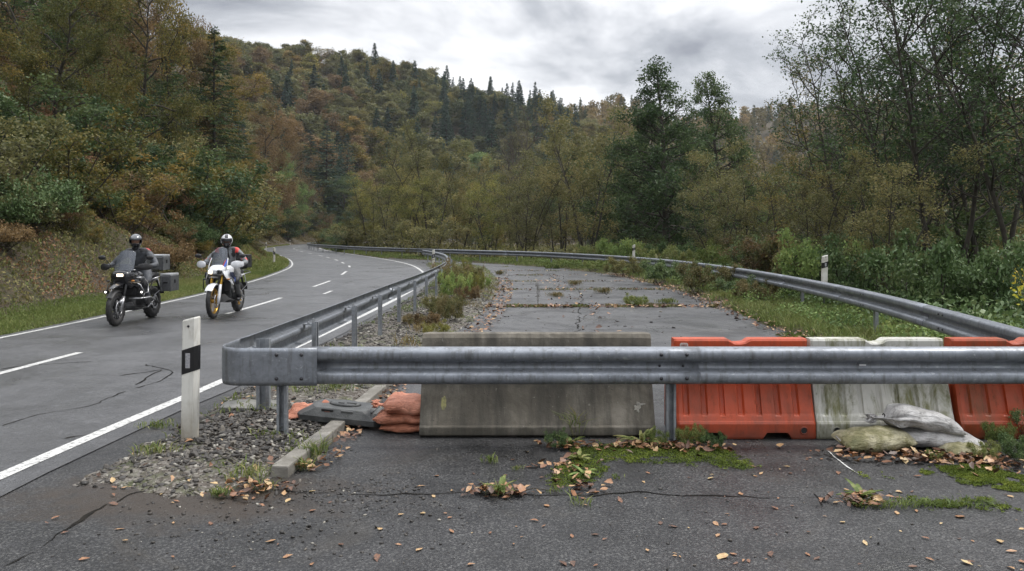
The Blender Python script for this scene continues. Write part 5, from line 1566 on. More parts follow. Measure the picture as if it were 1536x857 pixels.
# ---- grass and ground cover
def blades(P, h, wd, r_, lean=0.5, segs=1):
    """grass blades as narrow triangular quads; P (N,3)"""
    n = len(P)
    a_ = r_.uniform(0, 6.28, n); hh = h * r_.uniform(0.5, 1.3, n)
    ln = np.stack([np.cos(a_), np.sin(a_), np.zeros(n)], 1) * (lean * hh * r_.uniform(0.2, 1.2, n))[:, None]
    b_ = r_.uniform(0, 6.28, n); sd = np.stack([np.cos(b_), np.sin(b_), np.zeros(n)], 1) * (wd * r_.uniform(.7, 1.3, n) / 2)[:, None]
    mid = P + ln * 0.35 + np.stack([np.zeros(n), np.zeros(n), hh * 0.62], 1)
    tip = P + ln + np.stack([np.zeros(n), np.zeros(n), hh * (1 - 0.25 * lean)], 1)
    V = np.stack([P - sd, P + sd, mid + sd * 0.75, mid - sd * 0.75, tip], 1)
    base = (np.arange(n) * 5)[:, None]
    Q = np.concatenate([base + np.array([[0, 1, 2, 3]]), base + np.array([[3, 2, 4, 4]])])
    return V.reshape(-1, 3), Q
def tri_fix(V, Q):
    return V, Q
def blades_quads(P, h, wd, r_, lean=0.5):
    n = len(P)
    a_ = r_.uniform(0, 6.28, n); hh = h * r_.uniform(0.5, 1.3, n)
    ln = np.stack([np.cos(a_), np.sin(a_), np.zeros(n)], 1) * (lean * hh * r_.uniform(0.2, 1.2, n))[:, None]
    b_ = r_.uniform(0, 6.28, n); sd = np.stack([np.cos(b_), np.sin(b_), np.zeros(n)], 1) * (wd * r_.uniform(.7, 1.3, n) / 2)[:, None]
    z0 = np.zeros(n)
    mid = P + ln * 0.3 + np.stack([z0, z0, hh * 0.6], 1)
    tip = P + ln + np.stack([z0, z0, hh * (1 - 0.2 * lean)], 1)
    V = np.stack([P, mid + sd, tip, mid - sd], 1).reshape(-1, 3)
    return V, np.arange(n * 4).reshape(n, 4)
def tufts(centers, per, rad, h, wd, r_, lean=0.6, zf=None):
    c_ = np.repeat(centers, per, 0)
    P = c_ + np.concatenate([r_.normal(size=(len(c_), 2)) * rad, np.zeros((len(c_), 1))], 1)
    return P
def grass(name, label, pts2, h, wd, mat, seed, lean=0.6, zf=None, clump=1.5, cat='grass', hvar=0.5):
    r_ = np.random.default_rng(seed)
    z = terrain(pts2[:, 0], pts2[:, 1]) if zf is None else zf(pts2)
    P = np.column_stack([pts2, z - 0.01])
    nn = vnoise(pts2[:, 0], pts2[:, 1], clump, seed % 13)
    V, Q = blades_quads(P, h * (1 - hvar + 2 * hvar * nn), wd, r_, lean)
    v = np.clip(0.5 * vnoise(pts2[:, 0], pts2[:, 1], clump * 1.7, seed % 7 + 3) + 0.5 * r_.uniform(0, 1, len(P)), 0, 1)
    o = np_mesh(name, V, Q, LM[mat], attr=v)
    return tag(o, label, cat, kind='stuff')
gr = np.random.default_rng(77)
def along(line, s0, s1, n, o0, o1, power=1.0, side=1):
    """random points along a line between arc lengths, offset sideways"""
    ss = s0 + (s1 - s0) * gr.uniform(0, 1, n) ** power
    p, _ = arc_at(line, ss); q, _ = arc_at(line, ss + 0.2)
    t_ = unit(q - p); nn = np.stack([-t_[:, 1], t_[:, 0]], 1) * side
    return p + nn * gr.uniform(o0, o1, n)[:, None]
le_s = np.concatenate([[0], np.cumsum(np.linalg.norm(np.diff(left_edge, axis=0), axis=1))])
def sl(y): return float(np.interp(y, left_edge[:400, 1], le_s[:400]))
i0 = int(np.argmin(np.abs(left_edge[:, 1] - 7))); S7 = le_s[i0]
S60 = le_s[int(np.argmin(np.abs(left_edge[:250, 1] - 60)))]
pv = np.concatenate([along(left_edge, S7, S7 + 34, 90000, 0.22, 1.9), along(left_edge, S7 + 30, S7 + 150, 50000, 0.2, 3.5)])
grass('verge_grass', 'short bright green grass strip along the left road edge', pv[:90000], 0.10, 0.016, 'grass', 1)
grass('verge_grass', 'green grass strip along the far left road edge', pv[90000:], 0.16, 0.06, 'grass', 2)
pb = along(left_edge, S7, S7 + 60, 170000, 1.9, 13, 1.2)
keep = vnoise(pb[:, 0], pb[:, 1], 1.1, 4) * 0.6 + vnoise(pb[:, 0], pb[:, 1], 4.0, 5) * 0.6 > 0.55
pbk = pb[keep]
grass('bank_grass', 'brownish grass and low growth on the left bank', pbk[: len(pbk) // 3], 0.12, 0.028, 'dry', 3, lean=0.9)
grass('bank_grass', 'olive green low growth on the left bank', pbk[len(pbk) // 3:], 0.12, 0.03, 'grass', 4, lean=1.0)
pb2 = along(left_edge, S7 + 50, S7 + 330, 110000, 1.6, 18)
grass('bank_grass', 'brown undergrowth along the far left bank', pb2, 0.4, 0.12, 'dry', 5, lean=0.8)
# creeping leaves on the bank
def ground_leaves(name, label, pts2, size, mat, seed, lift=0.05, zf=None, up=0.6, cat='plants'):
    r_ = np.random.default_rng(seed)
    z = terrain(pts2[:, 0], pts2[:, 1]) if zf is None else zf(pts2)
    C = np.column_stack([pts2, z + r_.uniform(0.01, lift, len(pts2))])
    V, Q = leaf_quads(C, size, r_, aspect=0.6, up=up)
    v = np.clip(0.5 * vnoise(pts2[:, 0], pts2[:, 1], 0.8, seed % 7 + 3) + 0.5 * r_.uniform(0, 1, len(C)), 0, 1)
    return tag(np_mesh(name, V, Q, LM[mat], attr=v), label, cat, kind='stuff')
pc = along(left_edge, S7, S7 + 50, 150000, 1.9, 15)
nn = vnoise(pc[:, 0], pc[:, 1], 1.6, 6)
ground_leaves('leaf_litter', 'brown fallen leaves covering the left bank', pc[nn > 0.52], 0.075, 'brown', 6, 0.10, cat='leaves')
ground_leaves('ground_cover', 'olive creeping plants on the left bank', pc[nn < 0.55], 0.085, 'olive', 7, 0.22)

# right verge between old road and guardrail, and beyond
rv = gr.uniform([0.5, 5.4], [8.5, 60], (260000, 2))
sdo = -poly_sd(rv, old_road_poly); rsd = -seg_dist(rv, right_rail_path)
prob = np.interp(rv[:, 1], [5, 12, 25, 60], [1, 1, 0.45, 0.2])
ok = (sdo > 0.12) & (rsd < 1.2) & (gr.uniform(0, 1, len(rv)) < prob) & (vnoise(rv[:, 0], rv[:, 1], 0.6, 3) + sdo * 0.5 > 0.42)
grass('verge_grass', 'lush green grass between the old road and the right guardrail', rv[ok], 0.19, 0.016, 'grass', 8, lean=0.9, clump=0.9)
ok2 = (sdo > 0.5) & (rsd < 2.5) & (vnoise(rv[:, 0], rv[:, 1], 0.8, 8) > 0.48) & (gr.uniform(0, 1, len(rv)) < prob * 0.7)
ground_leaves('ground_cover', 'nettles and leafy weeds on the right verge', rv[ok2], 0.07, 'pale', 9, 0.30, up=0.5)
rb = gr.uniform([4.5, 3.5], [16, 50], (150000, 2)); rs_ = -seg_dist(rb, right_rail_path)
okb = (rs_ > 0.5) & (rs_ < 9)
ground_leaves('undergrowth', 'dark leafy undergrowth behind the right guardrail', rb[okb][:60000], 0.11, 'bramble', 10, 0.55, up=0.5)
fv = along(right_rail_path, s_of_y(40), s_of_y(40) + 120, 60000, -3.5, 3.2)
fv = fv[(-poly_sd(fv, old_road_poly) > 0.1) & (-poly_sd(fv, road_poly) > 0.3)]
grass('verge_grass', 'grass beneath the far guardrail along the bend', fv, 0.17, 0.05, 'grass', 11, lean=0.7)
fu2 = gr.uniform([7, 12], [50, 62], (60000, 2)); q2 = -seg_dist(fu2, right_rail_path) > 5
ground_leaves('undergrowth', 'dim leafy floor under the tall right-hand trees', fu2[q2], 0.20, 'bramble', 16, 0.9, up=0.4)
for i in range(26):
    y = vr.uniform(22, 46); x = (vr.uniform(1290, 1620) - 768) / F * y
    if float(seg_dist([(x, y)], right_rail_path)[0]) > -4: continue
    kd = vr.choice(['olive', 'green', 'bramble'])
    shrub(kd, x, y, vr.uniform(1.6, 2.8), 1.4, ('olive' if kd == 'olive' else 'dark green') + ' bush in the shade under the tall right-hand trees', SHR, 'bush', 'bushes under the right-hand trees')
# under the trees: ferny dark mass so that the wood floor is not bare
fu = gr.uniform([-60, 30], [60, 130], (60000, 2))
q = (-seg_dist(fu, right_rail_path) > 2.5) & (seg_dist(fu, left_edge) < -3)
ground_leaves('undergrowth', 'dim leafy floor of the valley wood', fu[q], 0.35, 'olive', 12, 0.9, up=0.4)

# island: tufts, moss, weeds
isl = gr.uniform([-5.6, 4.9], [0, 50], (60000, 2)); si = poly_sd(isl, island_poly)
zi = lambda p: isl_z(p, poly_sd(p, island_poly))
pi_ = isl[(si > 0.02) & (vnoise(isl[:, 0], isl[:, 1], 0.45, 11) > np.interp(isl[:, 1], [5, 9, 14, 22, 30], [0.80, 0.76, 0.74, 0.6, 0.4]))]
grass('weeds', 'sparse grass and weeds among the gravel', pi_, 0.09, 0.012, 'grass', 13, lean=0.9, zf=zi, clump=0.5, cat='weeds')
pi2 = isl[(si > 0.02) & (isl[:, 1] > 10) & (isl[:, 0] > -2.0 + .02 * isl[:, 1]) & (vnoise(isl[:, 0], isl[:, 1], 0.6, 12) > 0.66)]
grass('weeds', 'brown dead weeds on the gravel island', pi2, 0.16, 0.016, 'dry', 14, lean=0.9, zf=zi, clump=0.5, cat='weeds')

# named small grass tufts and rosettes in the foreground
def tuft(label, x, y, n, rad, h, mat='grass', z=0.0, name='grass_tuft', wd=0.009, cat='grass tuft', lean=0.9, group=None):
    r_ = np.random.default_rng(int(abs(x * 1000) + abs(y * 77)) % 9999)
    th_ = r_.uniform(0, 6.28, n); rd_ = 1.7 * rad * r_.uniform(0, 1, n) ** 0.8 * (1 + .35 * np.sin(th_ * 3 + x * 9))
    P = np.column_stack([rd_ * np.cos(th_) * 1.1, rd_ * np.sin(th_) * .7, np.full(n, -0.005)])
    V, Q = blades_quads(P, h, wd, r_, lean)
    o = np_mesh(name, V, Q, LM[mat], attr=r_.uniform(0, 1, n)); o.location = (x, y, z)
    return tag(o, label, cat, group)
def rosette(label, x, y, n, L_, z=0.0, mat='grass', name='rosette_weed', wid=0.014):
    r_ = np.random.default_rng(int(abs(x * 1000) + abs(y * 77)) % 9999)
    vs, fs, at_ = [], [], []
    for i in range(n):
        a_ = i * 2.4 + r_.uniform(-.3, .3); ll = L_ * r_.uniform(.6, 1.1); e_ = r_.uniform(0.25, 1.15); w_ = wid * r_.uniform(.8, 1.2)
        K = 6
        dx, dy = math.cos(a_), math.sin(a_)
        b0 = len(vs)
        for k in range(K + 1):
            t = k / K
            rad = ll * t * math.cos(e_ * (1 - 0.45 * t)); hz = ll * (math.sin(e_) * t - 0.45 * t * t * (1.2 - 0.4 * e_))
            ww = w_ * math.sin(math.pi * min(1, 0.12 + t * 0.88)) ** 0.7 * (1 + 0.25 * (k % 2)) + 0.001
            cx, cy = dx * rad, dy * rad
            vs += [(cx - dy * ww, cy + dx * ww, max(0.004, hz + 0.006)), (cx, cy, max(0.002, hz)), (cx + dy * ww, cy - dx * ww, max(0.004, hz + 0.006))]
        for k in range(K):
            q0 = b0 + k * 3
            fs += [(q0, q0 + 1, q0 + 4, q0 + 3), (q0 + 1, q0 + 2, q0 + 5, q0 + 4)]
            at_ += [r_.uniform(0.3, 0.9)] * 2
    o = np_mesh(name, np.array(vs), np.array(fs), LM[mat], attr=at_, smooth=True); o.location = (x, y, z)
    return tag(o, label, 'weed')
def G(px, py): return gp(px, py)
rosette('broad-leaved green weed beside the leaf heap in front of the concrete block', *G(752, 738), 13, 0.15)
tuft('thin grass tuft in the leaf heap left of the middle', *G(745, 742), 40, 0.05, 0.10)
rosette('broad-leaved weed rosette at the right foot of the concrete block', *G(962, 668), 18, 0.26)
rosette('green weed rosette with pointed leaves on the asphalt right of centre', *G(1292, 750), 16, 0.16)
rosette('small green rosette in the moss strip left of the post', *G(855, 668), 14, 0.16)
rosette('small pale rosette in the middle of the moss tongue', *G(875, 712), 12, 0.13, mat='pale')
rosette('tiny weed rosette in the upper moss tongue', *G(868, 690), 12, 0.12)
for (px, py, n, rad, h, lb) in [(862, 655, 90, .05, .26, 'tall grass tuft against the concrete block'), (735, 694, 40, .04, .07, 'small grass tuft with a long straw on the asphalt'), (775, 705, 22, .03, .05, 'tiny yellow-green tuft on the asphalt'),
        (870, 757, 34, .05, .07, 'lowest small grass tuft in the foreground middle'), (835, 738, 30, .05, .05, 'flat tuft near the twig'), (925, 718, 16, .03, .04, 'tiny tuft right of the moss tongue'),
        (470, 688, 90, .05, .17, 'tall grass tuft leaning on the kerb'), (372, 722, 90, .09, .13, 'grass tuft at the front tip of the gravel'), (455, 705, 60, .05, .10, 'small tuft beside the kerb end'), (330, 745, 80, .04, .07, 'low tuft at the gravel edge'),
        (232, 688, 130, .10, .08, 'mossy grass clump left of the large roadside post'), (520, 640, 60, .03, .17, 'upright grass tuft in front of the black rubber foot'), (500, 620, 30, .03, .10, 'small tuft near the orange bags'),
        (395, 735, 40, .05, .08, 'grass tuft among orange leaves at the gravel tip'), (500, 592, 200, .22, .14, 'wide grass clump behind the front rail'), (238, 641, 120, .10, .07, 'grass clump between road line and corner post'), (400, 665, 40, .06, .07, 'green tuft among the large stones'),
        (440, 680, 50, .05, .06, 'mossy tuft beside the kerb')]:
    x, y = G(px, py)
    z = float(island_h(x, y)[0]) if in_poly([(x, y)], island_poly)[0] else 0.0
    tuft(lb, x, y, n, rad, h, z=z)
x, y = G(1380, 758); r0_ = np.random.default_rng(5)
pl = np.column_stack([x + r0_.uniform(-.42, .5, 500), y + r0_.normal(0, .035, 500)])
grass('grass_strip', 'flat strip of grass and moss in the pavement seam at lower right', pl, .05, .009, 'grass', 15, lean=1.2, zf=lambda p: np.zeros(len(p)), clump=.2)
# weeds at the foot of the barriers and right corner
for (px, py, H, w_, kd, lb) in [(1035, 668, .17, .8, 'grass', 'leafy weed clump right of the front rail post'), (1068, 672, .12, .9, 'bramble', 'low leafy weed under the left end of the orange barrier'), (985, 668, .13, .8, 'grass', 'leafy weed just left of the front rail post'),
        (835, 672, .14, .8, 'bramble', 'leafy weed at the left end of the moss by the concrete block'), (1498, 668, .18, .7, 'grass', 'leafy weed right behind the white sandbags'), (1530, 690, .18, .9, 'bramble', 'leafy weed at the right frame edge above the moss'),
        (1530, 640, .30, .45, 'dry', 'brown dry weed in front of the right orange barrier'), (1478, 690, .13, .9, 'grass', 'small grassy weed below the white sandbags'), (1400, 690, .07, .9, 'grass', 'tiny weed in the leaf heap under the sandbags'), (1558, 660, .28, .8, 'bramble', 'dark leafy weed cut by the right frame edge')]:
    x, y = G(px, py)
    FERN[0 if px % 2 else 1].place('weed_clump', lb, 'weed', kd, (x, y, 0), H, w_ * 0.8, vr.uniform(0, 6.28), None, names=('stems', 'foliage'))

# moss cushions: thousands of tiny shoots over irregular patches
def moss(label, polys, n, seed, h=0.012):
    r_ = np.random.default_rng(seed); acc = []
    for pl_, wgt in polys:
        P_ = np.array([gp(*p) for p in pl_]); lo, hi = P_.min(0) - .05, P_.max(0) + .05
        q = r_.uniform(lo, hi, (int(n * wgt), 2)); sd = poly_sd(q, P_)
        k = sd - .02 + (vnoise(q[:, 0], q[:, 1], .13, seed % 5) - .5) * .22 + (vnoise(q[:, 0], q[:, 1], .04, seed % 3) - .5) * .12
        acc.append(q[k > r_.uniform(0, .07, len(q)) ** 1.0 - .01])
    q = np.concatenate(acc)
    C = np.column_stack([q, 0.001 + 0.006 * vnoise(q[:, 0], q[:, 1], .05, 3) + r_.uniform(0, h, len(q)) * .35])
    V, Q = leaf_quads(C, 0.011, r_, aspect=.6, up=.7)
    v = np.clip(.55 * vnoise(q[:, 0], q[:, 1], .09, 4) + .45 * r_.uniform(0, 1, len(q)), 0, 1)
    return tag(np_mesh('moss', V, Q, LM['moss'], attr=v), label, 'moss', kind='stuff')
moss('green moss in front of the concrete block and orange barrier', [
    ([(840, 668), (900, 664), (1000, 668), (1075, 672), (1120, 684), (1122, 700), (1085, 708), (1060, 700), (1000, 692), (930, 694), (905, 700), (890, 715), (870, 725), (835, 728), (815, 718), (822, 700), (835, 690)], 1.0)], 60000, 3)
moss('green moss along the right edge of the foreground asphalt', [
    ([(1370, 690), (1420, 695), (1480, 700), (1536, 715), (1560, 740), (1500, 735), (1440, 725), (1410, 715), (1380, 705)], 1.0), ([(1280, 708), (1310, 706), (1322, 716), (1290, 720)], .1), ([(1360, 752), (1450, 748), (1536, 758), (1536, 768), (1400, 764)], .3)], 50000, 4)
moss('yellow-green moss patches on the old road behind the barriers', [
    ([(1090, 460), (1140, 463), (1175, 480), (1200, 492), (1160, 490), (1110, 472)], 1.0), ([(1160, 500), (1230, 497), (1215, 509), (1170, 508)], .4)], 60000, 5)

print('T stones', time.time() - _t0)
# ---- stones
bm = bmesh.new(); bmesh.ops.create_icosphere(bm, subdivisions=2, radius=1)
ICOV = np.array([v.co for v in bm.verts]); ICOF = np.array([[v.index for v in f.verts] for f in bm.faces]); bm.free()
bm = bmesh.new(); bmesh.ops.create_icosphere(bm, subdivisions=1, radius=1)
IC1V = np.array([v.co for v in bm.verts]); IC1F = np.array([[v.index for v in f.verts] for f in bm.faces]); bm.free()
M_stone, t, B, O = new_mat('loose_stone')
at_ = t.nodes.new('ShaderNodeAttribute'); at_.attribute_name = 'v'
c = ramp(t, at_.outputs['Fac'], [(0.0, (0.020, 0.018, 0.016)), (0.4, (0.040, 0.035, 0.030)), (0.7, (0.072, 0.063, 0.053)), (0.9, (0.15, 0.13, 0.105)), (0.97, (0.36, 0.34, 0.29))])
g = t.nodes.new('ShaderNodeNewGeometry')
c = mixc(t, ramp(t, noise_node(t, 60, 4, .65, vec=g.outputs['Position']), [(.4, 0.0), (.65, .5)]), c, (.05, .047, .042))
t.links.new(c, B.inputs['Base Color']); B.inputs['Roughness'].default_value = .6
t.links.new(bump(t, noise_node(t, 160, 3, .6, vec=g.outputs['Position']), .4, .003), B.inputs['Normal'])
def stones(name, label, pts3, smin, smax, seed, flat=(.28, .6), base=(IC1V, IC1F), dark=0.0, bias=1.0, cat='gravel'):
    r_ = np.random.default_rng(seed); n = len(pts3)
    V0, F0 = base
    s_ = smin + (smax - smin) * r_.uniform(0, 1, n) ** 2.2
    sc = np.stack([s_, s_ * r_.uniform(.55, .95, n), s_ * r_.uniform(*flat, n)], 1)
    V = np.repeat(V0[None], n, 0) * (1 + r_.normal(size=(n, len(V0), 1)) * .14) * sc[:, None]
    # flatten facets for a broken look
    V = np.clip(V, -sc[:, None] * .82, sc[:, None] * .82)
    ax = r_.uniform(0, 6.28, n); tl = r_.normal(0, .35, n); ta = r_.uniform(0, 6.28, n)
    c_, q_ = np.cos(ax), np.sin(ax)
    x = V[..., 0] * c_[:, None] - V[..., 1] * q_[:, None]; y = V[..., 0] * q_[:, None] + V[..., 1] * c_[:, None]; z = V[..., 2]
    z = z + (x * np.cos(ta)[:, None] + y * np.sin(ta)[:, None]) * np.tan(tl)[:, None]
    V = np.stack([x, y, z], -1) + pts3[:, None]
    V[..., 2] += (sc[:, 2] * .45)[:, None]
    F_ = (F0[None] + (np.arange(n) * len(V0))[:, None, None]).reshape(-1, 3)
    v = np.clip(r_.uniform(0, 1, n) ** bias - dark, 0, 1)
    return tag(np_mesh(name, V.reshape(-1, 3), F_, M_stone, attr=np.repeat(v, len(F0)), nside=3), label, cat, kind='stuff')
sr = np.random.default_rng(21)
q = sr.uniform([-3.2, 4.8], [-1.4, 9.5], (24000, 2)); sd = poly_sd(q, island_poly)
den = np.exp(-(((q[:, 0] + 2.2) / .65) ** 2 + ((q[:, 1] - 6.45) / .75) ** 2)) * 1.2 + .10
q = q[(sd > .03) & (sr.uniform(0, 1, len(q)) < den) & (q[:, 0] < -1.66 + 0.02)]
h0 = isl_z(q, poly_sd(q, island_poly)); heap = .03 * np.exp(-(((q[:, 0] + 2.25) / .5) ** 2 + ((q[:, 1] - 6.5) / .6) ** 2)) * sr.uniform(0, 1, len(q))
stones('gravel', 'grey broken stones heaped round the corner posts', np.column_stack([q, h0 + heap - 0.004])[:10000], 0.006, .033, 1, base=(ICOV, ICOF))
q = sr.uniform([-4.0, 8.5], [-.6, 26], (15000, 2)); q = q[poly_sd(q, island_poly) > .08]
stones('gravel', 'fine grey gravel on the island behind the guardrail', np.column_stack([q, isl_z(q, poly_sd(q, island_poly)) - .003])[:9000], .010, .045, 2, bias=.8)
q = np.column_stack([sr.uniform(-3.0, -1.4, 3500), sr.uniform(4.75, 6.0, 3500)]); q = q[poly_sd(q, island_poly) > -.12]
stones('gravel', 'small pebbles and grit at the front edge of the gravel', np.column_stack([q, isl_z(q, poly_sd(q, island_poly)) * .9]), .005, .018, 3, flat=(.15, .35), bias=.5)
# scattered grit on the asphalt
a_ = np.column_stack([sr.normal(-1.35, .55, 620), sr.normal(4.75, .38, 620)])
a2 = np.column_stack([sr.normal(-1.15, .30, 260), sr.normal(5.12, .12, 260)])
a3 = np.column_stack([sr.uniform(-2.4, 3.6, 260), sr.uniform(3.7, 6.2, 260)])
q = np.concatenate([a_, a2, a3]); q = q[(q[:, 1] > 3.6) & (q[:, 0] > -2.55)]
stones('grit', 'scattered dark grit on the foreground asphalt', np.column_stack([q, np.full(len(q), -.004)]), .004, .017, 4, bias=1.6, cat='grit')
q = sr.uniform([-.4, 9], [5, 40], (420, 2))
stones('grit', 'dark bits of debris on the old road', np.column_stack([q, np.full(len(q), -.004)]), .010, .045, 5, bias=2.5, cat='grit')

# ------------------------------------------------------------------ fallen leaves
M_fl, t, B, O = new_mat('fallen_leaf')
oi = t.nodes.new('ShaderNodeObjectInfo'); at_ = t.nodes.new('ShaderNodeAttribute'); at_.attribute_name = 'v'
v_ = math_node(t, 'ADD', math_node(t, 'MULTIPLY', oi.outputs['Random'], .75), math_node(t, 'MULTIPLY', at_.outputs['Fac'], .25))
stops = [(0.0, (.055, .030, .018)), (.22, (.12, .055, .03)), (.42, (.26, .115, .05)), (.6, (.36, .20, .10)), (.8, (.46, .31, .15)), (.93, (.50, .40, .20))]
c = ramp(t, v_, stops)
tcn = t.nodes.new('ShaderNodeTexCoord')
c = mixc(t, ramp(t, noise_node(t, 45, 4, .7, vec=tcn.outputs['Object']), [(.48, 0.0), (.66, .6)]), c, (.10, .05, .03))
t.links.new(c, B.inputs['Base Color']); B.inputs['Roughness'].default_value = .5
M_fl2 = M_fl.copy(); M_fl2.name = 'heaped_leaf'
for n_ in M_fl2.node_tree.nodes:
    if n_.type == 'MATH' and n_.operation == 'MULTIPLY': n_.inputs[1].default_value = 0.0 if n_.inputs[1].default_value > .5 else .85
def leaf_shape(seed, K=8):
    """a curled oval leaf: (2K+1+...) vertices as a 3-wide strip"""
    r_ = np.random.default_rng(seed); vs = []; cu = r_.uniform(-.5, .9); tw = r_.uniform(-.5, .5); rollv = r_.uniform(.1, .55)
    wp = r_.uniform(.20, .42); sk = r_.uniform(.6, 1.25); lob = r_.uniform(0, .22)
    for k in range(K + 1):
        t = k / K
        w_ = wp * (math.sin(math.pi * min(1, .02 + (t ** sk) * .97)) ** 1.05) * (1 + .15 * r_.uniform(-1, 1) + lob * math.cos(t * 19)) + .006
        x = t - .5; z = .18 * cu * (t - .5) ** 2 * 4
        for s_ in (-1, 0, 1):
            vs.append((x, s_ * w_ + .06 * math.sin(t * 4 + seed), .04 + z * .5 + (abs(s_) * rollv * w_) * (1 + tw * s_)))
    fs = [(k * 3 + a, k * 3 + a + 1, (k + 1) * 3 + a + 1, (k + 1) * 3 + a) for k in range(K) for a in (0, 1)]
    return np.array(vs), np.array(fs)
LSH = [leaf_shape(i) for i in range(12)]
leaf_me = [np_mesh('fallen_leaf', v, f, M_fl, 'mesh', smooth=True, attr=np.random.default_rng(i).uniform(0, 1, len(f))) for i, (v, f) in enumerate(LSH)]
lr = random.Random(9)
GL = 'fallen leaves scattered on the foreground asphalt'
spots = [(565, 838, .10), (1083, 835, .11), (1157, 832, .09), (930, 750, .11), (1066, 718, .08), (1040, 664, .07), (1010, 790, .08), (1135, 792, .07), (1450, 845, .09), (1500, 812, .1), (1517, 828, .09), (770, 690, .07), (655, 714, .07), (790, 678, .08),
         (1180, 700, .07), (1210, 690, .06), (1130, 700, .06), (1300, 740, .07), (1270, 735, .06), (1345, 770, .08), (1440, 775, .09), (860, 846, .07), (893, 802, .07), (735, 800, .06), (1225, 838, .07), (1395, 840, .07), (170, 756, .08), (265, 752, .06), (380, 748, .06)]
spots += [(lr.uniform(700, 1536), lr.uniform(680, 855), lr.uniform(.02, .085)) for _ in range(120)] + [(lr.uniform(60, 700), lr.uniform(725, 855), lr.uniform(.035, .085)) for _ in range(40)]
for (px, py, s_) in spots:
    x, y = gp(px, py)
    o = link('fallen_leaf', leaf_me[lr.randrange(12)]); o.location = (x, y, 0.001 if x > -2.6 else .006)
    o.rotation_euler = (lr.uniform(-.2, .2), lr.uniform(-.2, .2), lr.uniform(0, 6.28)); o.scale = (s_ * .72, s_ * .72 * lr.uniform(.7, 1.1), s_ * lr.uniform(.25, .6))
    tag(o, 'fallen autumn leaf lying on the foreground asphalt', 'leaf', GL)
def heap(label, pts2, smin, smax, seed, hmax=.05, zf=None, name='leaf_litter'):
    r_ = np.random.default_rng(seed); Vs, Fs, As, o_ = [], [], [], 0
    for i in range(len(pts2)):
        V0, F0 = LSH[r_.integers(0, 12)]
        s_ = r_.uniform(smin, smax)
        M = Matrix.Rotation(r_.uniform(0, 6.28), 3, 'Z') @ Matrix.Rotation(r_.normal(0, .4), 3, 'X') @ Matrix.Rotation(r_.normal(0, .35), 3, 'Y')
        z = (0.0 if zf is None else float(zf(pts2[i:i + 1])[0])) + r_.uniform(.002, hmax)
        Vs.append(V0 @ np.array(M).T * s_ + np.array([pts2[i, 0], pts2[i, 1], z])); Fs.append(F0 + o_); o_ += len(V0)
        As += [r_.uniform(0, 1) ** 1.3] * len(F0)
    return tag(np_mesh(name, np.concatenate(Vs), np.concatenate(Fs), M_fl2, attr=As, smooth=True), label, 'leaves', kind='stuff')
hr = np.random.default_rng(31)
def cloud(px, py, n, sx, sy):
    x, y = gp(px, py); return np.column_stack([hr.normal(x, sx, n), hr.normal(y, sy, n)])
heap('brown leaves gathered round the weed in front of the concrete block', np.concatenate([cloud(755, 742, 40, .13, .05), cloud(720, 740, 16, .06, .04)]), .035, .085, 1, .05)
heap('brown leaves caught in the weeds at the barrier foot', np.concatenate([cloud(860, 672, 70, .16, .06), cloud(945, 672, 50, .12, .05), cloud(1040, 676, 70, .2, .05), cloud(850, 705, 50, .10, .12), cloud(875, 735, 30, .08, .08), cloud(985, 672, 30, .1, .05)]), .03, .08, 2, .05)
heap('brown leaves below the white sandbags', np.concatenate([cloud(1270, 682, 20, .1, .05), cloud(1370, 690, 120, .25, .06), cloud(1440, 690, 110, .22, .08), cloud(1510, 700, 140, .22, .12)]), .03, .085, 3, .05)
heap('brown leaves around the pointed weed on the right', np.concatenate([cloud(1292, 755, 60, .11, .05)]), .03, .075, 4, .04)
kq = along(kerb_line, 0.1, 4.4, 260, -.28, -.07)
heap('pale leaves and twigs gathered along the kerb', kq, .03, .075, 5, .04)
kq = along(kerb_line, 0.1, 1.2, 50, -.30, -.08)
heap('orange leaves at the front tip of the gravel', np.concatenate([cloud(400, 735, 46, .16, .05), cloud(440, 705, 30, .12, .06), cloud(345, 748, 18, .12, .03)]), .035, .08, 6, .05, zf=lambda p: np.maximum(0, zi(p)))
heap('brown leaves strewn over the gravel behind the rail', np.column_stack([hr.uniform(-2.95, -1.6, 130), hr.uniform(5.2, 10, 130)]), .03, .07, 7, .03, zf=lambda p: np.maximum(0, zi(p)))
cq = []
for yy, n_ in ((18.6, 420), (24.5, 90), (29, 60), (33.5, 50), (38, 40)):
    cq.append(np.column_stack([hr.uniform(-.6, 5, n_), yy + hr.normal(0, .16, n_)]))
cq.append(np.column_stack([np.interp(hr.uniform(9.5, 34, 120), [9.5, 13, 18, 24, 33], [.95, 1.1, 1.6, 2.1, 1.6]) + hr.normal(0, .12, 120), hr.uniform(9.5, 34, 120)]))
heap('leaves and moss caught in the joints of the old road', np.concatenate(cq), .05, .13, 8, .04)
eq = gr.uniform([3.5, 6.8], [6.2, 34], (9000, 2)); se = poly_sd(eq, old_road_poly); eq = eq[(se < .35) & (se > -.55)][:1300]
heap('brown leaves along the right edge of the old road', eq, .04, .10, 9, .05)
ek = along(kerb_line, 5, 26, 700, -.45, .1)
heap('brown leaves along the left edge of the old road', ek, .04, .10, 10, .05)
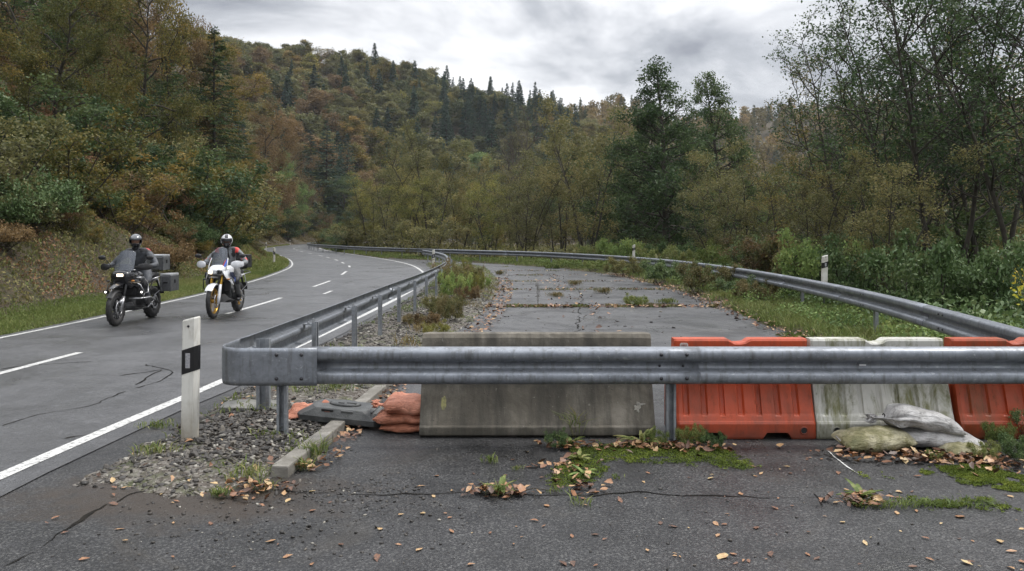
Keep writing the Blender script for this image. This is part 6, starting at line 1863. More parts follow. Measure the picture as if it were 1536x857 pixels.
# weeds in the joints
jw = []
for yy, n_ in ((18.6, 2600), (24.5, 500), (29, 400), (33.5, 500), (38, 400), (43, 500)):
    x = hr.uniform(-.6, 5, n_); k = vnoise(x, np.full(n_, yy), .5, 3) > .5
    jw.append(np.column_stack([x, yy + hr.normal(0, .09, n_)])[k])
jw = np.concatenate(jw)
grass('joint_weeds', 'low weeds growing in the joints of the old road', jw, .08, .018, 'dry', 21, zf=lambda p: np.zeros(len(p)), clump=.5, cat='weeds')
jw2 = jw[::2] + hr.normal(0, .05, jw[::2].shape)
grass('joint_weeds', 'green weeds growing in the joints of the old road', jw2, .06, .018, 'grass', 22, zf=lambda p: np.zeros(len(p)), clump=.5, cat='weeds')
for (px, py, lb) in [(862, 428, 'brown grass clump in the middle of the old road'), (950, 452, 'green grass clump in the crack right of the sapling'), (835, 445, 'small weed beside the sapling'), (1000, 455, 'low green clump in the crack'), (905, 440, 'small weed tuft on the old road'), (750, 412, 'dark weed tuft at the far left of the old road')]:
    x, y = gp(px, py); tuft(lb, x, y, 170, .13, .15 if py > 440 else .2, 'grass' if 'green' in lb else 'dry', wd=.018)
# twig on the asphalt
b = MB(); pts = [(*gp(775, 742), .012), (*gp(800, 737), .02), (*gp(830, 739), .012), (*gp(838, 742), .008)]
b.tube(pts, [.005, .004, .003, .002], 6); b.tube([(*gp(800, 737), .02), (*gp(803, 752), .006)], [.003, .0015], 5)
tag(b.build('twig', M_bark), 'thin dark twig lying on the asphalt below the moss', 'twig')
# ------------------------------------------------------------------ motorcycles and riders
print('T bikes', time.time() - _t0)
M_tyre = pbr('tyre_rubber', (0.012, 0.012, 0.012), 0.6, base2=(0.022, 0.021, 0.02), scale=30, bmp=0.4, bscale=60)
M_rimk = pbr('rim_grey', (0.10, 0.10, 0.105), 0.35, 0.7)
M_rimg = pbr('rim_gold', (0.50, 0.30, 0.06), 0.35, 0.8)
M_gold = pbr('fork_gold', (0.62, 0.36, 0.05), 0.3, 0.7)
M_steel = pbr('brushed_steel', (0.45, 0.45, 0.46), 0.32, 0.9)
M_alu = pbr('case_aluminium', (0.20, 0.205, 0.21), 0.42, 0.75, base2=(0.14, 0.145, 0.15), scale=20)
M_lid = pbr('case_lid', (0.62, 0.63, 0.64), 0.28, 0.6)  # paler than the case body: the highlight on top is put into the colour
M_blackp = pbr('black_paint', (0.012, 0.012, 0.014), 0.22, coat=0.4)
M_blackm = pbr('matt_black', (0.016, 0.016, 0.017), 0.55)
M_eng = pbr('engine_metal', (0.055, 0.056, 0.058), 0.45, 0.6, base2=(0.10, 0.10, 0.10), scale=18, bmp=0.3)
M_bronze = pbr('bronze_paint', (0.20, 0.17, 0.12), 0.3, 0.3)
M_whitep = pbr('white_paint', (0.72, 0.73, 0.75), 0.22, coat=0.4)
M_bluep = pbr('blue_paint', (0.03, 0.09, 0.42), 0.25)
M_redp = pbr('red_paint', (0.50, 0.03, 0.03), 0.3)
M_navy = pbr('navy_paint', (0.02, 0.025, 0.06), 0.25)
M_lamp = emis('lamp_lit', (1.0, 0.80, 0.55), 2.6)
M_fog = emis('fog_lamp_lit', (1.0, 0.95, 0.9), 1.6)
M_lens = pbr('dark_lens', (0.03, 0.032, 0.035), 0.12)
m, t, B, O = new_mat('smoked_screen')
B.inputs['Base Color'].default_value = (0.25, 0.27, 0.30, 1); B.inputs['Roughness'].default_value = 0.08
tr = t.nodes.new('ShaderNodeBsdfTransparent'); tr.inputs[0].default_value = (0.66, 0.68, 0.72, 1)
ms = t.nodes.new('ShaderNodeMixShader'); ms.inputs[0].default_value = 0.30
t.links.new(tr.outputs[0], ms.inputs[1]); t.links.new(B.outputs[0], ms.inputs[2]); t.links.new(ms.outputs[0], O.inputs[0])
M_screen = m

def wheel(root, x, r, sec, mrim, spokes, steer=0.0, name='wheel', disc=True):
    b = MB(); b.torus((0, 0, 0), r - sec * .95, sec, 'y', 40, 12, flat=.86)
    # tread blocks
    for k in range(34):
        th = 2 * math.pi * k / 34
        M = Matrix.Rotation(th, 4, 'Y') @ Matrix.Translation((0, (sec * .33) * (1 if k % 2 else -1), r - .004))
        b.box((0, 0, -.003), (.028, sec * .6, .010), 0, M)
    w_ = b.build(name, M_tyre, root); w_.location = (x, 0, r); w_.rotation_euler = (0, 0, steer)
    b = MB(); b.torus((0, 0, 0), r - sec * 1.95, .022, 'y', 36, 8, flat=1.6)
    if spokes == 'wire':
        for k in range(28):
            th = 2 * math.pi * k / 28; th2 = th + (.35 if k % 2 else -.35); s_ = 1 if k % 4 < 2 else -1
            b.tube([(math.cos(th2) * .045, s_ * .035, math.sin(th2) * .045), (math.cos(th) * (r - sec * 2), 0, math.sin(th) * (r - sec * 2))], .003, 4)
    else:
        for k in range(10):
            th = 2 * math.pi * k / 10 + (.12 if k % 2 else -.12); th2 = 2 * math.pi * (k // 2) / 5 + .2
            b.tube([(math.cos(th2) * .05, 0, math.sin(th2) * .05), (math.cos(th) * (r - sec * 2), 0, math.sin(th) * (r - sec * 2))], [.018, .012], 6)
    b.cyl((0, -.05, 0), (0, .05, 0), .042, 14)
    b.build('rim', mrim, w_)
    if disc:
        for s_ in ((-1, 1) if x > 0 else (1,)):
            b = MB(); b.torus((0, s_ * .068, 0), .125, .024, 'y', 28, 4, flat=.12)
            for k in range(6):
                th = 2 * math.pi * k / 6; b.tube([(math.cos(th) * .04, s_ * .06, math.sin(th) * .04), (math.cos(th) * .11, s_ * .068, math.sin(th) * .11)], .006, 4)
            b.build('brake_disc', M_steel, w_)
    return w_

def sheet(pts_rows, th, name, mat, root):
    """curved panel from rows of points, solidified"""
    n_, m_ = len(pts_rows), len(pts_rows[0])
    vs = [p for r_ in pts_rows for p in r_]
    fs = [(i * m_ + j, i * m_ + j + 1, (i + 1) * m_ + j + 1, (i + 1) * m_ + j) for i in range(n_ - 1) for j in range(m_ - 1)]
    b = MB(); b.add(vs, fs, 0, True); o = b.build(name, mat, root)
    s_ = o.modifiers.new('solid', 'SOLIDIFY'); s_.thickness = th; s_.offset = 0
    q = o.modifiers.new('sub', 'SUBSURF'); q.levels = 1; q.render_levels = 2
    return o

def case(name, root, c, d, mbody, mlid, rz=0):
    b = MB(); b.box((0, 0, -.02), (d[0], d[1], d[2] - .05), 0, None, .022)
    for sx in (-1, 1):
        for sy in (-1, 1): b.box((sx * (d[0] / 2 - .012), sy * (d[1] / 2 - .012), -.02), (.034, .034, d[2] - .046), 0, None, .01)
    o = b.build(name, mbody, root); o.location = c; o.rotation_euler = (0, 0, rz)
    b = MB(); b.box((0, 0, d[2] / 2 - .022), (d[0] + .012, d[1] + .012, .05), 0, None, .02); b.build('lid', mlid, o)
    b = MB(); b.box((0, d[1] / 2 + .006, .02), (.05, .014, .07), 0, None, .004); b.box((0, -d[1] / 2 - .006, .02), (.05, .014, .07), 0, None, .004); b.box((d[0] / 2 + .006, 0, .0), (.014, .09, .03), 0, None, .004)
    b.build('latch', M_blackm, o)
    return o

def mirror_y(pts): return [(x, -y, z) for x, y, z in pts]

def make_bike(style, loc, rz, label):
    A = style == 'a'                               # a: black tourer with boxer engine, b: white rally twin
    root = empty('motorcycle', loc, rz); tag(root, label, 'motorcycle', None)
    rf = .33 if A else .355; rr_ = .33 if A else .335
    wheel(root, .77, rf, .062 if A else .052, M_rimk if A else M_rimg, 'cast' if A else 'wire', 0.02, 'front_wheel')
    wheel(root, -.77, rr_, .085 if A else .078, M_rimk if A else M_rimg, 'cast' if A else 'wire', 0, 'rear_wheel')
    top = (.47, 1.0) if A else (.46, 1.02)
    for s_ in (-1, 1):
        b = MB(); b.tube([(.77, s_ * .10, rf), (.77 - .10, s_ * .10, rf + .22)], [.034, .032], 12); b.box((.775, s_ * .10, rf), (.07, .05, .09), 0, None, .01)
        b.tube([(.79, s_ * .085, rf + .10), (.72, s_ * .085, rf + .17)], .03, 8)
        b.build('fork_leg', M_steel if A else M_gold, root)
        b = MB(); b.tube([(.67, s_ * .10, rf + .20), (top[0], s_ * .10, top[1])], .024 if A else .029, 12); b.build('fork_tube', M_eng if A else M_gold, root)
    b = MB(); b.box((top[0] + .04, 0, top[1] - .17), (.07, .27, .045), 0, None, .01); b.box((top[0], 0, top[1]), (.07, .27, .035), 0, None, .01); b.build('fork_clamp', M_blackm, root)
    # low fender hugging the tyre
    rows = []
    for k in range(9):
        th = R(38 + k * 13); q = rf + .028
        rows.append([(.77 + math.cos(th) * (q - .02 * abs(e) ** 2), e * (.068 if A else .082), rf + math.sin(th) * (q - .035 * abs(e) ** 2)) for e in (-1, -.6, 0, .6, 1)])
    sheet(rows, .005, 'front_fender', M_blackm if A else M_whitep, root)
    if not A:
        for s_ in (-1, 1):
            b = MB(); b.loft([(.30, .80, s_ * .115, .035, .022, 3), (.45, .765, s_ * .118, .05, .028, 3), (.60, .71, s_ * .118, .048, .028, 3), (.70, .665, s_ * .115, .03, .022, 3)], 14, axis='z')
            b.build('fork_guard', M_whitep, root)
    # engine
    b = MB()
    if A:
        b.loft([(-.22, 0, .46, .14, .17, 4), (0, 0, .45, .17, .19, 4), (.22, 0, .46, .15, .17, 4), (.34, 0, .50, .10, .13, 3)], 18)
        for s_ in (-1, 1):
            b.loft([(s_ * .12, .10, .43, .11, .10, 4), (s_ * .24, .11, .44, .10, .09, 4)], 14, axis='y')
            for k in range(5): b.loft([(s_ * (.15 + .026 * k), .11, .44, .125, .105, 4), (s_ * (.158 + .026 * k), .11, .44, .125, .105, 4)], 14, axis='y')
            b.loft([(s_ * .27, .12, .445, .11, .085, 3), (s_ * .34, .12, .45, .10, .075, 3), (s_ * .355, .12, .45, .07, .05, 3)], 14, axis='y')
        b.box((0, 0, .27), (.5, .26, .05), 0, None, .015)
    else:
        b.loft([(-.25, 0, .45, .15, .16, 4), (0, 0, .44, .17, .18, 4), (.20, 0, .46, .15, .17, 4)], 18)
        M = Matrix.Translation((.18, 0, .58)) @ Matrix.Rotation(R(25), 4, 'Y')
        for k in range(6): b.box((0, 0, -.08 + .035 * k), (.20, .26, .02), 0, M, .004)
        b.box((0, 0, 0), (.17, .24, .26), 0, M, .01)
        for s_ in (-1, 1): b.cyl((-.05, s_ * .13, .42), (-.05, s_ * .20, .42), .10, 18); b.cyl((-.2, s_ * .12, .40), (-.2, s_ * .17, .40), .06, 16)
    b.build('engine', M_eng, root)
    b = MB()
    if A: rows = [[(.40, y, .40 + abs(y) * .3) for y in (-.14, -.07, 0, .07, .14)], [(.32, y, .28 + abs(y) * .2) for y in (-.16, -.08, 0, .08, .16)], [(.0, y, .235 + abs(y) * .2) for y in (-.16, -.08, 0, .08, .16)], [(-.22, y, .25 + abs(y) * .2) for y in (-.13, -.07, 0, .07, .13)]]
    else: rows = [[(.42, y, .46 + abs(y) * .3) for y in (-.12, -.06, 0, .06, .12)], [(.34, y, .29 + abs(y) * .5) for y in (-.18, -.09, 0, .09, .18)], [(.0, y, .235 + abs(y) * .5) for y in (-.19, -.09, 0, .09, .19)], [(-.2, y, .25 + abs(y) * .4) for y in (-.14, -.07, 0, .07, .14)]]
    sheet(rows, .006, 'skid_plate', M_steel, root)
    # frame, swingarm, shaft
    b = MB()
    b.tube([(.42, 0, .90), (.1, .11, .62), (-.25, .13, .48), (-.77, .13, rr_)], [.03, .03, .035, .028], 8)
    b.tube([(.42, 0, .90), (.1, -.11, .62), (-.25, -.13, .48), (-.77, -.13, rr_)], [.03, .03, .035, .032], 8)
    for s_ in (-1, 1): b.tube([(-.05, s_ * .12, .72), (-.4, s_ * .12, .76), (-.82, s_ * .11, .86)], .016, 8); b.tube([(-.22, s_ * .12, .48), (-.55, s_ * .12, .78)], .014, 8)
    b.build('frame', M_blackm if A else M_steel, root)
    # tank
    b = MB()
    if A: b.loft([(-.20, 0, .86, .10, .06, 2.6), (-.10, 0, .88, .15, .10, 2.6), (.06, 0, .90, .20, .13, 2.6), (.22, 0, .89, .23, .15, 2.6), (.36, 0, .86, .20, .13, 2.6), (.46, 0, .84, .12, .09, 2.4)], 22)
    else: b.loft([(-.20, 0, .90, .09, .06, 2.6), (-.10, 0, .93, .14, .10, 2.6), (.04, 0, .96, .19, .13, 2.6), (.20, 0, .96, .22, .14, 2.6), (.34, 0, .94, .20, .12, 2.6), (.44, 0, .92, .12, .08, 2.4)], 22)
    b.build('fuel_tank', M_blackp if A else M_whitep, root)
    b = MB(); b.cyl((.05, 0, 1.02 if A else 1.08), (.05, 0, 1.04 if A else 1.10), .04, 16); b.build('filler_cap', M_steel, root)
    # nose / fairing
    b = MB()
    if A:
        b.loft([(.34, 0, .84, .22, .20, 3), (.48, 0, .87, .22, .18, 3), (.60, 0, .91, .18, .13, 3), (.655, 0, .94, .13, .08, 3)], 20)
        b.build('nose_fairing', M_blackp, root)
        b = MB(); b.loft([(.18, 0, .66, .17, .16, 4), (.32, 0, .66, .20, .15, 4), (.42, 0, .70, .18, .12, 3)], 18); b.build('oil_cooler_shroud', M_blackm, root)
        # beak over the wheel
        rows = [[(.50, e * .13, .80 + .03 * (1 - abs(e))) for e in (-1, -.5, 0, .5, 1)], [(.70, e * .11, .79 + .045 * (1 - abs(e))) for e in (-1, -.5, 0, .5, 1)], [(.86, e * .07, .755 + .03 * (1 - abs(e))) for e in (-1, -.5, 0, .5, 1)], [(.98, e * .03, .705 + .01 * (1 - abs(e))) for e in (-1, -.5, 0, .5, 1)]]
        sheet(rows, .012, 'beak', M_blackp, root)
        for s_ in (-1, 1):
            rows = [[(.58, s_ * .12, .93), (.60, s_ * .16, .86), (.56, s_ * .20, .78)], [(.42, s_ * .20, .95), (.44, s_ * .27, .84), (.42, s_ * .28, .70)], [(.20, s_ * .24, .92), (.22, s_ * .29, .80), (.24, s_ * .26, .62)], [(.04, s_ * .20, .88), (.04, s_ * .24, .78), (.10, s_ * .22, .66)]]
            sheet(rows, .010, 'side_panel', M_blackp, root)
            b = MB(); b.tube([(.60, s_ * .15, .83), (.50, s_ * .245, .80), (.36, s_ * .285, .82)], [.010, .016, .008], 6, flat=.5); b.build('bronze_trim', M_bronze, root)
    else:
        b.loft([(.34, 0, .93, .17, .14, 3), (.48, 0, .98, .18, .13, 2.6), (.60, 0, .98, .16, .10, 2.6), (.67, 0, .96, .12, .06, 2.4), (.70, 0, .955, .07, .03, 2.2)], 20)
        b.build('nose_fairing', M_whitep, root)
        rows = [[(.56, e * .12, .845 + .02 * (1 - abs(e))) for e in (-1, -.5, 0, .5, 1)], [(.74, e * .10, .85 + .035 * (1 - abs(e))) for e in (-1, -.5, 0, .5, 1)], [(.90, e * .06, .83 + .02 * (1 - abs(e))) for e in (-1, -.5, 0, .5, 1)]]
        sheet(rows, .010, 'beak', M_blackm, root)
        for s_ in (-1, 1):
            rows = [[(.62, s_ * .13, .97), (.64, s_ * .17, .90), (.60, s_ * .19, .82)], [(.46, s_ * .21, 1.00), (.48, s_ * .27, .88), (.44, s_ * .29, .70)], [(.26, s_ * .23, .98), (.30, s_ * .29, .84), (.34, s_ * .28, .62)], [(.10, s_ * .19, .92), (.12, s_ * .23, .84), (.24, s_ * .25, .70)]]
            sheet(rows, .010, 'side_panel', M_whitep, root)
            rows = [[(.56, s_ * .238, .955), (.52, s_ * .275, .86)], [(.38, s_ * .268, .95), (.40, s_ * .298, .80)], [(.24, s_ * .268, .93), (.32, s_ * .305, .74)]]
            sheet(rows, .006, 'navy_stripe', M_navy, root)
            rows = [[(.36, s_ * .305, .80), (.37, s_ * .307, .74)], [(.30, s_ * .302, .86), (.315, s_ * .307, .70)]]
            sheet(rows, .006, 'blue_stripe', M_bluep, root)
            b = MB(); b.box((.38, s_ * .16, .66), (.06, .13, .26), 0, None, .01); b.build('radiator', M_blackm, root)
    # lamps
    if A:
        b = MB(); b.loft([(.63, 0, .955, .125, .055, 4), (.665, 0, .955, .12, .05, 4), (.68, 0, .955, .10, .035, 4)], 20); b.build('lamp_housing', M_lens, root)
        b = MB(); b.box((.684, .035, .958), (.012, .12, .05), 0, None, .006); b.build('headlight', M_lamp, root)
        b = MB(); b.box((.684, -.075, .955), (.010, .045, .05), 0, None, .006); b.build('headlight', M_lens, root)
    else:
        for s_, mm in ((-1, M_lamp), (1, M_lens)):
            b = MB(); b.loft([(.64, s_ * .085, .955, .06, .045, 2.4), (.685, s_ * .08, .955, .055, .042, 2.4), (.70, s_ * .075, .955, .035, .028, 2.2)], 18); b.build('headlight', mm, root)
    # windscreen
    z0, z1 = (1.02, 1.43) if A else (1.03, 1.47); rows = []
    for k in range(5):
        t_ = k / 4; wd = (.19 - .02 * t_ - .05 * max(0, t_ - .7)) if A else (.17 - .02 * t_ - .08 * max(0, t_ - .6))
        rows.append([(.56 - .20 * t_ - .10 * (abs(e) ** 2), e * wd, z0 + (z1 - z0) * t_ - .03 * abs(e) ** 3 * (t_ > .9)) for e in (-1, -.6, -.2, .2, .6, 1)])
    sheet(rows, .004, 'windscreen', M_screen, root)
    if not A:
        rows = [[(.55, .165, 1.02), (.56, .12, 1.02)], [(.45, .18, 1.12), (.49, .13, 1.12)], [(.38, .17, 1.22), (.40, .155, 1.22)]]
        sheet(rows, .006, 'blue_stripe', M_bluep, root)
        rows = [[(.56, .12, 1.025), (.57, .105, 1.025)], [(.49, .13, 1.12), (.50, .115, 1.12)], [(.41, .15, 1.21), (.42, .14, 1.21)]]
        sheet(rows, .006, 'red_stripe', M_redp, root)
        for s_ in (-1, 1):
            b = MB(); b.tube([(.55, s_ * .19, .98), (.47, s_ * .19, 1.10), (.38, s_ * .17, 1.24)], .008, 6); b.build('screen_stay', M_whitep, root)
    # dash + bars
    b = MB(); b.box((.42, 0, 1.10), (.04, .20, .12), 0, Matrix.Identity(4), .01); b.build('dashboard', M_blackm, root)
    b = MB(); b.tube([(.24, -.44, 1.10), (.32, -.36, 1.115), (.40, -.14, 1.09), (.42, 0, 1.06), (.40, .14, 1.09), (.32, .36, 1.115), (.24, .44, 1.10)], .012, 8); b.build('handlebar', M_blackm, root)
    for s_ in (-1, 1):
        b = MB(); b.tube([(.30, s_ * .34, 1.112), (.24, s_ * .455, 1.10)], .018, 10); b.build('grip', M_blackm, root)
        rows = []
        for k in range(5):
            t_ = k / 4; yy = .26 + .24 * t_
            xx = .46 - .02 * t_ - .22 * max(0, t_ - .5)
            hh = (.045 + .035 * math.sin(math.pi * t_)) if A else (.05 + .04 * math.sin(math.pi * t_))
            rows.append([(xx, s_ * yy, 1.10 + hh), (xx + .02, s_ * yy, 1.10), (xx, s_ * yy, 1.10 - hh * .8)])
        sheet(rows, .008, 'hand_guard', M_blackm if A else M_whitep, root)
        b = MB(); b.tube([(.34, s_ * .30, 1.12), (.36, s_ * .36, 1.22), (.36, s_ * .42, 1.27)], .007, 6); ms_ = b.build('mirror_stalk', M_blackm, root)
        b = MB(); b.sphere((.365, s_ * .46, 1.285), (.03, .075, .045)); b.build('mirror', M_blackm, ms_)
        b = MB(); b.tube([(.24, s_ * .10, .86), (.56, s_ * .20, .80)], .006, 5)
        b.sphere((.58, s_ * .235 if A else s_ * .25, .845 if A else .80), (.022, .035, .018)); b.build('turn_signal', pbr('amber', (.45, .18, .03), .3) if s_ > 0 else M_lens, root)
    # crash bars
    for s_ in (-1, 1):
        b = MB()
        if A:
            b.tube([(.50, s_ * .12, .50), (.40, s_ * .32, .50), (.16, s_ * .40, .50), (-.10, s_ * .36, .44), (-.20, s_ * .16, .40)], .014, 8)
            b.tube([(.45, s_ * .14, .85), (.44, s_ * .31, .76), (.36, s_ * .355, .60), (.22, s_ * .36, .60), (.14, s_ * .33, .76), (.30, s_ * .31, .90), (.45, s_ * .24, .90)], .013, 8)
            b.tube([(.36, s_ * .355, .60), (.38, s_ * .33, .50)], .013, 8)
            b.tube([(.10, s_ * .30, .30), (-.18, s_ * .30, .42), (-.35, s_ * .26, .50)], .013, 8)
        else:
            b.tube([(.48, s_ * .14, .84), (.50, s_ * .30, .80), (.40, s_ * .34, .62), (.18, s_ * .28, .36), (-.05, s_ * .18, .32)], .011, 8)
        b.build('crash_bar', M_steel if A else M_blackm, root)
        if A:
            b = MB(); b.cyl((.40, s_ * .345, .62), (.46, s_ * .345, .62), .042, 16); f_ = b.build('fog_light', M_blackm, root)
            b = MB(); b.cyl((.461, s_ * .345, .62), (.466, s_ * .345, .62), .020, 16); b.build('lens', M_fog, f_)
    # seat, tail, exhaust
    b = MB(); b.loft([(-.86, 0, .90, .11, .05, 3), (-.60, 0, .91, .15, .055, 3), (-.45, 0, .88, .16, .05, 3), (-.28, 0, .86, .15, .05, 3), (-.10, 0, .87, .10, .05, 3)], 18); b.build('seat', M_blackm, root)
    b = MB(); b.loft([(-.98, 0, .84, .06, .03, 3), (-.80, 0, .83, .11, .06, 3), (-.45, 0, .80, .13, .07, 3), (-.15, 0, .78, .12, .06, 3)], 16); b.build('tail', M_blackp if A else M_whitep, root)
    b = MB(); b.tube([(.25, -.14, .36), (.0, -.18, .27), (-.35, -.20, .34), (-.55, -.22, .44)], .025, 10)
    b.tube([(-.5, -.24, .42), (-.56, -.245, .44), (-.98, -.25, .60), (-1.02, -.25, .615)], [.035, .06, .062, .04], 14, flat=1.15); b.build('exhaust', M_steel, root)
    b = MB(); b.tube([(-.95, 0, .84), (-1.08, 0, .70), (-1.12, 0, .56)], [.03, .025, .02], 8); b.box((-1.13, 0, .56), (.012, .20, .16), 0, None, .004); b.build('plate_holder', M_blackm, root)
    for s_ in (-1, 1):
        b = MB(); b.tube([(-.06, s_ * .14, .36), (-.08, s_ * .32, .34)], .014, 8); b.build('foot_peg', M_steel, root)
        b = MB(); b.tube([(-.35, s_ * .14, .80), (-.50, s_ * .23, .86), (-.95, s_ * .23, .88), (-1.0, s_ * .12, .92), (-.75, s_ * .10, .93)], .010, 8)
        b.tube([(-.50, s_ * .23, .86), (-.66, s_ * .235, .60), (-.42, s_ * .20, .50)], .010, 8); b.build('luggage_rack', M_steel, root)
    b = MB(); b.box((-.93, 0, .965), (.26, .22, .025), 0, None, .008); b.build('rack_plate', M_blackm, root)
    if A:
        for s_ in (-1, 1): case('pannier', root, (-.80, s_ * .355, .74), (.40, .22, .37), M_alu, M_lid)
        case('top_case', root, (-.95, 0, 1.15), (.32, .46, .33), M_alu, M_lid)
    else:
        case('top_case', root, (-.98, 0, 1.13), (.30, .40, .30), M_blackm, M_blackm)
    return root

def skin(nodes, edges, radii, root_i=0, sub=1, smooth=0.0):
    me = bpy.data.meshes.new('tmp'); me.from_pydata(nodes, edges, [])
    ob = bpy.data.objects.new('tmp', me); COL.objects.link(ob)
    ob.modifiers.new('skin', 'SKIN').use_smooth_shade = True
    sd = me.skin_vertices[0].data
    for i, r_ in enumerate(radii):
        sd[i].radius = r_ if isinstance(r_, tuple) else (r_, r_); sd[i].use_root = (i == root_i)
    q = ob.modifiers.new('sub', 'SUBSURF'); q.levels = sub; q.render_levels = sub
    dg = bpy.context.evaluated_depsgraph_get(); dg.update()
    out = bpy.data.meshes.new_from_object(ob.evaluated_get(dg))
    bpy.data.objects.remove(ob); bpy.data.meshes.remove(me)
    return out

M_skin = pbr('skin', (0.36, 0.20, 0.14), 0.5)
def make_rider(style, loc, rz, label):
    A = style == 'a'
    if A: mats = [pbr('jacket_dark_grey', (0.040, 0.044, 0.050), .62, base2=(0.075, 0.08, 0.09), scale=9, bmp=.6, bscale=25), pbr('trousers_grey', (0.045, 0.05, 0.058), .65, base2=(0.075, 0.08, 0.09), scale=8, bmp=.6, bscale=22), pbr('black_leather', (0.010, 0.010, 0.011), .45), pbr('red_patch', (0.40, 0.03, 0.03), .5)]
    else: mats = [pbr('jacket_grey', (0.20, 0.21, 0.22), .62, base2=(0.13, 0.135, 0.14), scale=9, bmp=.6, bscale=25), pbr('trousers_charcoal', (0.075, 0.076, 0.076), .65, base2=(0.12, 0.12, 0.118), scale=8, bmp=.6, bscale=22), pbr('black_fabric', (0.014, 0.014, 0.016), .5), pbr('red_sleeve', (0.55, 0.035, 0.025), .5)]
    # joints: x forward, y left, z up
    N_ = [(-.30, 0, .97), (-.24, 0, 1.10), (-.17, 0, 1.24), (-.12, 0, 1.36), (-.10, 0, 1.455), (-.07, 0, 1.52)]
    Rr = [(.150, .125), (.140, .120), (.155, .125), (.150, .115), (.075, .075), (.062, .062)]
    E = [(0, 1), (1, 2), (2, 3), (3, 4), (4, 5)]
    bones = []
    for s_ in (-1, 1):
        b0 = len(N_)
        N_ += [(-.13, s_ * .19, 1.385), (-.06, s_ * .34, 1.25), (.00, s_ * .43, 1.135), (.12, s_ * .42, 1.12), (.235, s_ * .405, 1.125)]
        Rr += [(.082, .082), (.066, .066), (.058, .058), (.052, .052), (.036, .040)]
        E += [(3, b0), (b0, b0 + 1), (b0 + 1, b0 + 2), (b0 + 2, b0 + 3), (b0 + 3, b0 + 4)]
        h0 = len(N_)
        N_ += [(-.27, s_ * .13, .93), (-.04, s_ * .22, .84), (.17, s_ * .265, .755), (.07, s_ * .265, .56), (-.05, s_ * .26, .40), (-.07, s_ * .26, .345), (.10, s_ * .275, .335)]
        Rr += [(.110, .105), (.095, .095), (.078, .078), (.070, .070), (.055, .055), (.052, .050), (.042, .036)]
        E += [(0, h0), (h0, h0 + 1), (h0 + 1, h0 + 2), (h0 + 2, h0 + 3), (h0 + 3, h0 + 4), (h0 + 4, h0 + 5), (h0 + 5, h0 + 6)]
    me = skin(N_, E, Rr, 0, 2)
    me.name = 'person'; me.materials.clear()
    for m_ in mats: me.materials.append(m_)
    mi = []
    for p in me.polygons:
        x, y, z = p.center; ay = abs(y)
        if z < .44: k = 2
        elif z < 1.0 and not (ay > .36): k = 1 if not (.66 < z < .84 and x > .06) else 2
        else:
            k = 0
            if A:
                if z > 1.385 and ay > .07: k = 2
                if .15 < ay < .26 and z > 1.40 and x < -.10 and y > 0: k = 3
                if x > .02 and ay < .05 and z < 1.4: k = 2
            else:
                if .15 < ay < .25 and z > 1.34: k = 3
                if .19 < ay < .33 and 1.24 < z <= 1.345: k = 2
                if ay > .33 and 1.18 < z < 1.235 and x < .01: k = 3
                if ay < .03 and x > -.1: k = 2
                if ay > .10 and ay < .17 and z > 1.2 and x > -.1: k = 2
            if z > 1.455 and ay < .09: k = 2
        mi.append(k)
    me.polygons.foreach_set('material_index', mi); me.polygons.foreach_set('use_smooth', [True] * len(mi))
    o = link('person', me); o.location = loc; o.rotation_euler = (0, 0, rz)
    tag(o, label, 'person')
    # gloved hands closed round the grips
    for s_ in (-1, 1):
        gn = [(.215, s_ * .405, 1.13), (.255, s_ * .402, 1.128)]; gr_ = [.036, (.040, .026)]; ge = [(0, 1)]
        for k in range(4):
            y = s_ * (.368 + .023 * k); b0 = len(gn); f_ = [1, 1.08, 1.02, .88][k]
            gn += [(.282, y, 1.132), (.305 , y, 1.112), (.305 - .004, y, 1.088), (.282, y, 1.074 + .004 * (1 - f_))]
            gr_ += [.013, .0125, .011, .010]
            ge += [(1, b0), (b0, b0 + 1), (b0 + 1, b0 + 2), (b0 + 2, b0 + 3)]
        b0 = len(gn); gn += [(.245, s_ * .362, 1.112), (.265, s_ * .345, 1.09), (.285, s_ * .352, 1.082)]; gr_ += [.015, .013, .011]; ge += [(1, b0), (b0, b0 + 1), (b0 + 1, b0 + 2)]
        gm = skin(gn, ge, gr_, 0, 1); gm.name = 'glove'; gm.materials.clear(); gm.materials.append(mats[2] if A else pbr('glove_grey', (.03, .03, .032), .5))
        gm.polygons.foreach_set('use_smooth', [True] * len(gm.polygons))
        link('glove', gm, o)
    # head inside the helmet: face with nose and eyes, helmet shell with open visor aperture, visor
    hx, hz = -.045, 1.615
    M = Matrix.Translation((hx, 0, hz)) @ Matrix.Rotation(R(16), 4, 'Z') @ Matrix.Rotation(R(6), 4, 'Y')
    b = MB(); b.sphere((.015, 0, .0), (.085, .072, .10), 0, M, 20)
    b.loft([(.085, 0, .005, .012, .018), (.105, 0, -.012, .012, .014), (.108, 0, -.022, .008, .006)], 8, 0, M)
    b.build('face', M_skin if A else M_skin, o)
    b = MB()
    for s_ in (-1, 1): b.sphere((.084, s_ * .030, .018), (.010, .015, .008), 0, M, 10)
    b.tube([(.088, -.022, -.045), (.094, 0, -.046), (.088, .022, -.045)], .004, 6, 0, M)
    b.build('eyes_and_mouth', M_blackm, o)
    # helmet: sphere-like shell; faces over the aperture removed
    bm = bmesh.new(); bmesh.ops.create_uvsphere(bm, u_segments=40, v_segments=28, radius=1)
    for v in bm.verts:
        x, y, z = v.co
        sx, sy, szz = .148, .122, .135
        if z < 0: szz = .150
        if x > 0 and z < -.15: sx = .160
        v.co = Vector((x * sx + .008, y * sy * (1 if z > -.4 else .93), z * szz))
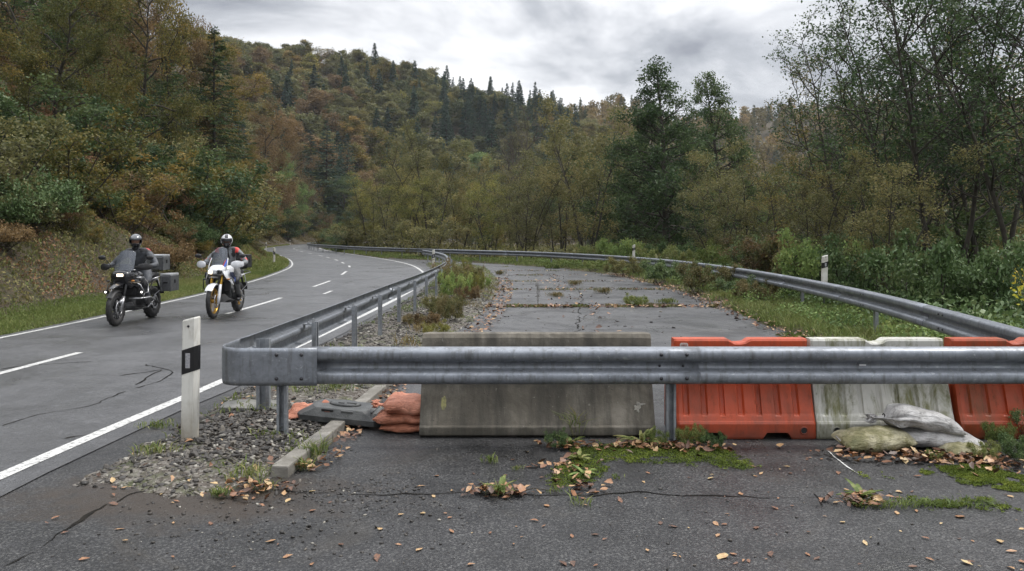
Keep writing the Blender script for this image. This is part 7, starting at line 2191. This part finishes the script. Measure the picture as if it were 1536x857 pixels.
    kill = [f for f in bm.faces if (lambda c: c.x > .055 and -.045 < c.z < .048)(f.calc_center_median()) or f.calc_center_median().z < -.128]
    bmesh.ops.delete(bm, geom=kill, context='FACES')
    b = MB(); b.bm(bm, 0, True, M)
    if A: hm = [pbr('helmet_silver', (0.13, 0.135, 0.145), .22, .3, coat=.5), M_blackp]
    else: hm = [pbr('helmet_white', (0.60, 0.61, 0.62), .25, coat=.5), M_blackp]
    for q in range(len(b.f)):
        c = sum((Vector(b.v[i]) for i in b.f[q]), Vector()) / len(b.f[q])
        lc = M.inverted() @ c
        if A: b.m[q] = 1 if lc.z < .045 else 0
        else: b.m[q] = 1 if (lc.x > .07 and lc.z < -.03) or (abs(lc.y) < .035 and lc.z > .06 and lc.x > .03) or (lc.z < -.10) else 0
    h_ = b.build('helmet', hm, o)
    s2 = h_.modifiers.new('solid', 'SOLIDIFY'); s2.thickness = .014; s2.offset = -1
    rows = []
    for zc in (.052, .02, -.015, -.045):
        rr2 = math.sqrt(max(0, 1 - (zc / .14) ** 2))
        rows.append([(math.cos(a_) * .153 * rr2 + .010, math.sin(a_) * .126 * rr2, zc) for a_ in np.linspace(-1.15, 1.15, 9)])
    rows = [[tuple(M @ Vector(p)) for p in r_] for r_ in rows]
    sheet(rows[:2] if A else rows[:3], .003, 'visor', M_lens, h_)
    b = MB(); b.tube([tuple(M @ Vector(p)) for p in ((-.02, 0, -.125), (-.03, 0, -.17))], .072, 14); b.build('neck_gaiter', mats[2], o)
    return o

AZ = R(-88.5)
BL = (-7.52, 15.28, 0.005)
make_bike('a', BL, AZ, 'black touring motorcycle with aluminium cases, nearer the camera, riding on the wet road')
make_rider('a', BL, AZ, 'rider in dark grey jacket and silver-black helmet on the black motorcycle')
BL2 = (-6.21, 16.65, 0.005)
make_bike('b', BL2, AZ, 'white adventure motorcycle with gold rims and black top case on the centre line')
make_rider('b', BL2, AZ, 'rider in grey and red jacket and white helmet on the white motorcycle')

# ------------------------------------------------------------------ damp air
hm_, t, B, O = new_mat('haze_air')
t.nodes.remove(B)
pv = t.nodes.new('ShaderNodeVolumePrincipled')
pv.inputs['Color'].default_value = (0.86, 0.90, 0.96, 1); pv.inputs['Density'].default_value = 0.00013; pv.inputs['Anisotropy'].default_value = 0.0
t.links.new(pv.outputs[0], O.inputs['Volume'])
b = MB(); b.box((0, 560, 84), (1400, 1300, 176)); o = b.build('haze', hm_)
tag(o, 'thin damp haze in the valley air', 'haze', kind='stuff')
